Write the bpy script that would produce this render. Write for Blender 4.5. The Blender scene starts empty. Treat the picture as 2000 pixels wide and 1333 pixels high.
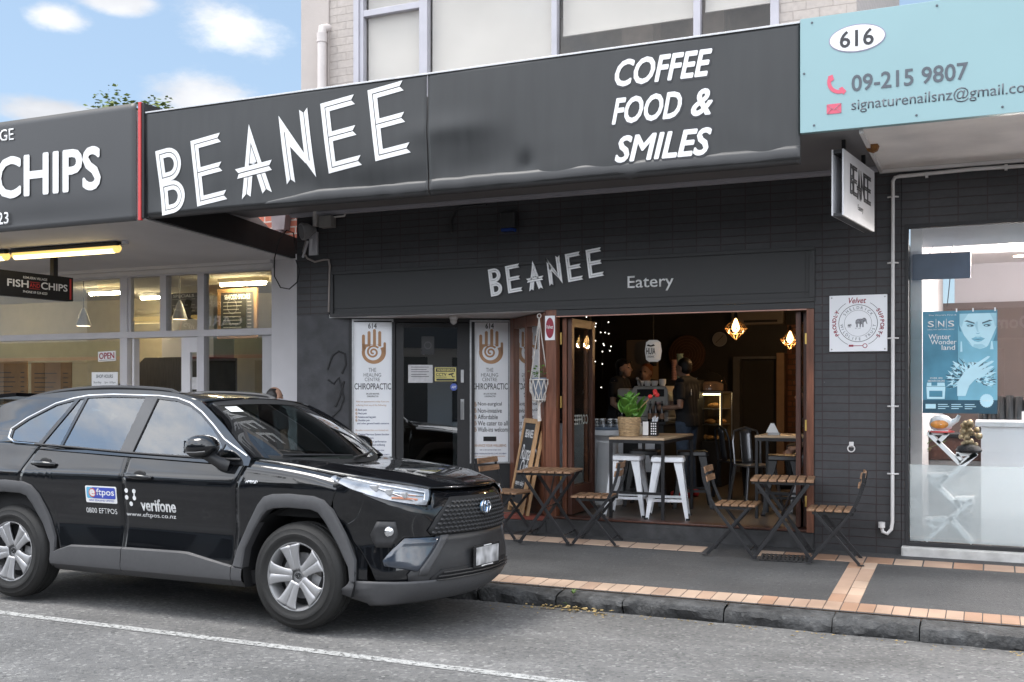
import bpy, bmesh, math, random
from mathutils import Vector, Matrix
R = math.radians
rnd = random.Random(7)
S = bpy.context.scene
C = S.collection

# ------------------------------------------------------------------ camera
YAW = math.atan2(935., 2071.)
cs, sn = math.cos(YAW), math.sin(YAW)
H = 1.66
cam = bpy.data.cameras.new('camera')
cam.sensor_width = 36; cam.lens = 36 * 2071 / 2000.
cam.shift_y = 88.5 / 2000.
cam.clip_end = 600; cam.clip_start = .05
co = bpy.data.objects.new('camera', cam); C.objects.link(co)
co.location = (0, 0, H); co.rotation_euler = (R(90), 0, YAW)
S.camera = co
S.render.resolution_x, S.render.resolution_y = 1024, 682
S.view_settings.view_transform = 'Standard'; S.view_settings.look = 'None'
S.view_settings.exposure = 1.2; S.view_settings.gamma = 1
S.cycles.max_bounces = 9; S.cycles.transparent_max_bounces = 16
S.cycles.caustics_reflective = False; S.cycles.caustics_refractive = False
S.cycles.sample_clamp_indirect = 6

# ------------------------------------------------------------------ world and sun
SUN_EL, SUN_AZ = R(64), R(242)          # azimuth measured from +Y clockwise seen from above
W = bpy.data.worlds.new('World'); S.world = W; W.use_nodes = True
nt = W.node_tree; N = nt.nodes; L = nt.links
bg = N['Background']
sky = N.new('ShaderNodeTexSky'); sky.sky_type = 'NISHITA'; sky.sun_disc = False
sky.sun_elevation = SUN_EL; sky.sun_rotation = SUN_AZ
sky.air_density = 1.0; sky.dust_density = .6; sky.ozone_density = 1.2
tc = N.new('ShaderNodeTexCoord')
def wmath(op, a, b=None, c=None):
    n = N.new('ShaderNodeMath'); n.operation = op
    for i, v in enumerate((a, b, c)):
        if v is None: continue
        if isinstance(v, (int, float)): n.inputs[i].default_value = v
        else: L.new(v, n.inputs[i])
    return n.outputs[0]
nz = N.new('ShaderNodeTexNoise'); nz.inputs['Scale'].default_value = 4.2
nz.inputs['Detail'].default_value = 9; nz.inputs['Roughness'].default_value = .64
mp = N.new('ShaderNodeMapping'); mp.inputs['Scale'].default_value = (1, 1, 2.2)
mp.inputs['Location'].default_value = (.3, 1.2, .4)
L.new(tc.outputs['Generated'], mp.inputs[0]); L.new(mp.outputs[0], nz.inputs['Vector'])
sep = N.new('ShaderNodeSeparateXYZ'); L.new(tc.outputs['Generated'], sep.inputs[0])
# cloud banks: heavy cover over the street behind, separate cumulus over the shops
def bank(d, size, flat):
    v = Vector(d).normalized()
    m = N.new('ShaderNodeVectorMath'); m.operation = 'SUBTRACT'; m.inputs[1].default_value = v
    L.new(tc.outputs['Generated'], m.inputs[0])
    k = N.new('ShaderNodeVectorMath'); k.operation = 'MULTIPLY'
    k.inputs[1].default_value = (1 / size, 1 / size, 1 / (size * flat)); L.new(m.outputs[0], k.inputs[0])
    ln = N.new('ShaderNodeVectorMath'); ln.operation = 'LENGTH'; L.new(k.outputs[0], ln.inputs[0])
    return wmath('SUBTRACT', 1, ln.outputs['Value'])
def dirpix(px, py):
    t = (px - 1000) / 2071.; u = (755 - py) / 2071.
    return (cs * t - sn, cs + sn * t, u)
banks = [bank(dirpix(458, 48), .074, .5), bank(dirpix(400, 200), .066, .55), bank(dirpix(90, 222), .075, .3),
         bank(dirpix(235, 8), .05, .3), bank(dirpix(110, 32), .04, .4)]
mx = banks[0]
for b in banks[1:]: mx = wmath('MAXIMUM', mx, b)
mx = wmath('MAXIMUM', mx, -1.2)
over = N.new('ShaderNodeMapRange'); L.new(sep.outputs['Y'], over.inputs['Value'])
over.inputs['From Min'].default_value = .62; over.inputs['From Max'].default_value = .1
over.inputs['To Min'].default_value = -.9; over.inputs['To Max'].default_value = .16
tot = wmath('ADD', wmath('MAXIMUM', wmath('SUBTRACT', wmath('MULTIPLY', mx, .46), .15), over.outputs[0]), nz.outputs['Fac'])
cr = N.new('ShaderNodeMapRange'); L.new(tot, cr.inputs['Value']); cr.interpolation_type = 'SMOOTHSTEP'
cr.inputs['From Min'].default_value = .47; cr.inputs['From Max'].default_value = .70
n2 = N.new('ShaderNodeTexNoise'); n2.inputs['Scale'].default_value = 5; n2.inputs['Detail'].default_value = 6
L.new(mp.outputs[0], n2.inputs['Vector'])
cc = N.new('ShaderNodeValToRGB'); L.new(n2.outputs['Fac'], cc.inputs[0])
cc.color_ramp.elements[0].position = .3; cc.color_ramp.elements[0].color = (2.7, 2.85, 3.2, 1)
cc.color_ramp.elements[1].position = .62; cc.color_ramp.elements[1].color = (6.0, 6.05, 6.15, 1)
mixc = N.new('ShaderNodeMixRGB'); L.new(cr.outputs[0], mixc.inputs[0])
hs = N.new('ShaderNodeMixRGB'); hs.inputs[0].default_value = .62; L.new(sky.outputs[0], hs.inputs[1]); hs.inputs[2].default_value = (2.5, 3.4, 4.4, 1)
L.new(hs.outputs[0], mixc.inputs[1]); L.new(cc.outputs[0], mixc.inputs[2])
gl = N.new('ShaderNodeMapRange'); L.new(sep.outputs['Y'], gl.inputs['Value'])     # sky gain added behind the camera to light the facade
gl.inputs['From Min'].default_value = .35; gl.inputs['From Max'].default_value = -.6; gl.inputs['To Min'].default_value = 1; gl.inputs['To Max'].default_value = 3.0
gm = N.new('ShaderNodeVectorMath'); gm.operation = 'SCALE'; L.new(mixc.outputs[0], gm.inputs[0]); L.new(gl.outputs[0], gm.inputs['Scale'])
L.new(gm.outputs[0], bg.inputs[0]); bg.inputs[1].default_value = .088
sl = bpy.data.lights.new('sun', 'SUN'); sl.energy = 1.35; sl.angle = R(24); sl.color = (1, .96, .9)
so = bpy.data.objects.new('sun', sl); C.objects.link(so)
sd = Vector((math.sin(SUN_AZ) * math.cos(SUN_EL), math.cos(SUN_AZ) * math.cos(SUN_EL), math.sin(SUN_EL)))
so.rotation_euler = sd.to_track_quat('Z', 'Y').to_euler(); so.location = (-5, -5, 20)

# ------------------------------------------------------------------ pixel rays onto real planes
def ony(px, py, Y):
    t = (px - 1000) / 2071.; D = Y / (cs + sn * t)
    return Vector(((cs * t - sn) * D, Y, H - (py - 755) / 2071. * D))
def onz(px, py, z):
    D = 2071. * (H - z) / (py - 755); t = (px - 1000) / 2071.
    return Vector(((cs * t - sn) * D, (cs + sn * t) * D, z))
def atd(px, py, D):
    t = (px - 1000) / 2071.
    return Vector(((cs * t - sn) * D, (cs + sn * t) * D, H - (py - 755) / 2071. * D))

# ------------------------------------------------------------------ materials
MATS = {}
def mat(name, col, rough=.6, metal=0, var=.12, vscale=6, bump=0, bscale=60, spec=.5, coat=0, emit=0, alpha=1, aniso=None, detail=4):
    m = bpy.data.materials.new(name); m.use_nodes = True
    t = m.node_tree; b = t.nodes['Principled BSDF']
    b.inputs['Roughness'].default_value = rough; b.inputs['Metallic'].default_value = metal
    b.inputs['Specular IOR Level'].default_value = spec
    if coat: b.inputs['Coat IOR'].default_value = 1.62; b.inputs['Coat Weight'].default_value = coat; b.inputs['Coat Roughness'].default_value = .03
    tcn = t.nodes.new('ShaderNodeTexCoord')
    n = t.nodes.new('ShaderNodeTexNoise'); n.inputs['Scale'].default_value = vscale; n.inputs['Detail'].default_value = detail
    mpn = t.nodes.new('ShaderNodeMapping'); t.links.new(tcn.outputs['Object'], mpn.inputs[0])
    if aniso: mpn.inputs['Scale'].default_value = aniso
    t.links.new(mpn.outputs[0], n.inputs['Vector'])
    r = t.nodes.new('ShaderNodeValToRGB')
    r.color_ramp.elements[0].position = .3; r.color_ramp.elements[1].position = .7
    c3 = Vector(col[:3])
    r.color_ramp.elements[0].color = (*(c3 * (1 - var)), 1); r.color_ramp.elements[1].color = (*(c3 * (1 + var)), 1)
    t.links.new(n.outputs['Fac'], r.inputs[0]); t.links.new(r.outputs[0], b.inputs['Base Color'])
    if rough > .15:
        rr = t.nodes.new('ShaderNodeMapRange'); t.links.new(n.outputs['Fac'], rr.inputs['Value'])
        rr.inputs['To Min'].default_value = rough * .85; rr.inputs['To Max'].default_value = min(1, rough * 1.15)
        t.links.new(rr.outputs[0], b.inputs['Roughness'])
    if bump:
        n3 = t.nodes.new('ShaderNodeTexNoise'); n3.inputs['Scale'].default_value = bscale; n3.inputs['Detail'].default_value = 5
        t.links.new(mpn.outputs[0], n3.inputs['Vector'])
        bp = t.nodes.new('ShaderNodeBump'); bp.inputs['Strength'].default_value = bump; bp.inputs['Distance'].default_value = .01
        t.links.new(n3.outputs['Fac'], bp.inputs['Height']); t.links.new(bp.outputs[0], b.inputs['Normal'])
    if emit:
        b.inputs['Emission Color'].default_value = (*col[:3], 1); b.inputs['Emission Strength'].default_value = emit
    MATS[name] = m
    return m
def bsdf(m): return m.node_tree.nodes['Principled BSDF']
def brickmat(name, col, mortar, bw, bh, gap, bump=.5, rough=.75, offset=0., var=.1, axis='XZ', paint=0):
    m = mat(name, col, rough, var=var, vscale=2)
    t = m.node_tree; b = bsdf(m)
    tcn = t.nodes.new('ShaderNodeTexCoord'); sx = t.nodes.new('ShaderNodeSeparateXYZ'); cx = t.nodes.new('ShaderNodeCombineXYZ')
    t.links.new(tcn.outputs['Object'], sx.inputs[0])
    # slightly wavering courses
    nn = t.nodes.new('ShaderNodeTexNoise'); nn.inputs['Scale'].default_value = 7; nn.inputs['Detail'].default_value = 3; t.links.new(tcn.outputs['Object'], nn.inputs['Vector'])
    ma = t.nodes.new('ShaderNodeMath'); ma.operation = 'MULTIPLY_ADD'; ma.inputs[1].default_value = .012
    t.links.new(nn.outputs['Fac'], ma.inputs[0]); t.links.new(sx.outputs['Z' if axis[1] == 'Z' else 'Y'], ma.inputs[2])
    t.links.new(sx.outputs['X' if axis[0] == 'X' else 'Y'], cx.inputs[0]); t.links.new(ma.outputs[0], cx.inputs[1])
    k = t.nodes.new('ShaderNodeTexBrick'); k.offset = offset; k.offset_frequency = 2; k.squash = 1
    k.inputs['Scale'].default_value = 1; k.inputs['Brick Width'].default_value = bw; k.inputs['Row Height'].default_value = bh
    k.inputs['Mortar Size'].default_value = gap; k.inputs['Mortar Smooth'].default_value = .35
    c3 = Vector(col); k.inputs['Color1'].default_value = (*(c3 * (1 - var)), 1); k.inputs['Color2'].default_value = (*(c3 * (1 + var)), 1)
    k.inputs['Mortar'].default_value = (*mortar, 1); k.inputs['Bias'].default_value = 0
    t.links.new(cx.outputs[0], k.inputs['Vector'])
    ns = t.nodes.new('ShaderNodeTexNoise'); ns.inputs['Scale'].default_value = 22; ns.inputs['Detail'].default_value = 6; t.links.new(tcn.outputs['Object'], ns.inputs['Vector'])
    mxn = t.nodes.new('ShaderNodeMixRGB'); mxn.blend_type = 'MULTIPLY'; mxn.inputs[0].default_value = .35
    t.links.new(k.outputs['Color'], mxn.inputs[1]); t.links.new(ns.outputs['Fac'], mxn.inputs[2])
    br = t.nodes.new('ShaderNodeMixRGB'); br.blend_type = 'MULTIPLY'; br.inputs[0].default_value = 1; br.inputs[2].default_value = (1.2, 1.2, 1.2, 1)
    t.links.new(mxn.outputs[0], br.inputs[1]); t.links.new(br.outputs[0], b.inputs['Base Color'])
    hm = t.nodes.new('ShaderNodeMath'); hm.operation = 'MULTIPLY_ADD'; hm.inputs[1].default_value = -1.0
    hs_ = t.nodes.new('ShaderNodeMath'); hs_.operation = 'MULTIPLY'; hs_.inputs[1].default_value = .25
    t.links.new(ns.outputs['Fac'], hs_.inputs[0]); t.links.new(k.outputs['Fac'], hm.inputs[0]); t.links.new(hs_.outputs[0], hm.inputs[2])
    bp = t.nodes.new('ShaderNodeBump'); bp.inputs['Strength'].default_value = bump; bp.inputs['Distance'].default_value = .008
    t.links.new(hm.outputs[0], bp.inputs['Height']); t.links.new(bp.outputs[0], b.inputs['Normal'])
    return m
def glassmat(name, tint=(.9, .93, .92), refl=1.0, rough=0.0, ior=1.5):
    m = bpy.data.materials.new(name); m.use_nodes = True; t = m.node_tree
    for n in list(t.nodes): t.nodes.remove(n)
    o = t.nodes.new('ShaderNodeOutputMaterial'); tr = t.nodes.new('ShaderNodeBsdfTransparent'); tr.inputs[0].default_value = (*tint, 1)
    gl = t.nodes.new('ShaderNodeBsdfGlossy'); gl.inputs['Roughness'].default_value = rough; gl.inputs[0].default_value = (1, 1, 1, 1)
    fr = t.nodes.new('ShaderNodeFresnel'); fr.inputs[0].default_value = ior
    ad = t.nodes.new('ShaderNodeMath'); ad.operation = 'MULTIPLY'; ad.inputs[1].default_value = refl; ad.use_clamp = True
    ge = t.nodes.new('ShaderNodeNewGeometry'); fm = t.nodes.new('ShaderNodeMath'); fm.operation = 'SUBTRACT'; fm.inputs[0].default_value = 1; t.links.new(ge.outputs['Backfacing'], fm.inputs[1])
    fk = t.nodes.new('ShaderNodeMath'); fk.operation = 'MULTIPLY'; t.links.new(fr.outputs[0], fk.inputs[0]); t.links.new(fm.outputs[0], fk.inputs[1])
    t.links.new(fk.outputs[0], ad.inputs[0])
    mx_ = t.nodes.new('ShaderNodeMixShader'); t.links.new(ad.outputs[0], mx_.inputs[0]); t.links.new(tr.outputs[0], mx_.inputs[1]); t.links.new(gl.outputs[0], mx_.inputs[2])
    t.links.new(mx_.outputs[0], o.inputs[0])
    return m

M_black_paint = brickmat('black painted brick', (.044, .044, .047), (.034, .022, .024), .235, .0755, .0055, bump=.5, rough=.58, offset=0, var=.12)
M_black = mat('black paint', (.022, .022, .024), .6, var=.2, vscale=3, bump=.25, bscale=18)
M_board = mat('satin black board', (.027, .027, .028), .5, var=.12, vscale=2)
M_plaster = mat('scuffed black plaster', (.045, .045, .05), .55, var=.4, vscale=5, bump=.3, bscale=30)
M_soffit = mat('grey soffit', (.24, .235, .24), .6, var=.1, vscale=1.5)
M_soffit2 = mat('stained soffit', (.82, .78, .75), .7, var=.16, vscale=1.7)
M_soffit3 = mat('pale grey soffit', (.66, .65, .655), .7, var=.08, vscale=1.1)
M_sign = mat('charcoal vinyl', (.026, .027, .028), .42, var=.16, vscale=2.6, aniso=(3.5, 1, .5), detail=7)
M_signgrey = mat('grey vinyl', (.046, .046, .048), .44, var=.08, vscale=1.2)
M_white = mat('white lettering', (.80, .80, .80), .5, var=.03)
M_whitegrey = mat('pale grey lettering', (.62, .62, .63), .45, var=.05, vscale=9)
M_silver = mat('weathered aluminium', (.45, .45, .46), .4, metal=.6, var=.12, vscale=30)
M_beige = mat('beige render', (.42, .375, .35), .8, var=.05, vscale=3, bump=.2, bscale=40)
M_beigebrick = brickmat('beige painted brick', (.42, .375, .345), (.37, .33, .30), .24, .086, .006, bump=.7, rough=.8, offset=.5, var=.04)
M_redbrick = brickmat('red brick', (.36, .11, .07), (.42, .36, .32), .235, .085, .011, bump=.6, rough=.85, offset=.5, var=.25)
M_frame = mat('pale window frame', (.42, .41, .45), .45, var=.06)
M_glass = glassmat('shop glass', (.95, .96, .955), 3.6)
M_doorglass = glassmat('door glass', (.75, .78, .78), 6)
M_upglass = glassmat('upper window glass', (.93, .93, .92), 1.1)
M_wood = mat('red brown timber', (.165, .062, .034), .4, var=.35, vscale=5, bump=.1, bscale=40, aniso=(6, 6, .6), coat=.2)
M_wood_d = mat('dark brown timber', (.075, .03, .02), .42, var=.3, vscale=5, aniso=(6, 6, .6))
M_slat = mat('weathered acacia slat', (.26, .15, .085), .6, var=.38, vscale=9, bump=.3, bscale=80, aniso=(7, 1, 7))
M_pine = mat('pine frame', (.50, .30, .15), .55, var=.2, vscale=8, aniso=(5, 5, .7))
M_blackmetal = mat('black steel', (.018, .018, .02), .38, var=.2, spec=.5, bump=.1, bscale=50)
M_whitemetal = mat('white enamel', (.74, .75, .78), .28, var=.05, vscale=8)
M_steel = mat('galvanised steel', (.45, .45, .46), .3, metal=.85, var=.15)
M_tabletop = mat('ply table top', (.50, .36, .23), .45, var=.12, vscale=6, aniso=(1, 8, 8))
M_dark = mat('near black', (.008, .008, .009), .7, var=.1)
M_rubber = mat('black rubber', (.016, .016, .017), .75, var=.15, vscale=20)
M_red = mat('red vinyl', (.55, .045, .045), .4, var=.05)
M_signw = mat('white sign face', (.84, .85, .88), .4, var=.04, vscale=2)
M_gold = mat('tan print', (.44, .235, .115), .45, var=.08)
M_ink = mat('dark ink', (.03, .03, .035), .5, var=.05)
M_blueink = mat('navy ink', (.05, .06, .16), .5, var=.05)
M_pvc = mat('white conduit', (.66, .64, .63), .4, var=.06)
M_brass = mat('brass', (.55, .38, .12), .3, metal=.9, var=.1)

# ------------------------------------------------------------------ mesh helpers
def bmn(): return bmesh.new()
def box(bm, x0, x1, y0, y1, z0, z1, mtx=None):
    vs = [Vector((x, y, z)) for x in (x0, x1) for y in (y0, y1) for z in (z0, z1)]
    if mtx: vs = [mtx @ v for v in vs]
    v = [bm.verts.new(p) for p in vs]
    for f in ((0, 1, 3, 2), (4, 6, 7, 5), (0, 4, 5, 1), (2, 3, 7, 6), (0, 2, 6, 4), (1, 5, 7, 3)): bm.faces.new([v[i] for i in f])
    return bm
def bar(bm, p0, p1, w, h=None, up=(0, 0, 1)):
    h = h or w; p0 = Vector(p0); p1 = Vector(p1); d = (p1 - p0); ln = d.length; d.normalize()
    u = Vector(up)
    if abs(d.dot(u)) > .98: u = Vector((0, 1, 0))
    a = d.cross(u).normalized(); b = a.cross(d)
    m = Matrix((a, b, d)).transposed().to_4x4(); m.translation = p0
    return box(bm, -w / 2, w / 2, -h / 2, h / 2, 0, ln, m)
def tube(bm, pts, r, n=8, cap=True, closed=False):
    pts = [Vector(p) for p in pts]; rings = []
    k = len(pts); prev = None
    for i, p in enumerate(pts):
        if closed: d = pts[(i + 1) % k] - pts[i - 1]
        else: d = pts[min(i + 1, k - 1)] - pts[max(i - 1, 0)]
        if d.length < 1e-9: d = Vector((0, 0, 1))
        d.normalize()
        if prev is None:
            u = Vector((0, 0, 1)) if abs(d.z) < .9 else Vector((1, 0, 0))
            a = d.cross(u).normalized()
        else:
            a = (prev - d * prev.dot(d)).normalized()
        prev = a; b = d.cross(a)
        rr = r[i] if isinstance(r, (list, tuple)) else r
        rings.append([bm.verts.new(p + (a * math.cos(2 * math.pi * j / n) + b * math.sin(2 * math.pi * j / n)) * rr) for j in range(n)])
    for i in range(k if closed else k - 1):
        A, B = rings[i], rings[(i + 1) % k]
        for j in range(n): bm.faces.new((A[j], A[(j + 1) % n], B[(j + 1) % n], B[j]))
    if cap and not closed:
        bm.faces.new(rings[0][::-1]); bm.faces.new(rings[-1])
    return bm
def lathe(bm, prof, n=20, o=(0, 0, 0), axis='Z', mtx=None, cap=True):
    rings = []
    o = Vector(o)
    for (r, z) in prof:
        ring = []
        for j in range(n):
            a = 2 * math.pi * j / n; x, y = r * math.cos(a), r * math.sin(a)
            p = Vector((x, y, z)) if axis == 'Z' else (Vector((x, z, y)) if axis == 'Y' else Vector((z, x, y)))
            if mtx: p = mtx @ p
            ring.append(bm.verts.new(o + p))
        rings.append(ring)
    for A, B in zip(rings, rings[1:]):
        for j in range(n): bm.faces.new((A[j], A[(j + 1) % n], B[(j + 1) % n], B[j]))
    if cap: bm.faces.new(rings[0][::-1]); bm.faces.new(rings[-1])
    return bm
def prism(bm, poly, t, f):
    # poly in 2D (a,b); f maps (a,b,c) to 3D; thickness c 0..t
    A = [bm.verts.new(f(a, b, 0)) for a, b in poly]; B = [bm.verts.new(f(a, b, t)) for a, b in poly]
    n = len(poly)
    bm.faces.new(A[::-1]); bm.faces.new(B)
    for i in range(n): bm.faces.new((A[i], A[(i + 1) % n], B[(i + 1) % n], B[i]))
    return bm
def gridf(bm, f, nu, nv, closed=False):
    V = [[bm.verts.new(f(i / nu, j / nv)) for j in range(nv + 1)] for i in range(nu + 1)]
    for i in range(nu):
        for j in range(nv):
            try: bm.faces.new((V[i][j], V[i + 1][j], V[i + 1][j + 1], V[i][j + 1]))
            except ValueError: pass
    return V
def obj(name, bm, m, parent=None, smooth=False, bev=0, seg=2, solid=0, sub=0, ang=40, fix=True):
    me = bpy.data.meshes.new(name)
    if fix: bmesh.ops.recalc_face_normals(bm, faces=bm.faces)
    bm.to_mesh(me); bm.free()
    return objm(name, me, m, parent, smooth, bev, seg, solid, sub, ang)
def objm(name, me, m, parent=None, smooth=False, bev=0, seg=2, solid=0, sub=0, ang=40):
    o = bpy.data.objects.new(name, me); C.objects.link(o)
    me.materials.clear()
    for mm in (m if isinstance(m, (list, tuple)) else [m]): me.materials.append(mm)
    if parent: o.parent = parent
    if solid:
        k = o.modifiers.new('solid', 'SOLIDIFY'); k.thickness = solid; k.offset = -1
    if sub:
        k = o.modifiers.new('sub', 'SUBSURF'); k.levels = sub; k.render_levels = sub
    if bev:
        k = o.modifiers.new('bevel', 'BEVEL'); k.width = bev; k.segments = seg; k.limit_method = 'ANGLE'; k.angle_limit = R(35)
        k.harden_normals = False
    if smooth:
        for p in me.polygons: p.use_smooth = True
        if ang < 179: me.set_sharp_from_angle(angle=R(ang))
    return o
def tag(o, label, cat, group=None, kind=None):
    o['label'] = label; o['category'] = cat
    if group: o['group'] = group
    if kind: o['kind'] = kind
    return o
def thing(name, label, cat, loc=(0, 0, 0), rz=0, group=None):
    o = bpy.data.objects.new(name, None); C.objects.link(o); o.location = loc; o.rotation_euler = (0, 0, rz)
    o.empty_display_size = .1
    return tag(o, label, cat, group)
def struct(o): o['kind'] = 'structure'; return o
def dup(root, loc, rz, label, group=None, mats=None):
    r = root.copy(); C.objects.link(r); r.location = loc; r.rotation_euler = (0, 0, rz); r['label'] = label
    if group: r['group'] = group
    for ch in list(root.children):
        c = ch.copy(); C.objects.link(c); c.parent = r
        if mats and ch.data: c.data = ch.data.copy(); c.data.materials.clear(); c.data.materials.append(mats)
        for g in ch.children:
            d = g.copy(); C.objects.link(d); d.parent = c
            if mats and g.data: d.data = g.data.copy(); d.data.materials.clear(); d.data.materials.append(mats)
    return r
def curve2d(loops, t):
    cu = bpy.data.curves.new('c', 'CURVE'); cu.dimensions = '2D'; cu.fill_mode = 'BOTH'; cu.extrude = t / 2
    for lp in loops:
        s = cu.splines.new('POLY'); s.points.add(len(lp) - 1); s.use_cyclic_u = True
        for p, q in zip(s.points, lp): p.co = (q[0], q[1], 0, 1)
    ob = bpy.data.objects.new('c', cu)
    me = bpy.data.meshes.new_from_object(ob)
    bpy.data.objects.remove(ob); bpy.data.curves.remove(cu)
    return me
WALLROT = Matrix.Rotation(R(90), 4, 'X')
def place_mesh(me, mtx): me.transform(mtx); me.update(); return me
def textmesh(s, t=.003, bold=0, shear=0, align='LEFT', sp=1.0, line=1.0):
    cu = bpy.data.curves.new('t', 'FONT'); cu.body = s; cu.size = 1; cu.extrude = 0; cu.offset = bold; cu.shear = shear
    cu.align_x = align; cu.space_character = sp; cu.space_line = line; cu.resolution_u = 3
    ob = bpy.data.objects.new('t', cu); me = bpy.data.meshes.new_from_object(ob)
    bpy.data.objects.remove(ob); bpy.data.curves.remove(cu)
    return me
def text(name, s, fit, mtx, m, parent, t=.003, bold=0, shear=0, align='LEFT', sp=1.0, line=1.0):
    """fit=(x0,y0,x1,y1): box the lettering fills on its own plane (None keeps the ratio)"""
    fat = bold * .85 if bold > .011 else 0
    me = textmesh(s, 0, 0 if fat else bold, shear, align, sp, line)
    xs = [v.co.x for v in me.vertices]; ys = [v.co.y for v in me.vertices]
    if not xs: return None
    ax, bx, ay, by = min(xs), max(xs), min(ys), max(ys)
    x0, y0, x1, y1 = fit
    ky = (y1 - y0) / (by - ay) if y1 is not None else None
    kx = (x1 - x0) / (bx - ax) if x1 is not None else ky
    if ky is None: ky = kx
    for v in me.vertices: v.co = ((v.co.x - ax) * kx + x0, (v.co.y - ay) * ky + y0, 0)
    bm = bmesh.new(); bm.from_mesh(me)
    if fat:          # heavier stroke: copies stepped outwards and a hair apart in depth
        bm.clear(); n_ = 10 if (y1 is None or (y1 - y0) > .08) else 5
        for i_ in range(n_):
            a_ = 2 * math.pi * i_ / n_; k0 = len(bm.verts); bm.from_mesh(me); bm.verts.ensure_lookup_table()
            for v in bm.verts[k0:]: v.co += Vector((fat * kx * math.cos(a_), fat * ky * math.sin(a_), t + .00012 * i_))
    elif t:
        g = bmesh.ops.extrude_face_region(bm, geom=list(bm.faces))
        bmesh.ops.translate(bm, vec=(0, 0, t), verts=[e for e in g['geom'] if isinstance(e, bmesh.types.BMVert)])
        bmesh.ops.recalc_face_normals(bm, faces=bm.faces)
    bm.to_mesh(me); bm.free()
    me.transform(mtx)
    return objm(name, me, m, parent)
def wall(x, y, z, rz=0):      # local XY plane -> upright plane facing -Y, origin at x,y,z
    return Matrix.Translation((x, y, z)) @ Matrix.Rotation(rz, 4, 'Z') @ WALLROT
def flat2(bm, poly, mtx, t=.002):
    return prism(bm, poly, t, lambda a, b, c: mtx @ Vector((a, b, c)))
def rect(x0, y0, x1, y1): return [(x0, y0), (x1, y0), (x1, y1), (x0, y1)]
def circ(cx, cy, r, n=28, a0=0, a1=2 * math.pi, ry=None):
    ry = ry or r; full = abs(a1 - a0 - 2 * math.pi) < 1e-6
    k = n if full else n + 1
    return [(cx + r * math.cos(a0 + (a1 - a0) * i / n), cy + ry * math.sin(a0 + (a1 - a0) * i / n)) for i in range(k)]
def loft2(bm, A, B, mtx, t=.002):
    """strip between two polylines with equal counts"""
    n = len(A)
    a = [[bm.verts.new(mtx @ Vector((p[0], p[1], c))) for p in A] for c in (0, t)]
    b = [[bm.verts.new(mtx @ Vector((p[0], p[1], c))) for p in B] for c in (0, t)]
    for i in range(n - 1):
        bm.faces.new((a[1][i], a[1][i + 1], b[1][i + 1], b[1][i])); bm.faces.new((a[0][i], b[0][i], b[0][i + 1], a[0][i + 1]))
        bm.faces.new((a[0][i], a[0][i + 1], a[1][i + 1], a[1][i])); bm.faces.new((b[0][i], b[1][i], b[1][i + 1], b[0][i + 1]))
    bm.faces.new((a[0][0], a[1][0], b[1][0], b[0][0])); bm.faces.new((a[0][-1], b[0][-1], b[1][-1], a[1][-1]))
def ring2(bm, cx, cy, r0, r1, mtx, t=.002, a0=0, a1=2 * math.pi, n=40):
    loft2(bm, circ(cx, cy, r0, n, a0, a1 - 1e-4), circ(cx, cy, r1, n, a0, a1 - 1e-4), mtx, t)
# ================================================================== GROUND
YF, YK, FZ, YC, YR = 10.05, 7.72, .33, 8.35, 10.9
def pz(Y): return .03 + (Y - YK) * .13 / (YF - YK)
def rz_(Y): return 0 if Y < 5.9 else -.08 * min(1, (Y - 5.9) / 1.8)
M_road = mat('worn asphalt', (.160, .158, .157), .85, var=.2, vscale=1.1, bump=1, bscale=85, detail=8)
def speckle(m, scale, lo, hi, dark=.72, light=1.5):
    t = m.node_tree; b = bsdf(m); src = b.inputs['Base Color'].links[0].from_socket
    tcn = t.nodes.new('ShaderNodeTexCoord'); v = t.nodes.new('ShaderNodeTexVoronoi'); v.inputs['Scale'].default_value = scale
    t.links.new(tcn.outputs['Object'], v.inputs['Vector'])
    r = t.nodes.new('ShaderNodeValToRGB'); r.color_ramp.elements[0].position = 0; r.color_ramp.elements[0].color = (dark,) * 3 + (1,)
    e = r.color_ramp.elements.new(lo); e.color = (.95, .95, .95, 1)
    e = r.color_ramp.elements.new(hi); e.color = (1.08, 1.07, 1.05, 1)
    r.color_ramp.elements[-1].position = 1; r.color_ramp.elements[-1].color = (light, light, light * .97, 1)
    t.links.new(v.outputs['Color'], r.inputs[0])
    mm = t.nodes.new('ShaderNodeMixRGB'); mm.blend_type = 'MULTIPLY'; mm.inputs[0].default_value = 1
    t.links.new(src, mm.inputs[1]); t.links.new(r.outputs[0], mm.inputs[2]); t.links.new(mm.outputs[0], b.inputs['Base Color'])
speckle(M_road, 48, .3, .72, .5, 2.0)
M_path = mat('dark asphalt footpath', (.066, .066, .068), .8, var=.16, vscale=1.1, bump=.7, bscale=100, detail=8)
speckle(M_path, 62, .25, .85, .65, 1.7)
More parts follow.
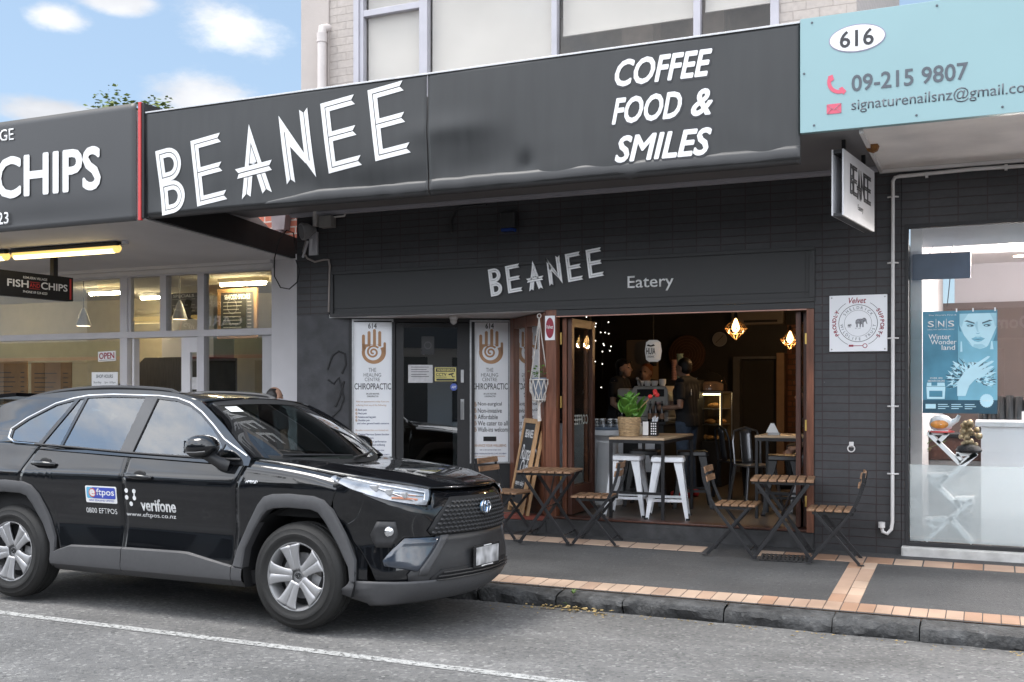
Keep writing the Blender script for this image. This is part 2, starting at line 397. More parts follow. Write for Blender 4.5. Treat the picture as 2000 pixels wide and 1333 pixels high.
def marks(m, scale, size, col, wob=.35, fac=.75):      # gum spots and drips, scattered at random
    t = m.node_tree; b = bsdf(m); src = b.inputs['Base Color'].links[0].from_socket
    tcn = t.nodes.new('ShaderNodeTexCoord'); v = t.nodes.new('ShaderNodeTexVoronoi'); v.inputs['Scale'].default_value = scale
    t.links.new(tcn.outputs['Object'], v.inputs['Vector'])
    sp_ = t.nodes.new('ShaderNodeSeparateColor'); t.links.new(v.outputs['Color'], sp_.inputs[0])
    th = t.nodes.new('ShaderNodeMath'); th.operation = 'MULTIPLY'; th.inputs[1].default_value = size; t.links.new(sp_.outputs[0], th.inputs[0])
    lt_ = t.nodes.new('ShaderNodeMath'); lt_.operation = 'LESS_THAN'; t.links.new(v.outputs['Distance'], lt_.inputs[0]); t.links.new(th.outputs[0], lt_.inputs[1])
    f_ = t.nodes.new('ShaderNodeMath'); f_.operation = 'MULTIPLY'; f_.inputs[1].default_value = fac; t.links.new(lt_.outputs[0], f_.inputs[0])
    mm = t.nodes.new('ShaderNodeMixRGB'); t.links.new(f_.outputs[0], mm.inputs[0]); t.links.new(src, mm.inputs[1]); mm.inputs[2].default_value = (*col, 1); t.links.new(mm.outputs[0], b.inputs['Base Color'])
def blotch(m, scale, lo, hi, dark):                    # broad worn and oily areas
    t = m.node_tree; b = bsdf(m); src = b.inputs['Base Color'].links[0].from_socket
    tcn = t.nodes.new('ShaderNodeTexCoord'); n = t.nodes.new('ShaderNodeTexNoise'); n.inputs['Scale'].default_value = scale; n.inputs['Detail'].default_value = 7; n.inputs['Roughness'].default_value = .62
    mpn = t.nodes.new('ShaderNodeMapping'); mpn.inputs['Scale'].default_value = (.55, 1.6, 1); t.links.new(tcn.outputs['Object'], mpn.inputs[0]); t.links.new(mpn.outputs[0], n.inputs['Vector'])
    r = t.nodes.new('ShaderNodeMapRange'); r.inputs['From Min'].default_value = lo; r.inputs['From Max'].default_value = hi; r.inputs['To Min'].default_value = dark; r.inputs['To Max'].default_value = 1.08
    t.links.new(n.outputs['Fac'], r.inputs['Value']); mm = t.nodes.new('ShaderNodeMixRGB'); mm.blend_type = 'MULTIPLY'; mm.inputs[0].default_value = 1
    t.links.new(src, mm.inputs[1]); t.links.new(r.outputs[0], mm.inputs[2]); t.links.new(mm.outputs[0], b.inputs['Base Color'])
blotch(M_road, .9, .34, .62, .74); blotch(M_path, 1.3, .32, .6, .78)
marks(M_path, 2.6, .055, (.028, .028, .029)); marks(M_path, 4.1, .03, (.15, .15, .145), fac=.6); marks(M_road, 3.4, .03, (.05, .05, .05), fac=.6)
M_paver = mat('terracotta paver', (.38, .26, .19), .75, var=.2, vscale=2.3, bump=.2, bscale=120)
M_paver2 = mat('pale terracotta paver', (.44, .32, .24), .75, var=.14, vscale=2.3, bump=.2, bscale=120)
M_paver3 = mat('burnt terracotta paver', (.34, .205, .135), .75, var=.2, vscale=2.3, bump=.2, bscale=120)
M_kerb = mat('bluestone kerb', (.060, .061, .063), .75, var=.5, vscale=9, bump=1, bscale=45, detail=8)
M_line = mat('worn road paint', (.42, .42, .41), .7, var=.14, vscale=14)
def worn(m, scale, lo):
    t = m.node_tree; b = bsdf(m); tcn = t.nodes.new('ShaderNodeTexCoord'); n = t.nodes.new('ShaderNodeTexNoise')
    n.inputs['Scale'].default_value = scale; n.inputs['Detail'].default_value = 8; n.inputs['Roughness'].default_value = .75
    t.links.new(tcn.outputs['Object'], n.inputs['Vector'])
    r = t.nodes.new('ShaderNodeMapRange'); r.inputs['From Min'].default_value = lo; r.inputs['From Max'].default_value = lo + .08
    t.links.new(n.outputs['Fac'], r.inputs['Value']); t.links.new(r.outputs[0], b.inputs['Alpha'])
worn(M_line, 32, .42)

marks(M_black_paint, 6.5, .022, (.22, .22, .22), fac=.8); blotch(M_black_paint, 1.4, .35, .6, .72); marks(M_plaster, 5, .02, (.15, .15, .15), fac=.7)
bm = bmn()
ys = [-9.6, -4, 0, 3, 5.9, 6.8, 7.35, 7.75]
gridf(bm, lambda u, v: Vector((-70 + 130 * u, ys[round(v * 7)], rz_(ys[round(v * 7)]))), 40, 7)
struct(obj('road', bm, M_road))
bm = bmn()
x0 = -70
while x0 < 8:      # parking edge line, laid as one painted sheet
    box(bm, x0, x0 + 2, 5.50, 5.585, .0035, .0045); x0 += 2
bmesh.ops.remove_doubles(bm, verts=bm.verts, dist=.0005)
struct(obj('road_line', bm, M_line))
bm = bmn()
gridf(bm, lambda u, v: Vector((-70 + 130 * u, 7.93 + 3.2 * v, pz(7.93 + 3.2 * v))), 60, 4)
struct(obj('footpath', bm, M_path))
bm = bmn()
gridf(bm, lambda u, v: Vector((-300 + 600 * u, -300 + 600 * v, -.35)), 4, 4)
struct(obj('ground', bm, M_road))
# paver bands (soldier courses) sitting proud of the asphalt
bms = [bmn(), bmn(), bmn()]
def paver(x0, x1, y0, y1):
    k = rnd.choices((0, 1, 2), (5, 4, 2))[0]; g = .0028; b = bms[k]; dz = rnd.uniform(.003, .006)
    vs = []
    for dzz in (-.03, dz):
        for (x, y) in ((x0 + g, y0 + g), (x1 - g, y0 + g), (x1 - g, y1 - g), (x0 + g, y1 - g)): vs.append(b.verts.new((x, y, pz(y) + dzz)))
    for f in ((3, 2, 1, 0), (4, 5, 6, 7), (0, 1, 5, 4), (1, 2, 6, 5), (2, 3, 7, 6), (3, 0, 4, 7)): b.faces.new([vs[i] for i in f])
x = -22.
while x < 6:
    if not -1.12 < x + .06 < -.88: pass
    paver(x, x + .118, 7.95, 8.185)
    if not (-2.42 < x < -1.97): paver(x, x + .23, 9.6, 9.84) if int(round((x + 22) / .118)) % 2 == 0 else None
    x += .118
y = 8.187
while y < 9.59:
    for i in range(2): paver(-1.115 + .1165 * i, -1.115 + .1165 * (i + 1), y, min(y + .234, 9.598))
    y += .234
for b, m in zip(bms, (M_paver, M_paver2, M_paver3)): struct(obj('paver_band', b, m, bev=.002, seg=1))
# bluestone kerb: hand-split stones with rough faces
from mathutils import noise
bm = bmn()
x = -24.
while x < 7:
    ln = rnd.uniform(.42, .95); dz = rnd.uniform(-.010, .010); dy = rnd.uniform(-.012, .012)
    nu = 22; prof = [(7.93, .034), (7.85, .036), (7.775, .034), (7.735, .02), (7.722, -.012), (7.725, -.055), (7.74, -.1)]
    def kf(u, v, x=x, ln=ln, dz=dz, dy=dy):
        j = round(v * 6); Y, z = prof[j]; X = x + .004 + (ln - .008) * u
        e = 1 - max(0, (abs(u - .5) - .46) / .04); n = noise.noise(Vector((X * 6, Y * 9, z * 9))); n2 = noise.noise(Vector((X * 19, Y * 23 + 3, z * 21)))
        a = 0 if j == 0 else (.35 if j < 2 else 1)
        return Vector((X, Y + a * (dy + n * .034 + n2 * .014) + (1 - e) * .008 * (j > 1), z + dz * (j > 0) + a * (n2 * .014 + n * .010) - (1 - e) * .009 * (j > 0)))
    gridf(bm, kf, nu, 6); x += ln
speckle(M_kerb, 40, .3, .8, .6, 1.9); blotch(M_kerb, 2.2, .35, .62, .6)
struct(obj('kerb', bm, M_kerb, smooth=True, ang=30))
# rough asphalt strip between stones and pavers is the footpath edge; gutter dirt with fallen leaves
M_leaf = mat('fallen leaf', (.36, .26, .11), .8, var=.5, vscale=30)
bm = bmn()
for i in range(190):
    if i < 70: X = rnd.gauss(-3.0, .2); Y = 7.67 - abs(rnd.gauss(0, .045))
    else: X = rnd.uniform(-3.6, 1.2); Y = 7.69 - abs(rnd.gauss(0, .10)) - .12 * max(0, noise.noise(Vector((X * 1.5, 0, 2))))
    s_ = rnd.uniform(.008, .022) * (1.3 if i < 70 else .75); a = rnd.uniform(0, 6.28); zz = rz_(Y) + .006 + (rnd.uniform(0, .035) if i < 70 else rnd.uniform(0, .006))
    m = Matrix.Translation((X, Y, zz)) @ Matrix.Rotation(a, 4, 'Z') @ Matrix.Rotation(rnd.uniform(-.5, .5), 4, 'X')
    bm.faces.new([bm.verts.new(m @ Vector(p)) for p in ((-s_, 0, 0), (0, -s_ * .45, .004), (s_ * 1.1, 0, 0), (0, s_ * .5, .003))])
tag(obj('fallen_leaves', bm, M_leaf, solid=.001), 'dry brown leaves and grit swept against the kerb', 'leaves', kind='stuff')
M_weed = mat('weed green', (.10, .17, .035), .6, var=.35, vscale=20)
for i, (px, py, lab) in enumerate(((1112, 1187, 'small green weed sprouting at the foot of the kerb'), (1120, 1160, 'tiny weed growing on top of the kerb stones'))):
    p = onz(px, py, -.07 if i == 0 else .04); bm = bmn()
    for k in range(16):
        a = rnd.uniform(0, 6.28); l = rnd.uniform(.02, .055) * (1 if i == 0 else .8); w = .006
        d = Vector((math.cos(a), math.sin(a), 0)); e = Vector((-d.y, d.x, 0)) * w
        bm.faces.new([bm.verts.new(q) for q in (Vector((0, 0, 0)), d * l * .5 + e + Vector((0, 0, l * .7)), d * l + Vector((0, 0, l * .8)), d * l * .5 - e + Vector((0, 0, l * .7)))])
    o = obj('weed', bm, M_weed, solid=.001); o.location = p; tag(o, lab, 'weed')
# grate patch by the right table
M_grate = mat('cast iron grate', (.035, .034, .034), .7, var=.4, vscale=12, bump=.4, bscale=60)
c = onz(1530, 1091, .14)
bm = bmn()
for i in range(11): box(bm, -.2 + .038 * i, -.2 + .038 * i + .02, -.13, .13, 0, .012)
for yy in (-.13, -.045, .04, .115): box(bm, -.2, .2, yy, yy + .018, .0, .009)
o = obj('drain_grate', bm, M_grate); o.location = (c.x, c.y + .02, pz(c.y) + .004); o.rotation_euler = (math.atan(.0558), 0, .1)
tag(o, 'dark iron drain grate let into the paver band under the right table', 'drain grate')

# ================================================================== CAFE BUILDING
XL, XR = -7.24, -.73          # facade ends
XJ0, XJ1 = ony(1066, 755, YF).x, -1.48      # bifold opening post to right jamb
cafe = thing('cafe_building', 'two storey cafe building, black brick below a long canopy and beige brick above', 'building', (0, YF, 0))
def part(name, bm, m, **k):
    o = obj(name, bm, m, **k)
    return o
def under(par, o):
    o.parent = par; o.matrix_parent_inverse = Matrix.Translation(par.location).inverted(); return o
def cpart(name, bm, m, par=None, **k):
    """bmesh given in world coordinates, parented to the building or one of its parts"""
    p = par or cafe; base = p; off = Vector((0, 0, 0))
    while base: off += base.location; base = base.parent
    bmesh.ops.translate(bm, vec=-off, verts=bm.verts)
    return obj(name, bm, m, p, **k)
def off_mesh(o, par):      # re-seat a world-space text/mesh under a parent standing elsewhere
    off = Vector((0, 0, 0)); b = par
    while b: off += b.location; b = b.parent
    o.data.transform(Matrix.Translation(-off)); o.parent = par; return o
# right brick pier, upper brick lintel band, left pier
bm = bmn()
box(bm, XJ1, XR, YF, YF + .3, -.1, 3.63)
box(bm, XL, XJ1, YF, YF + .3, 2.95, 3.63)
box(bm, XL, XL + .44, YF, YF + .3, 2.47, 2.95)
cpart('brick_wall', bm, M_black_paint)
bm = bmn(); box(bm, XJ1 - .04, XJ1, YF + .02, YF + .2, 2.47, 2.95); box(bm, XL + .44, XL + .5, YF + .012, YF + .3, 2.44, 2.95); cpart('wall_infill', bm, M_black)
# timber sign board with a raised border
xb0, xb1 = ony(646, 755, YF).x, ony(1592, 755, YF).x
bm = bmn(); box(bm, xb0, xb1, YF + .0, YF + .3, 2.455, 2.948)
box(bm, xb0, xb1, YF - .022, YF - .001, 2.44, 2.478); box(bm, xb0, xb1, YF - .02, YF - .001, 2.915, 2.95)
box(bm, xb1 - .05, xb1, YF - .018, YF - .001, 2.48, 2.913); box(bm, xb0, xb0 + .04, YF - .018, YF - .001, 2.48, 2.913)
box(bm, xb0 + .04, xb1 - .05, YF - .006, YF - .001, 2.53, 2.536); box(bm, xb1 - .09, xb1 - .084, YF - .005, YF - .001, 2.5, 2.9)
cpart('sign_board', bm, M_board, bev=.003)
# left plaster pier: front face then a splay into the entrance recess
xp0, xp1 = XL, ony(638, 755, YF).x
pA = ony(690, 755, 10.17)
pB = Vector((-4.98, 10.97, 0))
bm = bmn()
prism(bm, [(xp0, YF), (xp1, YF), (pA.x, pA.y), (pA.x - .1, pA.y + .25), (xp0, YF + .3)], 2.57, lambda a, b, c: Vector((a, b, c - .1)))
cpart('plaster_pier', bm, M_plaster, bev=.004)
bm = bmn()      # spray-paint scrawl left on the splay
def scrawl(pts):
    q = []
    for px, py in pts:
        t = (px - 1000) / 2071.; a = Vector((xp1, YF)); d = Vector((pA.x - xp1, pA.y - YF))
        dx, dy = cs * t - sn, cs + sn * t
        k = (a.x * dy - a.y * dx) / (d.y * dx - d.x * dy); P = a + d * k; D = -sn * P.x + cs * P.y
        nrm = Vector((d.y, -d.x)).normalized() * .004
        q.append((P.x + nrm.x, P.y + nrm.y, H - (py - 755) / 2071. * D))
    tube(bm, q, .012, 6)
scrawl([(668, 730), (676, 712), (674, 692), (662, 686), (650, 694), (643, 712), (640, 722)])
scrawl([(641, 742), (652, 750), (662, 738), (668, 760), (672, 778), (664, 800), (652, 812), (644, 820)])
scrawl([(672, 745), (664, 775), (655, 795)])
cpart('graffiti_scrawl', bm, mat('faded black spray', (.026, .026, .028), .8), smooth=True)
# recess soffit and floor
bm = bmn(); prism(bm, [(xp1 - .0, YF + .012), (XJ0, YF + .012), (pB.x + .1, pB.y + .15), (pA.x - .05, pA.y + .2)], .1, lambda a, b, c: Vector((a, b, 2.43 + c)))
cpart('recess_soffit', bm, M_soffit3)
M_redstep = mat('red painted step', (.26, .07, .05), .5, var=.25, vscale=6, bump=.2, bscale=40)
bm = bmn(); prism(bm, [(xp1, YF + .01), (XJ0, YF + .01), (pB.x + .1, pB.y + .15), (pA.x - .05, pA.y + .2)], .05, lambda a, b, c: Vector((a, b, FZ - .052 + c)))
cpart('entrance_step', bm, M_redstep, bev=.006)
bm = bmn(); box(bm, xp1, XJ0 - .002, YF + .004, YF + .1, -.1, FZ - .054); box(bm, XJ0, XJ1 - .004, YF + .002, YF + .1, -.1, FZ - .02)
cpart('step_riser', bm, mat('worn grey step', (.045, .045, .047), .6, var=.35, vscale=8, bump=.35, bscale=35), bev=.01)
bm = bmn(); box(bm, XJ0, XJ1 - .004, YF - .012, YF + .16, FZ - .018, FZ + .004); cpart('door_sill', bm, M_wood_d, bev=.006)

# ---- entrance wall of the recess: runs obliquely, nearly square to the viewer
rv = (pB - Vector((pA.x, pA.y, 0))); rl = rv.length; RA = math.atan2(rv.y, rv.x)
RM = wall(pA.x, pA.y, 0, RA)             # local x along the wall, y up, z toward the street
RMI = RM.inverted()
def rpix(px, py):                        # pixel -> (x,y) on that wall
    t = (px - 1000) / 2071.; dx, dy = cs * t - sn, cs + sn * t
    k = (pA.x * dy - pA.y * dx) / (rv.y * dx - rv.x * dy); P = Vector((pA.x, pA.y, 0)) + rv * k
    D = -sn * P.x + cs * P.y
    return k * rl, H - (py - 755) / 2071. * D
def rbox(bm, x0, x1, y0, y1, z0, z1): return box(bm, x0, x1, y0, y1, z0, z1, RM)
d0, d1 = rpix(772, 755)[0], rpix(921, 755)[0]
g0, g1 = rpix(788, 755)[0], rpix(893, 755)[0]
zt = rpix(845, 640)[1]; zb0 = FZ
bm = bmn()
rbox(bm, -.05, d0, FZ - .05, .74, -.1, 0); rbox(bm, d1, rl + .06, FZ - .05, .80, -.1, 0)
rbox(bm, -.05, rl + .1, 2.385, 2.45, -.1, .004)
rbox(bm, d0 - .035, d0, FZ, 2.385, -.08, .03); rbox(bm, d1, d1 + .035, FZ, 2.385, -.08, .03)
rbox(bm, rl - .02, rl + .08, .8, 2.385, -.1, .012); rbox(bm, -.05, .0, .74, 2.385, -.1, .012)
rbox(bm, d0 - .002, d0 - .035, .74, 2.385, -.1, -.05); rbox(bm, d1 + .035, rl, .8, 2.385, -.1, -.04); rbox(bm, 0, d0 - .035, .74, 2.385, -.1, -.04)
cpart('entrance_wall', bm, M_black, bev=.003)
bm = bmn()
rbox(bm, d0 + .004, g0, FZ + .01, 2.38, -.05, .006); rbox(bm, g1, d1 - .004, FZ + .01, 2.38, -.05, .006)
rbox(bm, g0, g1, zt, 2.38, -.05, .006); rbox(bm, g0, g1, FZ + .01, FZ + .22, -.05, .006)
door = cpart('entrance_door', bm, M_black, bev=.004)
bm = bmn(); rbox(bm, g0 - .005, g1 + .005, FZ + .2, zt + .01, -.03, -.024); cpart('pane', bm, M_doorglass, door)
bm = bmn(); hx = rpix(903, 700)[0]
rbox(bm, hx - .018, hx + .018, rpix(0, 748)[1], rpix(0, 722)[1], .007, .02); cpart('lock_plate', bm, M_silver, door, bev=.004)
bm = bmn(); h0, h1 = rpix(903, 820)[1], rpix(903, 780)[1]
rbox(bm, hx - .02, hx + .02, h0, h1, .007, .012); tube(bm, [RM @ Vector((hx, h0 + .02, .012)), RM @ Vector((hx, h0 + .02, .05)), RM @ Vector((hx, h1 - .03, .05)), RM @ Vector((hx, h1 - .03, .012))], .009, 8)
cpart('handle', bm, M_steel, door, smooth=True)
# ---- right splay of the recess in timber and glass
pC = Vector((XJ0, YF + .02, 0)); tv = pC - Vector((pB.x, pB.y, 0)); tl = tv.length; TA = math.atan2(tv.y, tv.x)
TM = Matrix.Translation((pB.x, pB.y, 0)) @ Matrix.Rotation(TA, 4, 'Z') @ WALLROT
def tbox(bm, x0, x1, y0, y1, z0, z1): return box(bm, x0, x1, y0, y1, z0, z1, TM)
bm = bmn()
for x0, x1 in ((.06, .2), (tl - .16, tl - .02), (tl * .5 - .03, tl * .5 + .03)): tbox(bm, x0, x1, FZ, 2.42, -.06, .02)
tbox(bm, .2, tl - .16, 2.3, 2.42, -.05, .015); tbox(bm, .2, tl - .16, FZ, FZ + .42, -.05, .012)
side = cpart('timber_side_window', bm, M_wood, bev=.005)
bm = bmn(); tbox(bm, .19, tl - .15, FZ + .4, 2.31, -.02, -.014); cpart('pane', bm, M_glass, side)
bm = bmn(); M_paperd = mat('pale notice', (.55, .54, .55), .6, var=.12, vscale=20)
tbox(bm, tl * .62, tl * .78, 1.55, 2.05, -.012, -.01); tbox(bm, tl * .64, tl * .76, 1.0, 1.4, -.012, -.01); cpart('window_notice', bm, M_paperd, side)
# ---- bifold opening: posts, lintel, folded leaves
bm = bmn()
xq = ony(1087, 755, YF).x
bp_ = bmn(); box(bp_, XJ0, xq, YF - .01, YF + .09, FZ - .02, 2.45); cpart('door_post', bp_, M_wood, bev=.004)
bl_ = bmn(); box(bl_, xq, XJ1, YF - .008, YF + .1, 2.377, 2.439); cpart('lintel_board', bl_, M_board, bev=.003)
box(bm, XJ1 - .07, XJ1 - .004, YF - .016, YF + .1, FZ - .02, 2.376)
jamb = cpart('door_frame', bm, M_wood, bev=.004)
bm = bmn(); box(bm, xq, XJ1 - .07, YF - .014, YF + .02, 2.366, 2.3765); cpart('lintel_edge', bm, mat('pink brown lintel edge', (.45, .24, .19), .5), jamb)
M_leafglass = glassmat('bifold glass', (.9, .92, .91), .45)
def leaf(xc, ya, yb, kick, name_m, flip):
    bm = bmn(); w = .045
    box(bm, xc - w / 2, xc + w / 2, ya, ya + .075, FZ + .015, 2.36); box(bm, xc - w / 2, xc + w / 2, yb - .085, yb, FZ + .015, 2.36)
    box(bm, xc - w / 2 + .003, xc + w / 2 - .003, ya + .075, yb - .085, 2.27, 2.36); box(bm, xc - w / 2 + .003, xc + w / 2 - .003, ya + .075, yb - .085, FZ + .015, FZ + kick)
    o = cpart('bifold_leaf', bm, name_m, bev=.004)
    b2 = bmn(); box(b2, xc - .004, xc + .004, ya + .07, yb - .08, FZ + kick - .01, 2.275); cpart('pane', b2, M_leafglass, o)
    return o
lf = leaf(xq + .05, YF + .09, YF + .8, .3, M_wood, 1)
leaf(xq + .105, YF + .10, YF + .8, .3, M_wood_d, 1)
bm = bmn()
for zz in (.75, 1.5, 2.15): lathe(bm, [(.012, -.06), (.012, .06)], 8, (xq + .02, YF + .07, zz))
cpart('hinge', bm, M_brass, lf, smooth=True)
xl = ony(1560, 755, YF + .1).x
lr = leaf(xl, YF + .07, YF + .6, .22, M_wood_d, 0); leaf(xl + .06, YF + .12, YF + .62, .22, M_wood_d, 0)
bm = bmn()
for zz in (.6, 1.3, 2.1): lathe(bm, [(.01, -.05), (.01, .05)], 8, (XJ1 - .075, YF - .022, zz))
cpart('hinge', bm, M_brass, jamb, smooth=True)
tm = Matrix.Translation((xq + .05 + .006, 0, 0)) @ Matrix.Rotation(R(90), 4, 'Z') @ WALLROT
# window lettering reads from inside, so it shows reversed through the pane
def leaftext(s_, y0, y1, z0, z1, xx, par):
    m = Matrix.Translation((xx, y1, 0)) @ Matrix.Rotation(R(-90), 4, 'Z') @ WALLROT
    o = text('window_lettering', s_, (0, z0, y1 - y0, z1), m, M_white, None, .001, .02); off_mesh(o, par)
leaftext('COFFEE :', YF + .2, YF + .66, 1.26, 1.36, xq + .105 - .006, lf)
leaftext('FOOD', YF + .18, YF + .46, 1.27, 1.36, xl - .005, lr)

# ---- canopy over the cafe
xc0, xc1 = -7.92, -.92
bm = bmn(); box(bm, xc0, xc1, YC + .14, YF - .004, 3.63, 4.3)
canopy = cpart('canopy', bm, M_soffit)
bm = bmn(); box(bm, XL - .05, xc1, YF - .05, YF - .006, 3.585, 3.628); box(bm, XL - .05, xc1, YF - .075, YF - .051, 3.60, 3.628); cpart('soffit_trim', bm, M_frame, canopy, bev=.004)
# ---- upper storey
xu0, xu1 = ony(586, 755, YF).x, ony(1672, 755, YF).x
wx = [ony(p, 755, YF).x for p in (700, 825, 1081, 1360, 1512)]
bm = bmn()
box(bm, xu0, wx[0], YF + .04, YF + 5, 3.7, 7.4); box(bm, wx[4] + .02, xu1, YF + .04, YF + 5, 3.7, 7.4)
box(bm, wx[0], wx[4] + .02, YF + .04, YF + .4, 6.2, 7.4)
box(bm, wx[0], wx[4] + .02, YF + .04, YF + .4, 3.7, 4.25)
cpart('upper_wall', bm, M_beigebrick)
bm = bmn(); box(bm, xu0 - .002, ony(640, 755, YF).x, YF + .02, YF + .2, 3.7, 7.45); box(bm, xu0, wx[0] + .02, YF - .01, YF + .04, 7.2, 7.5); cpart('rendered_pilaster', bm, M_beige, bev=.006)
bm = bmn(); box(bm, wx[0] - .05, wx[0], YF + .0, YF + .1, 3.9, 6.3); box(bm, wx[0] - .075, wx[0] - .05, YF + .01, YF + .06, 3.9, 6.3); 
for i, xx in enumerate(wx):
    w = (.0, .05, .03, .035, .04)[i]
    if i: box(bm, xx - w, xx + w, YF + .015, YF + .1, 3.9, 6.2)
    else: box(bm, xx, xx + .05, YF + .02, YF + .1, 3.9, 6.2)
box(bm, wx[0], wx[4], YF + .02, YF + .1, 6.1, 6.2); box(bm, wx[0], wx[4], YF + .02, YF + .12, 3.9, 4.3)
zt_ = ony(760, 18, YF).z; box(bm, wx[0] + .05, wx[1] - .05, YF + .022, YF + .09, zt_ - .03, zt_ + .04)
uf = cpart('upper_window_frame', bm, M_frame, bev=.004)
for a, b in zip(wx, wx[1:]):
    bm = bmn(); box(bm, a + .02, b - .02, YF + .07, YF + .076, 3.95, 6.15); cpart('pane', bm, M_upglass, uf)
M_blind = mat('pale roller blind', (.64, .605, .58), .8, var=.05, vscale=2)
for i, (a, b) in enumerate(zip(wx, wx[1:])):
    zbm = (3.9, 3.9, ony(1200, 62, YF + .15).z + .03, ony(1430, 20, YF + .15).z + .02)[i]
    bm = bmn(); box(bm, a + .06, b - .06, YF + .12, YF + .125, zbm, 6.1)
    if i > 1: box(bm, a + .06, b - .06, YF + .11, YF + .135, zbm - .02, zbm + .012)
    cpart('blind', bm, M_blind, uf)
bm = bmn(); box(bm, wx[0] - .3, xu1 - .1, YF + 3.2, YF + 3.3, 3.7, 7); box(bm, wx[0], xu1 - .1, YF + .45, YF + 3.2, 6.6, 6.7)
box(bm, wx[2] + .4, wx[2] + .75, YF + 1.0, YF + 1.3, 3.7, 6); box(bm, wx[3] - .5, wx[3] - .1, YF + 1.6, YF + 1.9, 3.7, 6.6)
cpart('upper_room', bm, mat('upper room wall', (.66, .54, .47), .8, var=.12))
bm = bmn(); xp = ony(628, 755, YF - .05).x; zp = ony(628, 50, YF - .05).z
tube(bm, [(xp, YF - .04, 4.0), (xp, YF - .04, zp - .12), (xp, YF - .03, zp - .03), (xp + .02, YF + .05, zp), (xp + .02, YF + .2, zp)], .052, 14)
lathe(bm, [(.06, -.05), (.06, .05)], 14, (xp, YF - .04, zp - .14))
cpart('vent_pipe', bm, mat('painted vent pipe', (.55, .50, .48), .45, var=.05), smooth=True)
# ================================================================== SIGNS
def deco_letters():
    """double-line ribbon capitals; each letter is (width, list of polygons), height 1"""
    s, g, n = .062, .014, .052
    def E(w=.56):
        m = w - .03
        out = [(0, 1), (w, 1), (w - n, 1 - s), (s, 1 - s), (s, s), (w - n, s), (w, 0), (0, 0)]
        a, b = s + g, 2 * s + g
        up = [(a, 1 - a), (w - n, 1 - a), (w, 1 - b), (b, 1 - b), (b, .5 + g / 2 + s), (m, .5 + g / 2 + s), (m - n, .5 + g / 2), (a, .5 + g / 2)]
        lo = [(x, 1 - y) for x, y in up]
        return (w, [out, up, lo])
    def B():
        w = .47; pol = []
        pol.append([(0, 0), (0, 1), (s, 1), (s, 0)])
        for cy in (.75, .25):
            for r0 in (.25, .25 - s - g):
                r1 = r0 - s; cx = .22
                A = [(s if r0 > .24 else s + g, cy + r0)] + circ(cx, cy, r0, 14, R(90), R(-90)) + [(s if r0 > .24 else s + g, cy - r0)]
                Bq = [(s if r0 > .24 else 2 * s + g, cy + r1)] + circ(cx, cy, r1, 14, R(90), R(-90)) + [(s if r0 > .24 else 2 * s + g, cy - r1)]
                if r0 > .24:      # the arcs stop short of the waist
                    pol.append(('L', A, Bq))
                else:
                    pol.append(('L', A, Bq)); pol.append([(s + g, cy - r0), (s + g, cy + r0), (2 * s + g, cy + r1), (2 * s + g, cy - r1)])
        return (w, pol)
    def A():
        w = .62; pol = []
        ax, hw = .31, .25
        def leg(o0, o1, sgn):      # strips measured as horizontal offsets from the outer edge
            f = lambda y, o: ax + sgn * (hw * (1 - y) - o)
            return f
        for sgn in (-1, 1):
            f = lambda y, o, sg=sgn: ax + sg * (hw * (1 - y) - o)
            o1 = .068
            # outer strip, in two pieces round the crossbar
            pol.append([(f(1, 0), 1), (f(.335, 0), .335), (f(.335, o1), .335), (f(1 - o1 / hw, o1), 1 - o1 / hw)])
            pol.append([(f(.24, 0), .24), (f(-.06, 0), -.06), (f(0.0, o1), 0.0), (f(.24, o1), .24)])
            pol.append([(f(.24, o1 + g), .24), (f(0, o1 + g), .0), (f(-.03, 2 * o1 + g), -.05), (f(.24, 2 * o1 + g), .24)])
            pol.append([(f(1 - (o1 + g) / hw, o1 + g), 1 - (o1 + g) / hw), (f(.43, o1 + g), .43), (f(.43, 2 * o1 + g), .43), (f(1 - (2 * o1 + g) / hw, 2 * o1 + g), 1 - (2 * o1 + g) / hw)])
        pol.append([(-.02, .40), (w + .02, .40), (w - .03, .335), (.03, .335)])
        pol.append([(.04, .32), (w - .04, .32), (w + .0, .255), (.0, .255)])
        return (w, pol)
    def Nn():
        w = .50; a, b = s + g, 2 * s + g
        p = [[(0, 1), (0, 0), (s, .055), (s, .87)],
             [(a, .82), (a, .055), (b, 0), (b, .70)],
             [(0, 1), (s * .4, .985), (w, .10), (w, 0), (w - .03, .0)],
             [(s + g, .80), (w - a, .20), (w - a, .12), (s + g, .70)]]
        p[2] = [(0, 1), (w, .13), (w, 0), (0, .87)]
        p[3] = [(a, .73), (w - 2 * s - g, .135 + .2), (w - 2 * s - g, .225), (a, .60)]
        p.append([(w, .13), (w, 1), (w - s, .945), (w - s, .24)])
        p.append([(w - a, .265), (w - a, .945), (w - b, 1), (w - b, .36)])
        return (w, p)
    return [B(), E(), A(), Nn(), E(), E()]
def deco_sign(name, mtx, width, height, m, parent, t=.003, gap=None):
    L_ = deco_letters(); tot = sum(l[0] for l in L_) * height
    gap = (width - tot) / 5 if gap is None else gap
    x = 0; bm = bmn()
    for w, pol in L_:
        for p in pol:
            if p[0] == 'L': loft2(bm, [(x + a * height, b * height) for a, b in p[1]], [(x + a * height, b * height) for a, b in p[2]], mtx, t)
            else: flat2(bm, [(x + a * height, b * height) for a, b in p], mtx, t)
        x += w * height + gap
    return obj(name, bm, m, parent)

def Wm(x, z, y, rot=0, org=None):   # facade plane matrix at world (x,y,z), text turned by rot; relative to org
    o = org or Vector((0, 0, 0))
    return Matrix.Translation((x - o[0], y - o[1], z - o[2])) @ WALLROT @ Matrix.Rotation(rot, 4, 'Z')

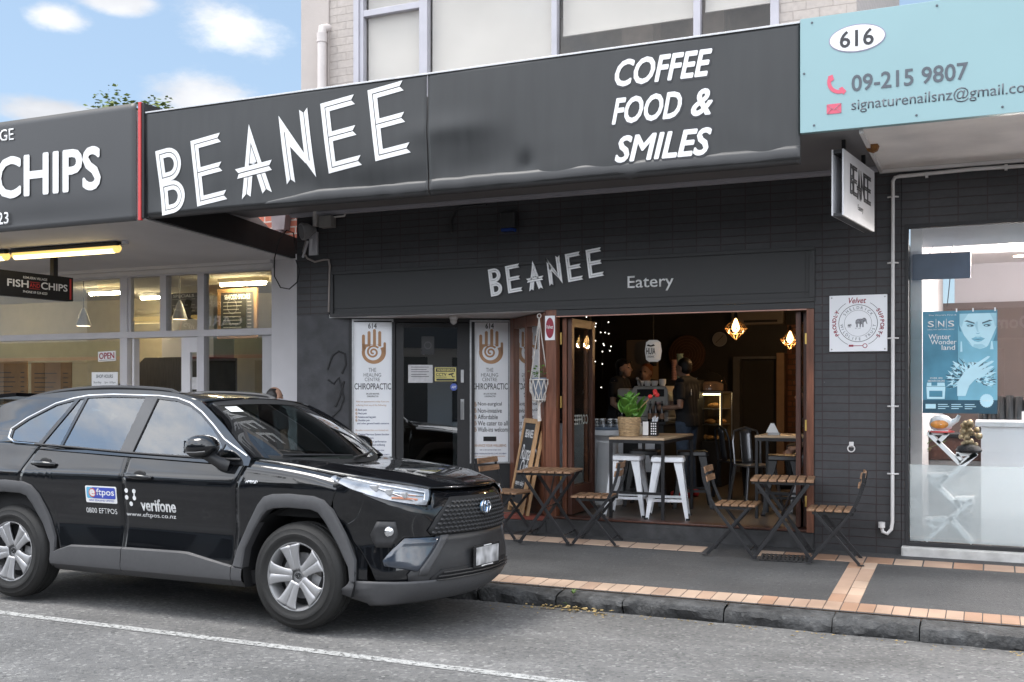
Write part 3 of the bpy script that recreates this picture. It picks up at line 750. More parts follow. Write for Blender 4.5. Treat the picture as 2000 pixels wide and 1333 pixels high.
# ---- long cafe fascia
fx0, fx1, fxm = ony(285, 755, YC).x, ony(1563, 755, YC).x, ony(835, 755, YC).x
fz0, fz1 = 3.41, 4.455
fo = Vector(((fx0 + fx1) / 2, YC, fz0))
fascia = thing('fascia_sign', 'long dented charcoal fascia sign with large white letters, along the cafe canopy edge', 'sign', fo)
def dent(X, Z):
    u = X - fxm; v = (Z - fz0) / (fz1 - fz0); d = 0
    d += .040 * math.exp(-((u - .42) / .40) ** 2 - ((v - .16) / .26) ** 2)
    d -= .016 * math.exp(-((u - .2) / .35) ** 2 - ((v - .52) / .10) ** 2)
    d += .03 * math.exp(-((u + .6) / .7) ** 2 - ((v - .05) / .16) ** 2)
    d += .035 * math.exp(-((u - .95) / .07) ** 2 - ((v - .13) / .10) ** 2)
    d += .016 * math.exp(-((u + 1.3) / .35) ** 2 - ((v - .16) / .2) ** 2)
    d += .02 * math.exp(-((u + 3.0) / .3) ** 2 - ((v - .2) / .3) ** 2)
    d += .006 * noise.noise(Vector((X * .9, Z * 1.6, 3)))
    d += .004 * noise.noise(Vector((X * 4, Z * 5, 8))) * max(0, 1 - v * 2)
    return d
def crimp(X):
    return .014 * noise.noise(Vector((X * 1.3, 1, 5))) + .009 * noise.noise(Vector((X * 5, 2, 5)))
for a, b in ((fx0, fxm - .006), (fxm + .006, fx1)):
    bm = bmn(); nu = int((b - a) / .035)
    def ff(u, v, a=a, b=b):
        X = a + (b - a) * u; Z = fz0 + (fz1 - fz0) * v
        dm = dent(X, Z)
        return Vector((X - fo.x, YC + dm - fo.y, Z - fo.z))
    gridf(bm, ff, nu, 34)
    obj('sign_panel', bm, M_sign, fascia, smooth=True, ang=180, solid=.004)
    bm = bmn()
    def lip(u, v, a=a, b=b):
        X = a + (b - a) * u; k = 1 if X > -1.9 else .0
        Y0 = dent(X, fz0); c = crimp(X); hk = max(.12, min(1, (X + 6.6) / .8)); c *= hk
        prof = [(Y0 - .003, .105 * hk + c), (Y0 - .007 * hk - .002, .045 * hk + .5 * c), (Y0 - .001 + c * .5, .0), (Y0 + .035, -.035 + .5 * c), (Y0 + .10, -.02)]
        j = v * 4; i = min(3, int(j)); f = j - i
        y, z = [p * (1 - f) + q * f for p, q in zip(prof[i], prof[i + 1])]
        return Vector((X - fo.x, YC + y - fo.y, z))
    gridf(bm, lip, nu, 8)
    obj('bent_lip', bm, M_signgrey, fascia, smooth=True, ang=60, solid=.002)
bm = bmn(); box(bm, fx0 - fo.x, fx1 - fo.x, -.012, .03, fz1 - fz0 - .004, fz1 - fz0 + .012); obj('top_trim', bm, M_silver, fascia, bev=.002)
P0 = ony(317, 415, YC)
def drape(o, clear=.0045):       # vinyl letters follow the dented sheet
    me = o.data
    b_ = bmesh.new(); b_.from_mesh(me); bmesh.ops.triangulate(b_, faces=b_.faces); bmesh.ops.subdivide_edges(b_, edges=[e for e in b_.edges if e.calc_length() > .05], cuts=3, use_grid_fill=True); bmesh.ops.triangulate(b_, faces=b_.faces); b_.to_mesh(me); b_.free()
    for v in me.vertices:
        X = v.co.x + fo.x; Z = v.co.z + fo.z; v.co.y += dent(X, Z) + (YC - fo.y)
lt = deco_sign('lettering', Wm(P0.x, P0.z - .035, 0, .13, (fo.x, .007, fo.z)), 2.92, .665, M_white, fascia, .003)
drape(lt)
for (s_, px0, px1, zb, zt) in (('COFFEE', 1203, 1390, 4.14, 4.345), ('FOOD', 1197, 1331, 3.83, 4.035), ('&', 1352, 1391, 3.83, 4.03), ('SMILES', 1203, 1389, 3.513, 3.718)):
    xa, xb = ony(px0, 755, YC).x, ony(px1, 755, YC).x
    bk = text('lettering_edge', s_, (xa - fo.x - .012, zb - fo.z - .012, xb - fo.x + .012, zt - fo.z + .012), Wm(0, 0, -.0055), M_ink, fascia, .0005, .05, .28); drape(bk)
    o = text('lettering', s_, (xa - fo.x, zb - fo.z, xb - fo.x, zt - fo.z), Wm(0, 0, -.007), M_white, fascia, .001, .034, .28); drape(o)

# ---- wall lettering on the black board
P1 = ony(960, 580, YF - .01)
ws = thing('wall_sign', 'raised white deco lettering on the black board above the doors', 'sign', (P1.x, YF, P1.z))
deco_sign('letter_backing', Matrix.Translation((.012, 0, -.012)) @ Wm(0, 0, -.001, .134), 1.26, .287, M_ink, ws, .006)
deco_sign('lettering', Wm(0, 0, -.009, .134), 1.26, .287, mat('brushed white letter', (.92, .92, .93), .35, var=.1, vscale=3), ws, .012)
pa, pb = ony(1226, 563, YF), ony(1316, 540, YF)
text('small_lettering', 'Eatery', (pa.x - P1.x, 2.595 - P1.z, pb.x - P1.x, 2.75 - P1.z), Wm(0, 0, -.003), M_white, ws, .006, .004)

# ---- teal sign over the nail salon
tx0 = fx1 + .004; TZ0, TZ1 = 3.60, 4.475
teal = thing('fascia_sign', 'pale teal fascia sign with a phone number, at the right end of the canopy', 'sign', (tx0, YC, TZ0))
M_teal = mat('pale teal vinyl', (.255, .40, .425), .4, var=.05, vscale=.8)
bm = bmn(); box(bm, 0, 4.5, -.03, .03, 0, TZ1 - TZ0); obj('sign_panel', bm, M_teal, teal, bev=.003)
def tpx(px, py): p = ony(px, py, YC - .03); return p.x - tx0, p.z - TZ0
M_slate = mat('slate print', (.085, .10, .12), .45, var=.05)
M_teal_d = mat('grey purple rim', (.28, .26, .36), .45)
cx_, cz_ = tpx(1674, 75)
fm = Wm(0, 0, -.0315)
bm = bmn(); flat2(bm, circ(cx_, cz_, .205, 40, ry=.105), Wm(0, 0, -.0305)); obj('oval_rim', bm, M_teal_d, teal)
bm = bmn(); flat2(bm, circ(cx_, cz_, .197, 40, ry=.097), Wm(0, 0, -.033)); obj('oval', bm, M_white, teal)
a, b = tpx(1641, 92), tpx(1706, 58)
text('lettering', '616', (a[0], cz_ - .06, b[0], cz_ + .06), Wm(0, 0, -.0355), M_ink, teal, .001, .02)
a, b = tpx(1664, 178), tpx(1890, 122); zc = tpx(1664, 165)[1]
text('lettering', '09-215 9807', (a[0], zc - .055, b[0], zc + .065), fm, M_slate, teal, .001, .02)
a = tpx(1663, 218); zc = tpx(1663, 208)[1]
text('lettering', 'signaturenailsnz@gmail.com', (a[0], zc - .055, a[0] + 1.26, zc + .055), fm, M_slate, teal, .001, .002)
M_pink = mat('rose print', (.62, .10, .16), .45, var=.03)
cxp, czp = tpx(1629, 168); bm = bmn()     # handset
bm = bmn()
A = circ(cxp + .045, czp + .03, .095, 14, R(150), R(290)); B_ = circ(cxp + .045, czp + .03, .067, 14, R(150), R(290)); loft2(bm, A, B_, fm)
flat2(bm, [(cxp - .045, czp + .075), (cxp - .01, czp + .085), (cxp + .0, czp + .045), (cxp - .025, czp + .03)], fm, .0025)
flat2(bm, [(cxp + .035, czp - .025), (cxp + .06, czp - .015), (cxp + .09, czp - .05), (cxp + .07, czp - .075)], fm, .0025)
obj('handset_icon', bm, M_pink, teal)
cxp, czp = tpx(1629, 213); bm = bmn(); flat2(bm, rect(cxp - .053, czp - .037, cxp + .053, czp + .037), fm); obj('envelope_icon', bm, M_pink, teal)
bm = bmn()
for q in (((-.053, .037), (0, -.008)), ((0, -.008), (.053, .037)), ((-.053, -.037), (-.015, .004)), ((.053, -.037), (.015, .004))):
    bar(bm, Wm(0, 0, -.0345) @ Vector((cxp + q[0][0], czp + q[0][1], 0)), Wm(0, 0, -.0345) @ Vector((cxp + q[1][0], czp + q[1][1], 0)), .005, .001)
obj('envelope_fold', bm, M_teal, teal)
bm = bmn()
for px, py in ((1586, 52), (1568, 145), (1590, 248), (1830, 8), (1958, 213), (1790, 232)):
    u, v = tpx(px, py)
    if px == 1568: u = .03
    if py > 200: v = .05
    if py < 60: v = TZ1 - TZ0 - .04
    lathe(bm, [(.009, -.034), (.007, -.036)], 10, (u, 0, v), 'Y')
obj('screw', bm, M_slate, teal)

# ---- fish and chip shop fascia
qx1 = ony(279, 755, YC).x
fcz0, fcz1 = 3.36, 4.57
fcs = thing('fascia_sign', 'charcoal fascia sign with white lettering and a red right edge, over the left shop', 'sign', (qx1, YC - .02, fcz0))
bm = bmn()
def fq(u, v):
    X = -4.6 + 4.53 * u; Z = v * (fcz1 - fcz0)
    return Vector((X, .018 * math.exp(-((X + 1.6) / 1.2) ** 2 - ((v - .06) / .12) ** 2) + .004 * noise.noise(Vector((X * 1.2, Z * 2, 1))), Z))
gridf(bm, fq, 60, 20); obj('sign_panel', bm, M_signgrey, fcs, smooth=True, ang=180, solid=.004)
bm = bmn(); box(bm, -.035, 0, -.012, .02, 0, fcz1 - fcz0); obj('red_edge', bm, M_red, fcs, bev=.002)
bm = bmn(); box(bm, .0, .03, .0, .4, .02, fcz1 - fcz0 - .01); obj('end_cap', bm, M_black, fcs)
def fpx(px, py): p = ony(px, py, YC - .02); return p.x - qx1, p.z - fcz0
a, b = fpx(2, 375), fpx(196, 290)
text('lettering', 'CHIPS', (a[0] - .06, fpx(100, 376)[1] - .01, b[0], fpx(100, 299)[1]), Wm(0, 0, -.008), M_white, fcs, .002, .03)
a, b = fpx(2, 375), fpx(28, 290)
text('lettering', 'VILLAGE', (b[0] - .68, fpx(14, 276)[1], b[0], fpx(14, 253)[1]), Wm(0, 0, -.008), M_white, fcs, .002, .005)
text('lettering', 'PHONE 09 524 6223', (fpx(18, 430)[0] - 1.6, fpx(10, 439)[1], fpx(18, 430)[0], fpx(10, 415)[1]), Wm(0, 0, -.008), M_white, fcs, .002, .01)

# ---- hanging blade sign of the cafe
b0, b1 = Vector((-1.06, 8.62, 0)), Vector((-.93, 9.67, 0)); bv = b1 - b0; ba = math.atan2(bv.y, bv.x)
blade = thing('hanging_sign', 'two board grey blade sign with dark deco lettering, hung under the right canopy', 'sign', (b0.x, b0.y, 3.0), ba)
M_galv = mat('painted grey blade', (.60, .60, .62), .45, var=.08, vscale=3)
bl = bv.length
bm = bmn(); box(bm, 0, bl, -.012, 0, 0, .52); box(bm, .0, bl, .07, .082, 0, .52); obj('board', bm, M_galv, blade, bev=.002)
bm = bmn(); box(bm, .01, bl - .01, .0, .07, -.004, .02); box(bm, .01, bl - .01, .0, .07, .49, .516); obj('spacer', bm, M_black, blade)
for xx in (.2, bl - .2): bm = bmn(); bar(bm, (xx, .035, .49), (xx, .035, .63), .03); obj('hanger_rod', bm, M_blackmetal, blade)
bmx = WALLROT.copy()
deco_sign('lettering', Matrix.Translation((.2, -.013, .2)) @ WALLROT, bl - .34, .24, M_ink, blade, .002)
text('small_lettering', 'Eatery', (.46, .09, .64, .15), Matrix.Translation((0, -.013, 0)) @ WALLROT, M_ink, blade, .001)

# ---- hanging sign of the fish shop
hs0, hs1 = Vector((-10.64, 8.75, 0)), Vector((-10.64, 10.0, 0))
hang = thing('hanging_sign', 'black box sign with white and red lettering, hung from the left soffit', 'sign', (-10.64, 8.75, 2.74), R(90))
bm = bmn(); box(bm, -.35, 1.25, 0, .12, 0, .3); obj('sign_box', bm, M_dark, hang, bev=.004)
bm = bmn(); box(bm, 1.19, 1.215, -.004, 0, .02, .28); obj('red_stripe', bm, M_red, hang)
for xx in (-.1, 1.0): bm = bmn(); box(bm, xx - .035, xx + .035, .03, .09, .3, .56); obj('hanger_post', bm, M_blackmetal, hang)
Hm_ = Matrix.Translation((0, -.002, 0)) @ WALLROT
def hpx(px):
    t = (px - 1000) / 2071.; D = -10.64 / (cs * t - sn); return (cs + sn * t) * D - 8.75
x0_, x1_, x2_, x3_ = hpx(14), hpx(55), hpx(80), hpx(131)
text('lettering', 'FISH', (x0_, .115, x1_, .2), Hm_, M_white, hang, .002, .025)
text('red_lettering', 'AND', (x1_ + .02, .125, x2_ - .02, .175), Hm_, M_red, hang, .002, .015)
bm = bmn(); flat2(bm, rect(x1_ + .02, .185, x2_ - .02, .191), Hm_); flat2(bm, rect(x1_ + .02, .107, x2_ - .02, .113), Hm_); obj('red_rule', bm, M_red, hang)
text('lettering', 'CHIPS', (x2_, .115, x3_, .2), Hm_, M_white, hang, .002, .025)
text('small_lettering', 'REMUERA VILLAGE', (hpx(45), .222, hpx(92), .252), Hm_, M_white, hang, .001, .01)
text('small_lettering', 'PHONE 09 524 6223', (hpx(45), .05, hpx(92), .08), Hm_, M_white, hang, .001, .01)
bm = bmn(); ring2(bm, hpx(0) - .16, .15, .105, .12, Hm_); obj('emblem_ring', bm, M_white, hang)

# ---- healing centre banners either side of the door
def hand(bm, cx, cy, h, m, t, mir=1):
    """flat palm with four fingers, thumb and a spiral cut left open"""
    k = h
    def q(pts): return [(cx + mir * a * k, cy + b * k) for a, b in pts]
    def finger(xa, xb, y0, y1):
        r = (xb - xa) / 2; c = circ((xa + xb) / 2, y1 - r, r, 8, 0, math.pi)
        p = [(xb, y0)] + c + [(xa, y0)]
        flat2(bm, q(p) if mir > 0 else q(p)[::-1], m, t)
    for xa, xb, y1 in ((-.33, -.245, .84), (-.17, -.085, .94), (-.015, .07, 1.0), (.135, .22, .94)): finger(xa, xb, .50, y1)
    finger(.285, .355, .30, .62)
    # palm: disc band with an open spiral inside
    out = circ(0.01, .33, .345, 40, R(150), R(390), ry=.33); inn = circ(-.01, .335, .235, 40, R(150), R(390))
    loft2(bm, q(out), q(inn), m, t)
    flat2(bm, q([(-.33, .40), (-.33, .56), (.22, .56), (.22, .52), (.08, .565), (-.08, .55), (-.2, .47), (-.245, .38)]), m, t)
    n = 60; A = []; B_ = []
    for i in range(n + 1):
        a = R(40) + i / n * R(620); r = .185 - .16 * i / n; w = .028
        A.append((-.01 + (r + w) * math.cos(a), .335 + (r + w) * math.sin(a))); B_.append((-.01 + (r - w * .9) * math.cos(a), .335 + (r - w * .9) * math.sin(a)))
    loft2(bm, q(A), q(B_), m, t * .8)
def banner(pxa, pxb, pyt, pyb, lab, right):
    xa, yt = rpix(pxa, pyt); xb, yb = rpix(pxb, pyb)
    yb = min(yb, yt - .5); w = xb - xa; h = yt - yb
    o = RM @ Vector((xa, yb, 0))
    t = thing('banner_sign', lab, 'sign', o, RA)
    bm = bmn(); box(bm, 0, w, -.0, .03, 0, h); obj('sign_face', bm, M_signw, t)
    bm = bmn()
    for q in ((-.02, 0, -.02, h + .02), (w, w + .02, -.02, h + .02), (0, w, -.02, 0), (0, w, h, h + .02)): box(bm, q[0], q[1], -.014, .03, q[2], q[3])
    obj('frame', bm, M_silver, t, bev=.002)
    m = Matrix.Translation((0, -.001, 0)) @ WALLROT
    def Y(py): return yt - (py - pyt) * (yt - yb) / (pyb - pyt) - yb
    s_ = h / (pyb - pyt)
    def tx(s_, u0, u1, pya, pyb_, mm, b=.0, name='lettering'): text(name, s_, (u0 * w, Y(pyb_), u1 * w, Y(pya)), m, mm, t, .0008, b)
    tx('614', .38, .60, 632, 642, M_ink if right else mat('grey ink', (.16, .16, .17), .5), .03)
    bm = bmn(); hand(bm, w * .52, Y(711), Y(643) - Y(711), m, .0008, 1); obj('hand_emblem', bm, M_gold, t)
    G = mat('grey text', (.13, .13, .14), .5)
    tx('THE', .39, .59, 719, 727, G); tx('HEALING', .26, .72, 729, 736, G); tx('CENTRE', .29, .69, 738, 745, G)
    tx('CHIROPRACTIC', .02, .98, 749, 761, M_ink, .012)
    tx('DR LUKE HEATHER', .33, .67, 768, 771, M_ink, .02); tx('CHIROPRACTOR', .35, .65, 773, 776, M_ink, .02)
    if right:
        bm = bmn()
        for i, s_ in enumerate(('Non-surgical', 'Non-invasive', 'Affordable', 'We cater to all', 'Walk-ins welcome')):
            y = 790 + i * 12.3; tx(s_, .17, .17 + .054 * len(s_), y - 4.5, y + 4.5, M_ink, .012)
            hand(bm, w * .09, Y(y + 4.5), Y(y - 5) - Y(y + 4.5), m, .0008, 1)
        obj('bullet', bm, M_gold, t)
        bm = bmn(); flat2(bm, rect(w * .32, Y(862), w * .67, Y(853)), m, .003); obj('letter_slot', bm, M_dark, t)
        tx('ENHANCE YOUR WELLBEING', .06, .94, 868, 873, M_gold, .01)
        tx('refer to the web site to learn more', .22, .8, 877.5, 880, M_blueink, .02)
        tx('WWW.THEHEALINGCENTRE.CO.NZ | 09-2188019', .06, .94, 885, 888.5, M_blueink, .03)
        tx('GET YOUR EMOTIONAL HEALTH ASSESSMENT', .08, .92, 890.5, 892.5, M_gold, .02)
    else:
        tx('Make an appointment today if you are', .06, .93, 783, 787, M_gold, .0); tx('suffering from any of the following:', .06, .86, 790, 794, M_gold, .0)
        bm = bmn()
        for i, (s_, y, e) in enumerate((('Back pain', 801, .34), ('Neck pain', 808, .34), ('Sciatica and leg pain', 815, .58), ('Shoulder pain', 821.5, .42), ('Optimal Nervous System function', 849, .93), ('Improved posture', 856, .52), ('Improved athletic performance', 863, .86), ('Optimal health and wellbeing', 869.5, .82))):
            tx(s_, .12, e, y - 2.2, y + 2.6, M_blueink, .02); hand(bm, w * .07, Y(y + 2.5), Y(y - 3) - Y(y + 2.5), m, .0008)
        obj('bullet', bm, M_gold, t)
        tx('and other general health concerns', .09, .93, 825.5, 830, M_blueink, .02)
        tx('Benefits include (but not limited to):', .05, .92, 839, 843, M_gold)
        tx('Refer to the website to learn more', .22, .8, 878, 881, M_blueink, .02); tx('WWW.THEHEALINGCENTRE.CO.NZ | 09-2188019', .06, .94, 887, 890, M_blueink, .02)
    return t
banner(691, 765, 627, 901, 'tall white banner crowded with small print, left of the glass door', False)
banner(921, 993, 629, 902, 'tall white banner with bold bullet lines and a letter slot, right of the door', True)
# stickers on the door
def dthing(name, lab, cat, pxa, pya, pxb, pyb, m, dz=-.022, th=.002, bev=0):
    xa, ya = rpix(pxa, pyb); xb, yb = rpix(pxb, pya)
    t = thing(name, lab, cat, RM @ Vector((xa, ya, dz)), RA)
    return t, xb - xa, yb - ya
DM = Matrix.Translation((0, -.002, 0)) @ WALLROT
M_yel = mat('yellow sticker', (.66, .58, .20), .45, var=.04)
t, w, h = dthing('warning_sign', 'yellow and black camera warning sticker on the glass door', 'sticker', 847, 716, 893, 747, M_yel)
bm = bmn(); flat2(bm, rect(0, 0, w, h), WALLROT); obj('backing', bm, M_ink, t)
bm = bmn(); flat2(bm, rect(.012, .012, w - .012, h - .012), DM, .001); obj('face', bm, M_yel, t)
DM2 = Matrix.Translation((0, -.0032, 0)) @ WALLROT
bm = bmn(); flat2(bm, rect(.025, h * .66, w - .025, h * .88), DM2, .0006); flat2(bm, rect(.03, h * .1, w - .03, h * .22), DM2, .0006)
for p in ([(.62 * w, .52 * h), (.86 * w, .6 * h), (.84 * w, .5 * h), (.64 * w, .44 * h)], [(.74 * w, .46 * h), (.8 * w, .3 * h), (.9 * w, .32 * h), (.9 * w, .36 * h), (.82 * w, .36 * h), (.78 * w, .48 * h)]): flat2(bm, p, DM2, .0006)
obj('printed_band', bm, M_ink, t)
DM3 = Matrix.Translation((0, -.004, 0)) @ WALLROT
text('lettering', 'WARNING', (w * .14, h * .70, w * .86, h * .84), DM3, M_yel, t, .0005, .03)
text('lettering', 'CCTV', (w * .1, h * .40, w * .54, h * .58), DM3, M_ink, t, .0005, .03); text('lettering', 'IN OPERATION', (w * .1, h * .29, w * .54, h * .35), DM3, M_ink, t, .0005, .02)
t, w, h = dthing('round_sticker', 'blue octagonal security sticker on the glass door', 'sticker', 879, 748, 894, 765, M_blueink)
bm = bmn(); flat2(bm, circ(w / 2, h / 2, w / 2, 8, R(22.5), R(382.5)), WALLROT); obj('face', bm, mat('sticker blue', (.09, .14, .48), .4), t)
text('lettering', 'ADT', (w * .2, h * .38, w * .8, h * .62), DM, M_white, t, .0005, .03, .2)
t, w, h = dthing('paper_notice', 'white paper notice taped inside the glass door', 'notice', 797, 713, 845, 748, M_white)
bm = bmn(); flat2(bm, rect(0, 0, w, h), WALLROT, .001); obj('sheet', bm, M_paperd, t)
bm = bmn()
for k, yy in enumerate((.86, .72, .6, .45, .33)): flat2(bm, rect(w * .12, h * yy, w * (.85 - .1 * (k % 2)), h * yy + .006), DM, .0005)
obj('printed_line', bm, M_signgrey, t)
t, w, h = dthing('reversed_notice', 'dark square notice stuck high inside the glass door', 'notice', 823, 657, 848, 693, M_dark)
bm = bmn(); flat2(bm, rect(0, 0, w, h), WALLROT, .001); obj('sheet', bm, M_black, t)
bm = bmn(); ring2(bm, w / 2, h / 2, w * .22, w * .3, DM, .0005); obj('printed_mark', bm, M_signgrey, t)
# dome camera on the recess soffit
p = ony(886, 622, YF + .35)
t = thing('security_camera', 'small white dome camera under the entrance soffit', 'camera', (p.x, p.y, 2.43))
bm = bmn(); lathe(bm, [(.045, 0), (.045, -.03), (.035, -.035)], 18); obj('base', bm, M_white, t, smooth=True)
bm = bmn(); lathe(bm, [(.037, -.03), (.04, -.05), (.03, -.075), (.012, -.088), (.001, -.09)], 18); obj('dome', bm, mat('camera dome', (.55, .54, .53), .2), t, smooth=True)

# ---- round club sign on the brick pier
pa, pb = ony(1620, 688, YF - .015), ony(1733, 577, YF - .015)
w = pb.x - pa.x; zt1, zb1 = ony(1676, 577, YF).z, ony(1676, 687, YF).z; h = zt1 - zb1
t = thing('square_sign', 'square white sign with a circular emblem, screwed to the black brick pier', 'sign', (pa.x, YF, zb1))
bm = bmn(); box(bm, 0, w, -.018, -.002, 0, h); obj('board', bm, M_signw, t, bev=.002)
m = Matrix.Translation((0, -.0185, 0)) @ WALLROT; cx, cy = w / 2, h / 2; r = w * .355
M_maroon = mat('maroon print', (.30, .025, .05), .45)
bm = bmn()
for a0, a1 in ((20, 60), (120, 160), (200, 245), (295, 340)): ring2(bm, cx, cy, r * 1.17, r * 1.19, m, .0006, R(a0), R(a1), 12)
ring2(bm, cx, cy, r * .93, r * .955, m, .0006); ring2(bm, cx, cy, r * .66, r * .672, m, .0006); obj('printed_ring', bm, M_ink, t)
def arctext(s_, rad, a_mid, size, mm, par, cw=True, b=.02, step=1.0):
    n = len(s_); bm = bmn()
    for i, ch in enumerate(s_):
        if ch == ' ': continue
        a = a_mid + ((n - 1) / 2 - i) * step * size / rad * (1 if cw else -1)
        me = textmesh(ch, 0, b, 0, 'CENTER')
        x0c = (min(v.co.x for v in me.vertices) + max(v.co.x for v in me.vertices)) / 2
        rot = a - R(90) if cw else a + R(90)
        M_ = m @ Matrix.Translation((cx + rad * math.cos(a), cy + rad * math.sin(a), 0)) @ Matrix.Rotation(rot, 4, 'Z') @ Matrix.Scale(size, 4) @ Matrix.Translation((-x0c, -.36, .02))
        me.transform(M_); bm.from_mesh(me); bpy.data.meshes.remove(me)
    return obj('lettering', bm, mm, par, fix=False)
arctext('PROUDLY', r * 1.18, R(180), .047, M_maroon, t, True, .03, .75); arctext('SUPPORTS', r * 1.18, R(0), .047, M_maroon, t, True, .03, .75)
arctext('SHELDRICK', r * .80, R(90), .036, M_slate, t, True, 0, .95); arctext('WILDLIFE TRUST', r * .80, R(270), .036, M_slate, t, False, 0, .85)
text('lettering', 'Velvet', (w * .34, h * .855, w * .64, h * .955), m, M_maroon, t, .0006, .015, .3)
bm = bmn(); ring2(bm, w * .62, h * .10, .015, .021, m, .0006); flat2(bm, rect(w * .34, h * .085, w * .42, h * .12), m, .0006); flat2(bm, rect(w * .42, h * .095, w * .58, h * .107), m, .0006); obj('printed_key', bm, M_maroon, t)
eleph = [(-.30, -.12), (-.33, .02), (-.30, .18), (-.18, .26), (0, .27), (.12, .26), (.2, .33), (.32, .32), (.40, .22), (.43, .05), (.47, -.10), (.43, -.11), (.38, -.02), (.34, .08), (.26, .06), (.22, -.02), (.22, -.32), (.13, -.32), (.12, -.10), (.05, -.1), (.03, -.32), (-.05, -.32), (-.06, -.08), (-.16, -.06), (-.17, -.32), (-.26, -.32), (-.27, -.1)]
bm = bmn(); flat2(bm, [(cx + .02 + a * w * .26, cy + .005 + b * w * .26) for a, b in eleph][::-1], m, .0006)
flat2(bm, [(cx - .075 + a * w * .09, cy - .022 + b * w * .1) for a, b in eleph][::-1], m, .0006)
obj('elephant_print', bm, mat('pencil grey print', (.22, .22, .24), .5, var=.5, vscale=60), t)
text('lettering', 'EST. 1977', (cx - .025, cy - .05, cx + .025, cy - .042), m, M_slate, t, .0005, .01)
bm = bmn()
for u in (.04, .96):
    for v in (.04, .96): lathe(bm, [(.008, -.018), (.006, -.021)], 8, (u * w, 0, v * h), 'Y')
obj('screw', bm, M_silver, t)

# ---- small maroon oval sign on the door post
pa, pb = ony(1065, 665, YF - .012), ony(1084, 617, YF - .012)
t = thing('post_sign', 'small white sign with a maroon oval, on the timber door post', 'sign', (pa.x, YF - .012, pa.z))
w, h = pb.x - pa.x, pb.z - pa.z
bm = bmn(); box(bm, 0, w, -.008, 0, 0, h); obj('board', bm, M_signw, t, bev=.001)
m = Matrix.Translation((0, -.0085, 0)) @ WALLROT
bm = bmn(); flat2(bm, circ(w / 2, h / 2, w * .42, 24, ry=h * .42), m, .0006); obj('oval', bm, M_maroon, t)
text('lettering', 'Velvet', (w * .16, h * .46, w * .84, h * .62), Matrix.Translation((0, -.0095, 0)) @ WALLROT, M_white, t, .0006, .01, .3)
# ================================================================== LEFT SHOP (fish and chips)
def X(px, Y=YR): return ony(px, 755, Y).x
def Z(py, px, Y=YR): return ony(px, py, Y).z
shop = thing('takeaway_shop', 'single storey takeaway shop with pale window frames and a deep grey canopy, at the left', 'building', (-12, YR, 0))
def spart(name, bm, m, par=None, **k): return cpart(name, bm, m, par or shop, **k)
M_pframe = mat('lilac grey frame', (.56, .55, .58), .5, var=.05, vscale=4)
M_pillar = mat('pale pillar', (.70, .69, .72), .6, var=.06, vscale=2)
ztr = Z(651, 390); ztp = Z(538, 400) + .02
bm = bmn(); box(bm, X(533), XL + .1, YR - .03, YR + .25, 0, 3.3); spart('pillar', bm, M_pillar, bev=.004)
bm = bmn()
box(bm, -22, X(533), YR - .03, YR + .08, ztr - .045, ztr + .04)
box(bm, -22, X(533), YR - .035, YR + .1, ztp, 3.3)
for pa, pb in ((237, 251), (315, 327), (388, 401)):
    z0 = ztr if pa == 315 else .1
    box(bm, X(pa), X(pb), YR - .028, YR + .08, z0, ztp)
box(bm, X(-260), X(-245), YR - .028, YR + .08, .1, ztp)
box(bm, -22, X(237), YR - .02, YR + .2, .1, .75); box(bm, X(401), X(533), YR - .02, YR + .08, .1, .3)
box(bm, X(251), X(256), YR - .01, YR + .06, ztr + .04, ztp); box(bm, X(510), X(533), YR + .02, YR + .06, .3, ztr)
sf = spart('shopfront_frame', bm, M_pframe, bev=.004)
for a, b, z0, z1 in ((-21, X(237), .75, ztr), (-21, X(237), ztr + .04, ztp), (X(401), X(533), ztr + .04, ztp), (X(401), X(533), .3, ztr)):
    bm = bmn(); box(bm, a, b, YR + .02, YR + .026, z0, z1); spart('pane', bm, M_glass, sf)
for a, b in ((X(253), X(315)), (X(327), X(388))):     # louvre blades
    n = 5; bm = bmn()
    for i in range(n):
        z0 = ztr + .04 + (ztp - ztr - .04) * i / n; z1 = ztr + .04 + (ztp - ztr - .04) * (i + 1) / n + .01
        prism(bm, [(YR + .01, z0), (YR + .016, z0), (YR + .04, z1), (YR + .034, z1)], b - a, lambda y, z, c, a=a: Vector((a + c, y, z)))
    spart('louvre_pane', bm, M_glass, sf)
# door: pale leaf ajar on the right of the doorway
bm = bmn()
box(bm, X(354), X(371), YR + .0, YR + .05, .2, ztr - .05); box(bm, X(384), X(389), YR, YR + .05, .2, ztr - .05)
box(bm, X(371), X(384), YR, YR + .05, ztr - .25, ztr - .05); box(bm, X(371), X(384), YR, YR + .05, .2, .5); box(bm, X(258), X(262), YR, YR + .1, .2, ztr - .05)
fd = spart('shop_door', bm, M_pillar, bev=.003)
bm = bmn(); box(bm, X(371), X(384), YR + .02, YR + .026, .5, ztr - .25); spart('pane', bm, M_glass, fd)
bm = bmn()
for z0, z1 in ((1.62, 1.78), (1.42, 1.58), (1.2, 1.38)): box(bm, X(373), X(383.5), YR + .012, YR + .016, z0, z1)
spart('door_sticker', bm, M_paperd, fd)
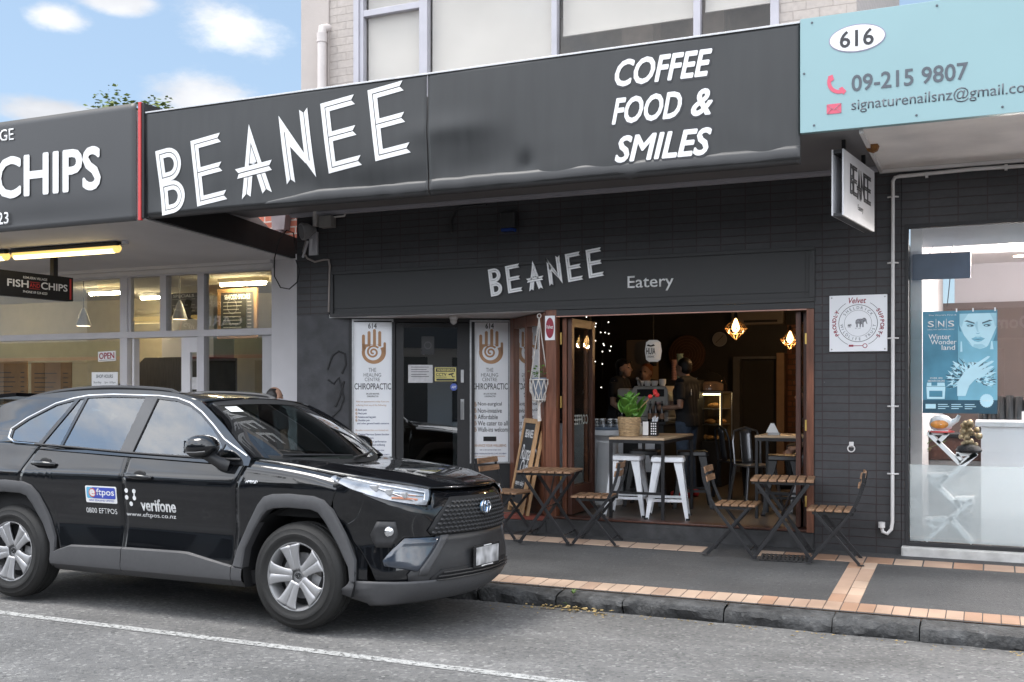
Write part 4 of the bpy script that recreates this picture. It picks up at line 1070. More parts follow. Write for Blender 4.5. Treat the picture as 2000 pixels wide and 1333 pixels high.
# canopy with sloping soffit and black end board
bm = bmn()
f3 = lambda a, b, c: Vector((-22 + c, a, b))
prism(bm, [(YC + .01, 3.37), (YR - .0, 3.235), (YR, 3.34), (YC + .01, 4.5)], 22 + fx0 - .02, f3)
fcan = spart('canopy', bm, M_soffit3)
bm = bmn()
prism(bm, [(YC + .012, 3.385), (YR, 3.245), (YR, 3.50), (YC + .012, 3.72)], .05, lambda a, b, c: Vector((fx0 - .018 + c, a, b))); spart('end_board', bm, M_dark, fcan)
bm = bmn(); box(bm, -22, X(540), YR - .12, YR - .031, 3.2, 3.26); box(bm, -22, X(540), YR - .08, YR - .032, 3.14, 3.2); spart('cornice', bm, M_soffit3, fcan, bev=.01)
bm = bmn(); box(bm, -22, XL - .0, YR + .02, YR + .3, 3.33, 4.4); spart('brick_parapet', bm, M_redbrick)
p = ony(547, 425, YR - .06); bm = bmn(); prism(bm, [(-.13, .18), (.13, .18), (.09, -.16), (-.09, -.16)], .12, lambda a, b, c: Vector((p.x + a, YR - .1 + c, p.z + b))); lathe(bm, [(.04, -.4), (.04, -.1)], 10, (p.x, YR - .04, p.z)); spart('rainwater_head', bm, mat('old lead paint', (.19, .16, .17), .6, var=.2), bev=.004)
# interior shell
M_cream = mat('cream shop wall', (.42, .38, .30), .7, var=.06); M_ceil = mat('shop ceiling', (.60, .57, .50), .8, var=.04)
bm = bmn(); box(bm, -22, XL - .05, 15.2, 15.3, 0, 3.4); box(bm, XL - .1, XL - .02, YR + .27, 15.2, 0, 3.4); spart('interior_wall', bm, M_cream)
bm = bmn(); box(bm, -22, XL - .1, YR + .12, 15.2, 3.3, 3.36); spart('ceiling', bm, M_ceil)
bm = bmn(); box(bm, -22, XL - .1, YR + .1, 15.2, .1, .2); spart('shop_floor', bm, mat('shop floor', (.14, .13, .12), .5))
M_tube = mat('fluorescent tube', (1, .78, .38), .5, var=0, emit=2)
M_tubein = mat('room tube', (1, .82, .48), .5, var=0, emit=44); M_tubew = mat('white tube', (1, .9, .7), .5, var=0, emit=4)
# ceiling lights inside
lamps = [((430, 543), (520, 535), 13.0, 'long warm tube light on the takeaway ceiling behind the upper right pane'), ((175, 560), (238, 553), 13.4, 'warm tube light on the takeaway ceiling behind the big left window'), ((275, 570), (312, 567), 14.4, 'short warm tube light seen through the louvre windows'), ((10, 560), (80, 555), 12.4, 'added warm tube light, unseen behind the black hanging sign'), ((-150, 560), (-80, 555), 13.4, 'added warm tube light, unseen at the far left of the takeaway ceiling')]  # last two tubes are unseen, added to brighten the left of the room
for (a, b, Y_, lab) in lamps:
    A = ony(a[0], a[1], Y_); B_ = ony(b[0], b[1], Y_); zc = 3.24
    t = thing('tube_light', lab, 'light', (A.x, Y_, zc), 0, 'tube lights inside the takeaway')
    bm = bmn(); box(bm, 0, B_.x - A.x, -.07, .07, .0, .06); obj('housing', bm, M_white, t, bev=.01)
    bm = bmn(); tube(bm, [(.02, 0, -.02), (B_.x - A.x - .02, 0, -.02)], .03, 8); obj('tube', bm, M_tubein, t, smooth=True)
# weatherproof fluorescent battens on the soffit
def batten(px0, px1, py, lab):
    A = ony(px0, py, 9.23); B_ = ony(px1, py - (px1 - px0) * .071, 9.23); ln = B_.x - A.x
    t = thing('tube_light', lab, 'light', (A.x, 9.23, 3.315), 0, 'weatherproof tube lights under the left canopy')
    bm = bmn(); box(bm, 0, ln, -.06, .06, -.045, -.002); obj('housing', bm, M_blackmetal, t, bev=.012)
    bm = bmn(); tube(bm, [(.0, 0, -.07), (.03, 0, -.07), (ln - .03, 0, -.07), (ln, 0, -.07)], [.03, .052, .052, .03], 12); obj('diffuser', bm, mat('amber diffuser', (1, .66, .2), .25, var=0, emit=.5), t, smooth=True)
    bm = bmn(); tube(bm, [(.06, -.02, -.092), (ln - .06, -.02, -.092)], .035, 8); obj('tube', bm, M_tube, t, smooth=True)
    bm = bmn(); tube(bm, [(ln + .0, 0, -.03), (ln + .05, 0, -.045), (ln + .06, 0, -.0)], .008, 6); lathe(bm, [(.04, -.02), (.04, .03)], 10, (ln + .08, 0, -.01)); obj('cable', bm, M_pframe, t, smooth=True)
batten(26, 234, 497, 'glowing amber tube light fitted under the grey left canopy')
batten(-200, 17, 512, 'second amber tube light, cut by the left edge of the photo')
# things inside the takeaway
M_menu = mat('menu blackboard', (.03, .03, .028), .6, var=.3, vscale=10); M_kraft = mat('kraft menu panel', (.30, .17, .075), .7, var=.15)
M_chalk = mat('chalk print', (.42, .41, .36), .7, var=.2, vscale=30)
def board(name, lab, cat, pxa, pya, pxb, pyb, Y_, m, rows, pm, title=None, grp=None, frame=None):
    A = ony(pxa, pyb, Y_); B_ = ony(pxb, pya, Y_); w, h = B_.x - A.x, B_.z - A.z
    t = thing(name, lab, cat, (A.x, Y_, A.z), 0, grp)
    bm = bmn(); box(bm, 0, w, -.01, .01, 0, h); obj('panel', bm, m, t)
    if frame:
        bm = bmn(); box(bm, -.06, 0, -.02, .02, -.06, h + .06); box(bm, w, w + .06, -.02, .02, -.06, h + .06); box(bm, 0, w, -.02, .02, h, h + .06); box(bm, 0, w, -.02, .02, -.06, 0); obj('frame', bm, frame, t)
    bm = bmn(); mm = Matrix.Translation((0, -.0105, 0)) @ WALLROT
    for i in range(rows):
        y = h * (.76 - .68 * i / rows); x1 = w * rnd.uniform(.4, .68)
        flat2(bm, rect(w * .08, y, x1, y + h * .018), mm, .001); flat2(bm, rect(w * .8, y, w * .92, y + h * .018), mm, .001)
    obj('printed_line', bm, pm, t)
    if title: text('lettering', title, (w * .12, h * .84, w * .88, h * .95), mm, M_white, t, .001, .02)
    return t
board('menu_board', 'black menu board with a white heading, seen through the upper right pane of the takeaway', 'menu board', 432, 570, 497, 655, 13.2, M_menu, 8, M_chalk, 'SEAFOOD SPECIALS', None, M_kraft)
board('menu_board', 'dark menu board hung behind the louvre windows of the takeaway', 'menu board', 333, 572, 386, 625, 13.4, M_menu, 3, M_chalk, 'SPECIALS')
board('menu_board', 'brown menu panel with price lines, nearest the black hanging sign', 'menu board', 62, 708, 140, 800, 12.6, M_kraft, 7, M_ink)
board('menu_board', 'brown menu panel at the far left of the takeaway window', 'menu board', -10, 706, 54, 800, 12.6, M_kraft, 7, M_ink)
for (px, py, Y_, lab) in ((163, 637, 12.2, 'white cone pendant lamp inside the big left window'), (351, 624, 12.2, 'white cone pendant lamp behind the louvre windows')):
    p = ony(px, py, Y_); t = thing('pendant_lamp', lab, 'lamp', p, 0, 'cone pendant lamps in the takeaway')
    bm = bmn(); lathe(bm, [(.11, 0), (.105, .03), (.085, .10), (.06, .18), (.03, .25), (.015, .28)], 18); obj('lamp_shade', bm, M_whitemetal, t, smooth=True)
    bm = bmn(); lathe(bm, [(.1, -.004), (.1, .002)], 16); obj('glow_disc', bm, mat('lamp glow', (1, .75, .5), .5, emit=2.0, var=0), t)
    bm = bmn(); tube(bm, [(0, 0, .28), (0, 0, 3.29 - p.z)], .006, 6); obj('cord', bm, M_blackmetal, t)
p = ony(305, 740, 13.6)
t = thing('range_hood', 'dark sloping extractor hood seen through the open takeaway doorway', 'range hood', (p.x, 13.6, 1.56))
bm = bmn(); prism(bm, [(-1.0, 0), (.95, 0), (.95, .58), (-.25, .58)], .9, lambda a, b, c: Vector((a, c, b))); box(bm, -1.0, .95, -.01, .91, -.06, 0); obj('canopy', bm, mat('greasy steel', (.05, .045, .042), .45, metal=.3, var=.3, vscale=4, aniso=(9, 1, 1)), t, bev=.005)
bm = bmn(); box(bm, -.2, .9, .35, .88, .581, 1.6); obj('duct', bm, M_pframe, t)
bm = bmn(); box(bm, -1.6, 1.2, 0, .7, 0, .9)
t = thing('fryer_counter', 'dark steel fryer counter below the extractor hood', 'counter', (p.x, 13.5, .2)); obj('cabinet', bm, M_dark, t, bev=.01); bm = bmn(); box(bm, -1.63, 1.23, -.03, .73, .901, .94); obj('worktop', bm, M_steel, t, bev=.004)
# signs in the window
A, B_ = ony(191, 707, YR - .0), ony(225, 687, YR - .0)
t = thing('open_sign', 'small white OPEN sign with red letters in the takeaway window', 'sign', (A.x, YR + .012, A.z), 0); t.rotation_euler = (0, R(-2), 0)
w, h = B_.x - A.x, B_.z - A.z
bm = bmn(); box(bm, 0, w, -.004, .004, 0, h); obj('card', bm, M_signw, t)
text('lettering', 'OPEN', (w * .07, h * .25, w * .93, h * .85), Matrix.Translation((0, -.005, 0)) @ WALLROT, M_maroon, t, .0006, .03)
bm = bmn(); flat2(bm, rect(w * .06, h * .1, w * .94, h * .14), Matrix.Translation((0, -.005, 0)) @ WALLROT, .0006); obj('underline', bm, M_ink, t)
A, B_ = ony(178, 775, YR), ony(229, 727, YR); w, h = B_.x - A.x, B_.z - A.z
t = thing('hours_sign', 'white shop hours sign in the takeaway window above the car', 'sign', (A.x, YR + .012, A.z))
bm = bmn(); box(bm, 0, w, -.004, .004, -.2, h); obj('card', bm, M_signw, t, bev=.003)
mm = Matrix.Translation((0, -.005, 0)) @ WALLROT
text('lettering', 'SHOP HOURS', (w * .18, h * .76, w * .82, h * .9), mm, M_slate, t, .0006, .01)
for i, d in enumerate(('Sunday', 'Monday', 'Tuesday', 'Wednesday', 'Thursday')):
    y = h * (.52 - .21 * i); text('lettering', d, (w * .08, y, w * .38, y + h * .11), mm, M_slate, t, .0006); text('lettering', '3pm - 8:30pm', (w * .5, y, w * .92, y + h * .1), mm, M_slate, t, .0006)

# ---- electrical fittings where the canopies meet
p = ony(597, 452, YF - .12)
t = thing('floodlight', 'old round grey floodlight at the left end of the black brick wall', 'floodlight', p)
rm = Matrix.Rotation(R(-35), 3, 'Z') @ Matrix.Rotation(R(12), 3, 'X')
bm = bmn(); lathe(bm, [(.095, -.05), (.10, -.03), (.085, .03), (.05, .08), (.03, .12)], 20, axis='Y', mtx=rm); obj('lamp_head', bm, mat('chalky grey metal', (.30, .30, .31), .6, var=.2, vscale=12), t, smooth=True)
bm = bmn(); lathe(bm, [(.08, -.056), (.08, -.051)], 20, axis='Y', mtx=rm); obj('lens', bm, mat('dusty lens', (.22, .22, .23), .25), t)
bm = bmn(); bar(bm, (.04, .05, -.08), (.02, .08, -.22), .03); bar(bm, (-.02, .07, -.1), (-.11, .1, -.28), .02); box(bm, -.02, .09, .09, .118, -.26, .0); obj('bracket', bm, M_pframe, t)
pA_, pB_ = ony(607, 447, YF), ony(655, 420, YF)
t = thing('junction_box', 'grey junction box and stub pipe under the canopy soffit', 'junction box', ony(640, 434, YF - .05))
bm = bmn(); box(bm, -.085, .085, -.06, .045, -.065, .065); obj('box', bm, mat('grey fibre box', (.28, .27, .26), .6, var=.15), t, bev=.006)
bm = bmn(); lathe(bm, [(.035, -.07), (.035, .12)], 10, (-.16, 0, .03)); tube(bm, [(.085, 0, .05), (.2, .03, .06), (.24, .03, .13)], .012, 6); obj('stub_pipe', bm, M_soffit2, t, smooth=True)
bm = bmn()
pts = [(578, 490), (573, 455), (560, 450), (545, 470), (536, 505), (536, 540), (548, 562), (565, 565), (580, 552), (585, 530), (578, 508)]
tube(bm, [ony(a, b, YF - .12) for a, b in pts], .007, 6)
tag(obj('cable_loop', bm, M_rubber, smooth=True), 'loose black cable hanging in a loop at the corner of the two canopies', 'cable')
bm = bmn(); tube(bm, [ony(a, b, YF - .02) for a, b in ((598, 470), (592, 492), (600, 505), (615, 512), (632, 508), (642, 508), (644, 520), (643, 560), (642, 610))], .011, 8)
o = tag(obj('conduit', bm, mat('brownish conduit', (.30, .26, .24), .5), smooth=True), 'thin bent conduit running down the left end of the black brick wall', 'conduit')
p = ony(998, 435, YF); t = thing('alarm_box', 'dark alarm box with a blue lens high on the black wall', 'alarm box', (p.x, YF, p.z))
bm = bmn(); box(bm, -.085, .085, -.1, -.002, -.07, .1); obj('case', bm, M_board, t, bev=.015); bm = bmn(); box(bm, -.07, .07, -.105, -.012, -.105, -.071); obj('strobe_lens', bm, mat('blue lens', (.02, .05, .22), .2), t, bev=.008)
bm = bmn(); tube(bm, [ony(a, b, YF - .015) for a, b in ((882, 455), (880, 430), (888, 412), (905, 404), (950, 400))], .012, 8); tag(obj('cable', bm, M_board, smooth=True), 'black cable curving over the black brick below the soffit', 'cable')

# ================================================================== RIGHT SHOP (nail salon)
salon = thing('salon_building', 'black brick nail salon with a large shop window, at the right', 'building', (XR, YF, 0))
GX0 = ony(1775, 755, YF + .03).x; GZ0, GZ1 = ony(1775, 1058, YF + .03).z, ony(1775, 447, YF + .03).z
bm = bmn(); box(bm, XR + .002, GX0 - .03, YF + .01, YF + .3, -.1, 3.6); box(bm, GX0 - .03, 5, YF + .01, YF + .3, GZ1 + .035, 3.6); cpart('brick_wall', bm, M_black_paint, salon)
bm = bmn(); box(bm, XR + .004, 5, YF - .055, YF + .3, .0, GZ0 - .035); cpart('window_sill', bm, mat('chipped white sill', (.55, .54, .52), .7, var=.2, vscale=7, bump=.5, bscale=30), salon, bev=.012)
bm = bmn(); box(bm, GX0 - .03, GX0, YF - .0, YF + .08, GZ0 - .034, GZ1 + .034); box(bm, GX0, 5, YF, YF + .08, GZ1, GZ1 + .034); box(bm, GX0, 5, YF, YF + .08, GZ0 - .034, GZ0)
box(bm, 1.9, 1.96, YF, YF + .08, GZ0, GZ1)
wf = cpart('window_frame', bm, M_black, salon, bev=.003)
bm = bmn(); box(bm, GX0, 5, YF + .03, YF + .036, GZ0, GZ1); cpart('pane', bm, glassmat('salon glass', (.95, .96, .96), 1.3), wf)
FRZ = ony(1800, 908, YF + .04).z
M_frost = bpy.data.materials.new('frosted film'); M_frost.use_nodes = True
_b = bsdf(M_frost); _b.inputs['Base Color'].default_value = (.90, .95, .96, 1); _b.inputs['Roughness'].default_value = .45
_t = M_frost.node_tree; _tr = _t.nodes.new('ShaderNodeBsdfTranslucent'); _tr.inputs[0].default_value = (.75, .82, .84, 1); _mx = _t.nodes.new('ShaderNodeMixShader'); _mx.inputs[0].default_value = .3
_tp = _t.nodes.new('ShaderNodeBsdfTransparent'); _mx2 = _t.nodes.new('ShaderNodeMixShader'); _mx2.inputs[0].default_value = .58
_o = _t.nodes['Material Output']; _t.links.new(_b.outputs[0], _mx.inputs[1]); _t.links.new(_tr.outputs[0], _mx.inputs[2]); _t.links.new(_mx.outputs[0], _mx2.inputs[1]); _t.links.new(_tp.outputs[0], _mx2.inputs[2]); _t.links.new(_mx2.outputs[0], _o.inputs[0])
bm = bmn(); box(bm, GX0 + .008, 1.9, YF + .037, YF + .0385, GZ0 + .01, FRZ); cpart('frosted_film', bm, M_frost, wf)
bm = bmn(); box(bm, xc1 + .012, 5, YC + .04, YF - .0, 3.605, 4.4); sc = cpart('canopy', bm, M_soffit2, salon)
bm = bmn(); box(bm, xc1 + .012, 5, YF - .04, YF - .004, 3.57, 3.602); box(bm, xc1 + .012, xc1 + .04, YC + .05, YF - .05, 3.575, 3.603); cpart('soffit_trim', bm, M_pvc, sc)
bm = bmn(); tube(bm, [(xc1 + .05, 8.95, 3.59), (xc1 + .05, 9.05, 3.601)], .05, 8); cpart('rust_stain', bm, mat('rust', (.22, .10, .03), .9, var=.4, vscale=30), sc)
# interior
bm = bmn(); box(bm, XR + .3, 5, 15, 15.1, .2, 4); cpart('interior_wall', bm, mat('salon wall', (.38, .36, .38), .8, var=.06, vscale=1), salon)
bm = bmn(); box(bm, XR + .06, XR + .16, YF + .3, 15, .2, 4); cpart('side_wall', bm, mat('salon side wall', (.60, .58, .58), .8, var=.05), salon)
bm = bmn(); box(bm, XR + .16, 5, YF + .3, 15, 3.25, 3.35); box(bm, XR + .16, 5, YF + .35, YF + 1.0, 2.93, 3.249); ce = cpart('ceiling', bm, mat('salon ceiling', (.66, .62, .62), .8, var=.03), salon)
bm = bmn(); box(bm, XR + .16, 5, YF + .3, 15, .12, .2); cpart('salon_floor', bm, mat('salon floor', (.2, .17, .15), .5), salon)
bm = bmn(); box(bm, XR + .165, 5, 14.9, 14.99, .2, 2.74); cpart('dark_dado', bm, mat('salon lower wall', (.085, .062, .056), .7, var=.1), salon)
M_dl = mat('downlight', (1, .72, .55), .5, var=0, emit=5)
def lamp_light(par, loc, e, col, r_=.1):
    l = bpy.data.lights.new('lamp_light', 'POINT'); l.energy = e; l.color = col; l.shadow_soft_size = r_; o = bpy.data.objects.new('lamp_light', l); C.objects.link(o); o.parent = par; o.location = loc; return o
lamp_light(salon, (.92, .62, 2.86), 42, (1, .9, .82), .05)
for k_ in range(2):
    lamp_light(salon, (1.5 + 1.2 * k_, 1.9, 2.75), 85, (1, .93, .9))
for i, (px, py, Y_) in enumerate(((1975, 450, YF + .6), (1982, 530, 12.6), (1985, 561, 13.4), (1990, 589, 14.3), (1978, 481, 11.7))):
    zc = 2.929 if i == 0 else 3.249; p = ony(px, py, Y_)
    bm = bmn(); lathe(bm, [(.06, -.012), (.06, 0)], 18, (p.x, Y_, zc)); d = cpart('downlight', bm, M_dl if i != 4 else M_pframe, ce)
    for k in (1, 2):
        if i in (1, 2, 3):
            bm = bmn(); lathe(bm, [(.06, -.012), (.06, 0)], 18, (p.x + 1.3 * k, Y_, zc)); cpart('downlight', bm, M_dl, ce)
def sx(px, Y_): return ony(px, 755, Y_).x
# reception counter
Yc = YF + .75
t = thing('reception_counter', 'white reception counter behind the frosted salon window', 'counter', (sx(1916, Yc), Yc, .2))
zt_ = ony(1950, 826, Yc).z - .2
bm = bmn(); box(bm, 0, 2.4, 0, .55, 0, zt_ - .04); obj('front_panel', bm, M_signw, t, bev=.004)
bm = bmn(); box(bm, -.05, 2.45, -.04, .6, zt_ - .038, zt_ + .01); obj('countertop', bm, M_whitemetal, t, bev=.004)
bm = bmn(); box(bm, .35, 2.3, .3, .33, zt_ + .01, zt_ + .1); obj('glass_ledge', bm, M_pframe, t)
# zigzag shelf
Yz = YF + .125
t = thing('zigzag_shelf', 'white zigzag display shelf standing behind the salon window', 'shelf', (sx(1845, Yz), Yz, .2))
def zz(px, py): p = ony(px, py, Yz); return Vector((p.x - sx(1845, Yz), 0, p.z - .2))
bm = bmn()
segs = [((1813, 845), (1875, 905)), ((1875, 905), (1907, 886)), ((1907, 886), (1832, 950)), ((1810, 928), (1875, 990)), ((1900, 975), (1808, 1055)), ((1855, 1010), (1900, 1060)), ((1815, 845), (1852, 845)), ((1852, 845), (1832, 865)), ((1868, 887), (1908, 886)), ((1868, 887), (1878, 900)), ((1866, 975), (1902, 974)), ((1866, 975), (1876, 988)), ((1810, 1015), (1850, 1013)), ((1812, 928), (1850, 928)), ((1850, 928), (1836, 942)), ((1810, 1015), (1830, 1035))]
for a, b in segs:
    A, B_ = zz(*a), zz(*b); bar(bm, A, B_, .038, .13, (0, 1, 0))
obj('shelf_frame', bm, mat('white lacquer', (.93, .93, .93), .4, var=.01), t)
# fish teapot and gilded figurine
p = ony(1838, 838, Yz); t = thing('teapot', 'white fish shaped teapot with an orange fish on it, on top of the zigzag shelf', 'teapot', (p.x, Yz, ony(1838, 842, Yz).z))
bm = bmn(); lathe(bm, [(.05, .0), (.085, .02), (.10, .06), (.085, .11), (.05, .135), (.02, .145)], 20); tube(bm, [(.08, 0, .07), (.13, 0, .1), (.15, 0, .14)], [.03, .022, .015], 8); obj('body', bm, M_whitemetal, t, smooth=True)
bm = bmn(); lathe(bm, [(.001, -.012), (.06, -.006), (.075, 0)], 16, (-.01, -.088, .06), 'Y', Matrix.Diagonal((1, 1, .5))); obj('fish_painting', bm, mat('orange fish', (.62, .25, .05), .4, var=.3, vscale=30), t, smooth=True)
bm = bmn(); lathe(bm, [(.11, -.012), (.11, 0)], 16); obj('red_saucer', bm, M_red, t)
p = ony(1892, 872, Yz); t = thing('figurine', 'knobbly gilt figurine on a dark base beside the zigzag shelf', 'figurine', (p.x, Yz, ony(1892, 884, Yz).z))
bm = bmn()
for k in range(26):
    r_ = rnd.uniform(.016, .034); q = Vector((rnd.gauss(0, .04), rnd.gauss(0, .025), .06 + .2 * rnd.random()))
    bmesh.ops.create_icosphere(bm, subdivisions=2, radius=r_, matrix=Matrix.Translation(q))
obj('gilt_body', bm, mat('tarnished gilt', (.34, .26, .15), .4, metal=.5, var=.4, vscale=25), t, smooth=True)
bm = bmn(); lathe(bm, [(.1, 0), (.11, .02), (.09, .05), (.05, .07)], 16); obj('base', bm, M_dark, t, smooth=True)
# dark bench and plant behind the film
t = thing('dark_cabinet', 'low cabinet with a dark wooden top half behind the zigzag shelf in the salon', 'cabinet', (sx(1850, YF + 1.4), YF + 1.4, .2))
bm = bmn(); box(bm, -.55, .6, 0, .4, .72, .95); obj('carcass', bm, M_wood_d, t, bev=.01); bm = bmn(); box(bm, -.55, .6, .01, .4, 0, .719); obj('grey_base', bm, M_soffit, t); bm = bmn(); box(bm, -.57, .62, -.02, .42, .951, .985); obj('top', bm, M_dark, t, bev=.004)
bm = bmn()
for k in range(30):
    y = rnd.uniform(0, .5); bar(bm, (-.35, .1, .98), (-.35 + rnd.gauss(0, .12), .1 + rnd.gauss(0, .08), .98 + y), .012, .004)
t2 = thing('potted_plant', 'thin dark plant at the left edge of the salon window', 'plant', (sx(1792, YF + 1.2), YF + 1.2, 1.0)); bmesh.ops.translate(bm, vec=(.35, -.1, -.98), verts=bm.verts); obj('leaves', bm, M_weed, t2)
bm = bmn(); lathe(bm, [(.07, -.12), (.09, .0)], 14); obj('pot', bm, M_dark, t2)
# black salon chair
p = ony(1972, 800, YF + 1.6); t = thing('salon_chair', 'glossy black padded salon chair behind the reception counter', 'chair', (p.x, YF + 1.6, .2))
bm = bmn()
for k in range(7): tube(bm, [(-.24 + .08 * k, -.02 - .03 * math.cos(k - 3), .75), (-.24 + .08 * k, -.06, 1.1), (-.24 + .08 * k, .02, 1.36 - .01 * (k - 3) ** 2)], [.05, .055, .04], 10)
obj('backrest', bm, mat('black leather', (.012, .012, .013), .25), t, smooth=True)
bm = bmn(); box(bm, -.28, .28, 0, .5, .45, .58); obj('seat', bm, MATS['black leather'], t, bev=.04, seg=3); bm = bmn(); lathe(bm, [(.25, 0), (.24, .03), (.04, .06), (.04, .45)], 16, (0, .25, 0)); obj('pedestal', bm, M_steel, t, smooth=True)
# hanging slate blue sign panel inside the window
A, B_ = ony(1782, 548, YF + .25), ony(1896, 492, YF + .25)
t = thing('window_sign', 'slate blue panel hung on wires inside the salon window', 'sign', (A.x, YF + .25, A.z)); w, h = B_.x - A.x, B_.z - A.z
bm = bmn(); box(bm, 0, w, -.01, .01, 0, h); obj('panel', bm, mat('slate blue panel', (.06, .085, .14), .35, var=.2, vscale=4), t, bev=.004)
bm = bmn()
for xx in (.3, .65): tube(bm, [(w * xx, 0, h), (w * xx + .03, 0, 2.93 - A.z)], .003, 5)
tube(bm, [(w * .65, 0, 0), (w * .6, 0, -.25)], .004, 5); obj('wire', bm, M_blackmetal, t)

# ---- poster
A, B_ = ony(1802, 806, YF + .02), ony(1948, 806, YF + .02); zt_ = ony(1870, 607, YF).z; zb_ = ony(1870, 808, YF).z
w, h = B_.x - A.x, zt_ - zb_
po = thing('poster', 'blue tinted beauty poster of a woman in a fur collar, taped to the salon window', 'poster', (A.x, YF + .028, zb_))
Mp = lambda n, c, **k: mat('poster ' + n, c, .35, **k)
P_bg = Mp('blue', (.075, .24, .34), var=.3, vscale=3); P_dk = Mp('dark blue', (.03, .085, .125), var=.2); P_lt = Mp('pale blue', (.52, .78, .88), var=.06); P_md = Mp('mid blue', (.20, .47, .60), var=.1); P_fur = Mp('fur', (.26, .50, .60), var=.6, vscale=40)
def pm(k): return Matrix.Translation((0, -.0004 * k, 0)) @ WALLROT
def pl(name, polys, k, m):
    bm = bmn()
    for q in polys: flat2(bm, [(a * w, b * h) for a, b in q], pm(k), .0003)
    return obj(name, bm, m, po)
bm = bmn(); box(bm, 0, w, -.0004, .0004, 0, h); obj('sheet', bm, P_bg, po)
pl('footer', [[(0, 0), (1, 0), (1, .13), (0, .13)]], 2, P_dk)
pl('pale_ground', [[(.48, .13), (1, .13), (1, 1), (.48, 1)]], 1.5, P_md)
# fur collar: many tapered tufts round the shoulders
for mm_, k, n, seed in ((P_fur, 3, 150, 1), (P_dk, 4, 90, 2), (P_lt, 5, 80, 3)):
    r2 = random.Random(seed); bm = bmn()
    for i in range(n):
        a = r2.uniform(-.35, 3.5); rad = r2.uniform(.05, .22); cx, cy = .66 + 1.25 * rad * math.cos(a), .33 + .85 * rad * math.sin(a) * (1 if math.sin(a) > 0 else 1.2)
        l = r2.uniform(.05, .12); wd = r2.uniform(.008, .02); aa = a + r2.uniform(-.5, .5)
        dx, dy = math.cos(aa), math.sin(aa)
        q = [(cx - dy * wd, cy + dx * wd * .7), (cx + dx * l, cy + dy * l * .7), (cx + dy * wd, cy - dx * wd * .7)]
        q = [(min(.995, a_), max(.135, b_)) for a_, b_ in q]
        flat2(bm, [(a_ * w, b_ * h) for a_, b_ in q], pm(k + .002 * i), .00002)
    obj('fur_collar', bm, mm_, po)
pl('neck', [[(.60, .50), (.86, .50), (.90, .64), (.58, .64)]], 6, P_md)
face = [(.5, .97), (.99, .97), (.99, .84), (.97, .76), (.93, .695), (.86, .645), (.77, .622), (.68, .645), (.6, .70), (.54, .77), (.5, .86)]
pl('hair', [[(.47, 1), (1, 1), (1, .70), (.96, .70), (.5, .80), (.47, .9)]], 6.2, P_bg)
pl('face', [face[::-1]], 7, P_lt)
pl('eyebrow', [[(.56, .895), (.60, .905), (.70, .88), (.70, .868), (.6, .89)][::-1], [(.8, .868), (.8, .88), (.9, .905), (.94, .895), (.9, .89)][::-1]], 8, P_dk)
pl('eye', [circ(.645, .852, .045, 12, ry=.011), circ(.865, .852, .045, 12, ry=.011)], 8, P_dk)
P_l2 = Mp('shade blue', (.36, .63, .74), var=.08)
pl('forehead_shade', [[(.5, .97), (.62, .97), (.56, .91), (.53, .84), (.5, .86)][::-1], [(.99, .97), (.9, .97), (.95, .9), (.97, .84), (.99, .84)]], 7.3, P_l2)
pl('eye_socket', [circ(.645, .862, .062, 14, ry=.026), circ(.865, .862, .06, 14, ry=.026), [(.70, .86), (.735, .79), (.755, .785), (.74, .85), (.745, .89), (.72, .89)]], 7.4, P_l2)
pl('chin_shade', [[(.69, .672), (.80, .672), (.85, .65), (.77, .622), (.68, .645)][::-1], [(.7, .752), (.79, .752), (.78, .745), (.745, .742), (.71, .745)][::-1]], 7.4, P_l2)
pl('eye_white', [circ(.635, .850, .02, 8, ry=.005), circ(.855, .850, .02, 8, ry=.005)], 8.5, P_lt)
pl('lip_line', [[(.66, .722), (.745, .72), (.835, .722), (.745, .714)][::-1]], 8.6, P_dk)
pl('nose_shade', [[(.715, .785), (.745, .775), (.775, .785), (.76, .77), (.73, .77)][::-1]], 8, P_md)
pl('lips', [[(.655, .725), (.71, .742), (.745, .736), (.78, .742), (.84, .725), (.79, .70), (.745, .692), (.70, .70)][::-1]], 8, P_md)
pl('cheek_shade', [[(.5, .86), (.56, .76), (.66, .665), (.6, .70), (.53, .78)][::-1], [(.99, .84), (.93, .74), (.88, .66), (.95, .71), (.985, .78)]], 7.5, P_md)
pl('earring', [[(.515, .70), (.53, .70), (.54, .60), (.51, .60)], [(.92, .70), (.935, .70), (.95, .62), (.905, .62)]], 8, P_lt)
pl('hand', [[(.47, .17), (.58, .17), (.63, .27), (.72, .34), (.70, .44), (.58, .42), (.47, .30)]] , 9.2, P_lt)
for i, (x0, y0, x1, y1) in enumerate(((.60, .40, .88, .545), (.63, .38, .93, .50), (.66, .36, .93, .45), (.68, .345, .86, .40))):
    dx, dy = x1 - x0, y1 - y0; ln = math.hypot(dx, dy); nx, ny = -dy / ln, dx / ln
    pl('finger', [[(x0 + nx * .03, y0 + ny * .025), (x0 - nx * .03, y0 - ny * .025), (x1 - nx * .014, y1 - ny * .012), (x1 + dx / ln * .03, y1 + dy / ln * .02), (x1 + nx * .014, y1 + ny * .012)]], 9.5 + i * .3, P_lt)
pl('jar', [[(.06, .14), (.30, .14), (.31, .26), (.05, .26)], [(.055, .265), (.305, .265), (.30, .30), (.06, .30)]], 9, P_lt)
pl('jar_label', [[(.09, .16), (.27, .16), (.27, .22), (.09, .22)], [(.12, .27), (.2, .27), (.2, .30), (.12, .30)]], 10, P_bg)
pl('seal', [[(.86 + (.085 + .008 * (i % 2)) * math.cos(i * math.pi / 20), .125 + (.062 + .006 * (i % 2)) * math.sin(i * math.pi / 20)) for i in range(40)]], 10, P_lt)
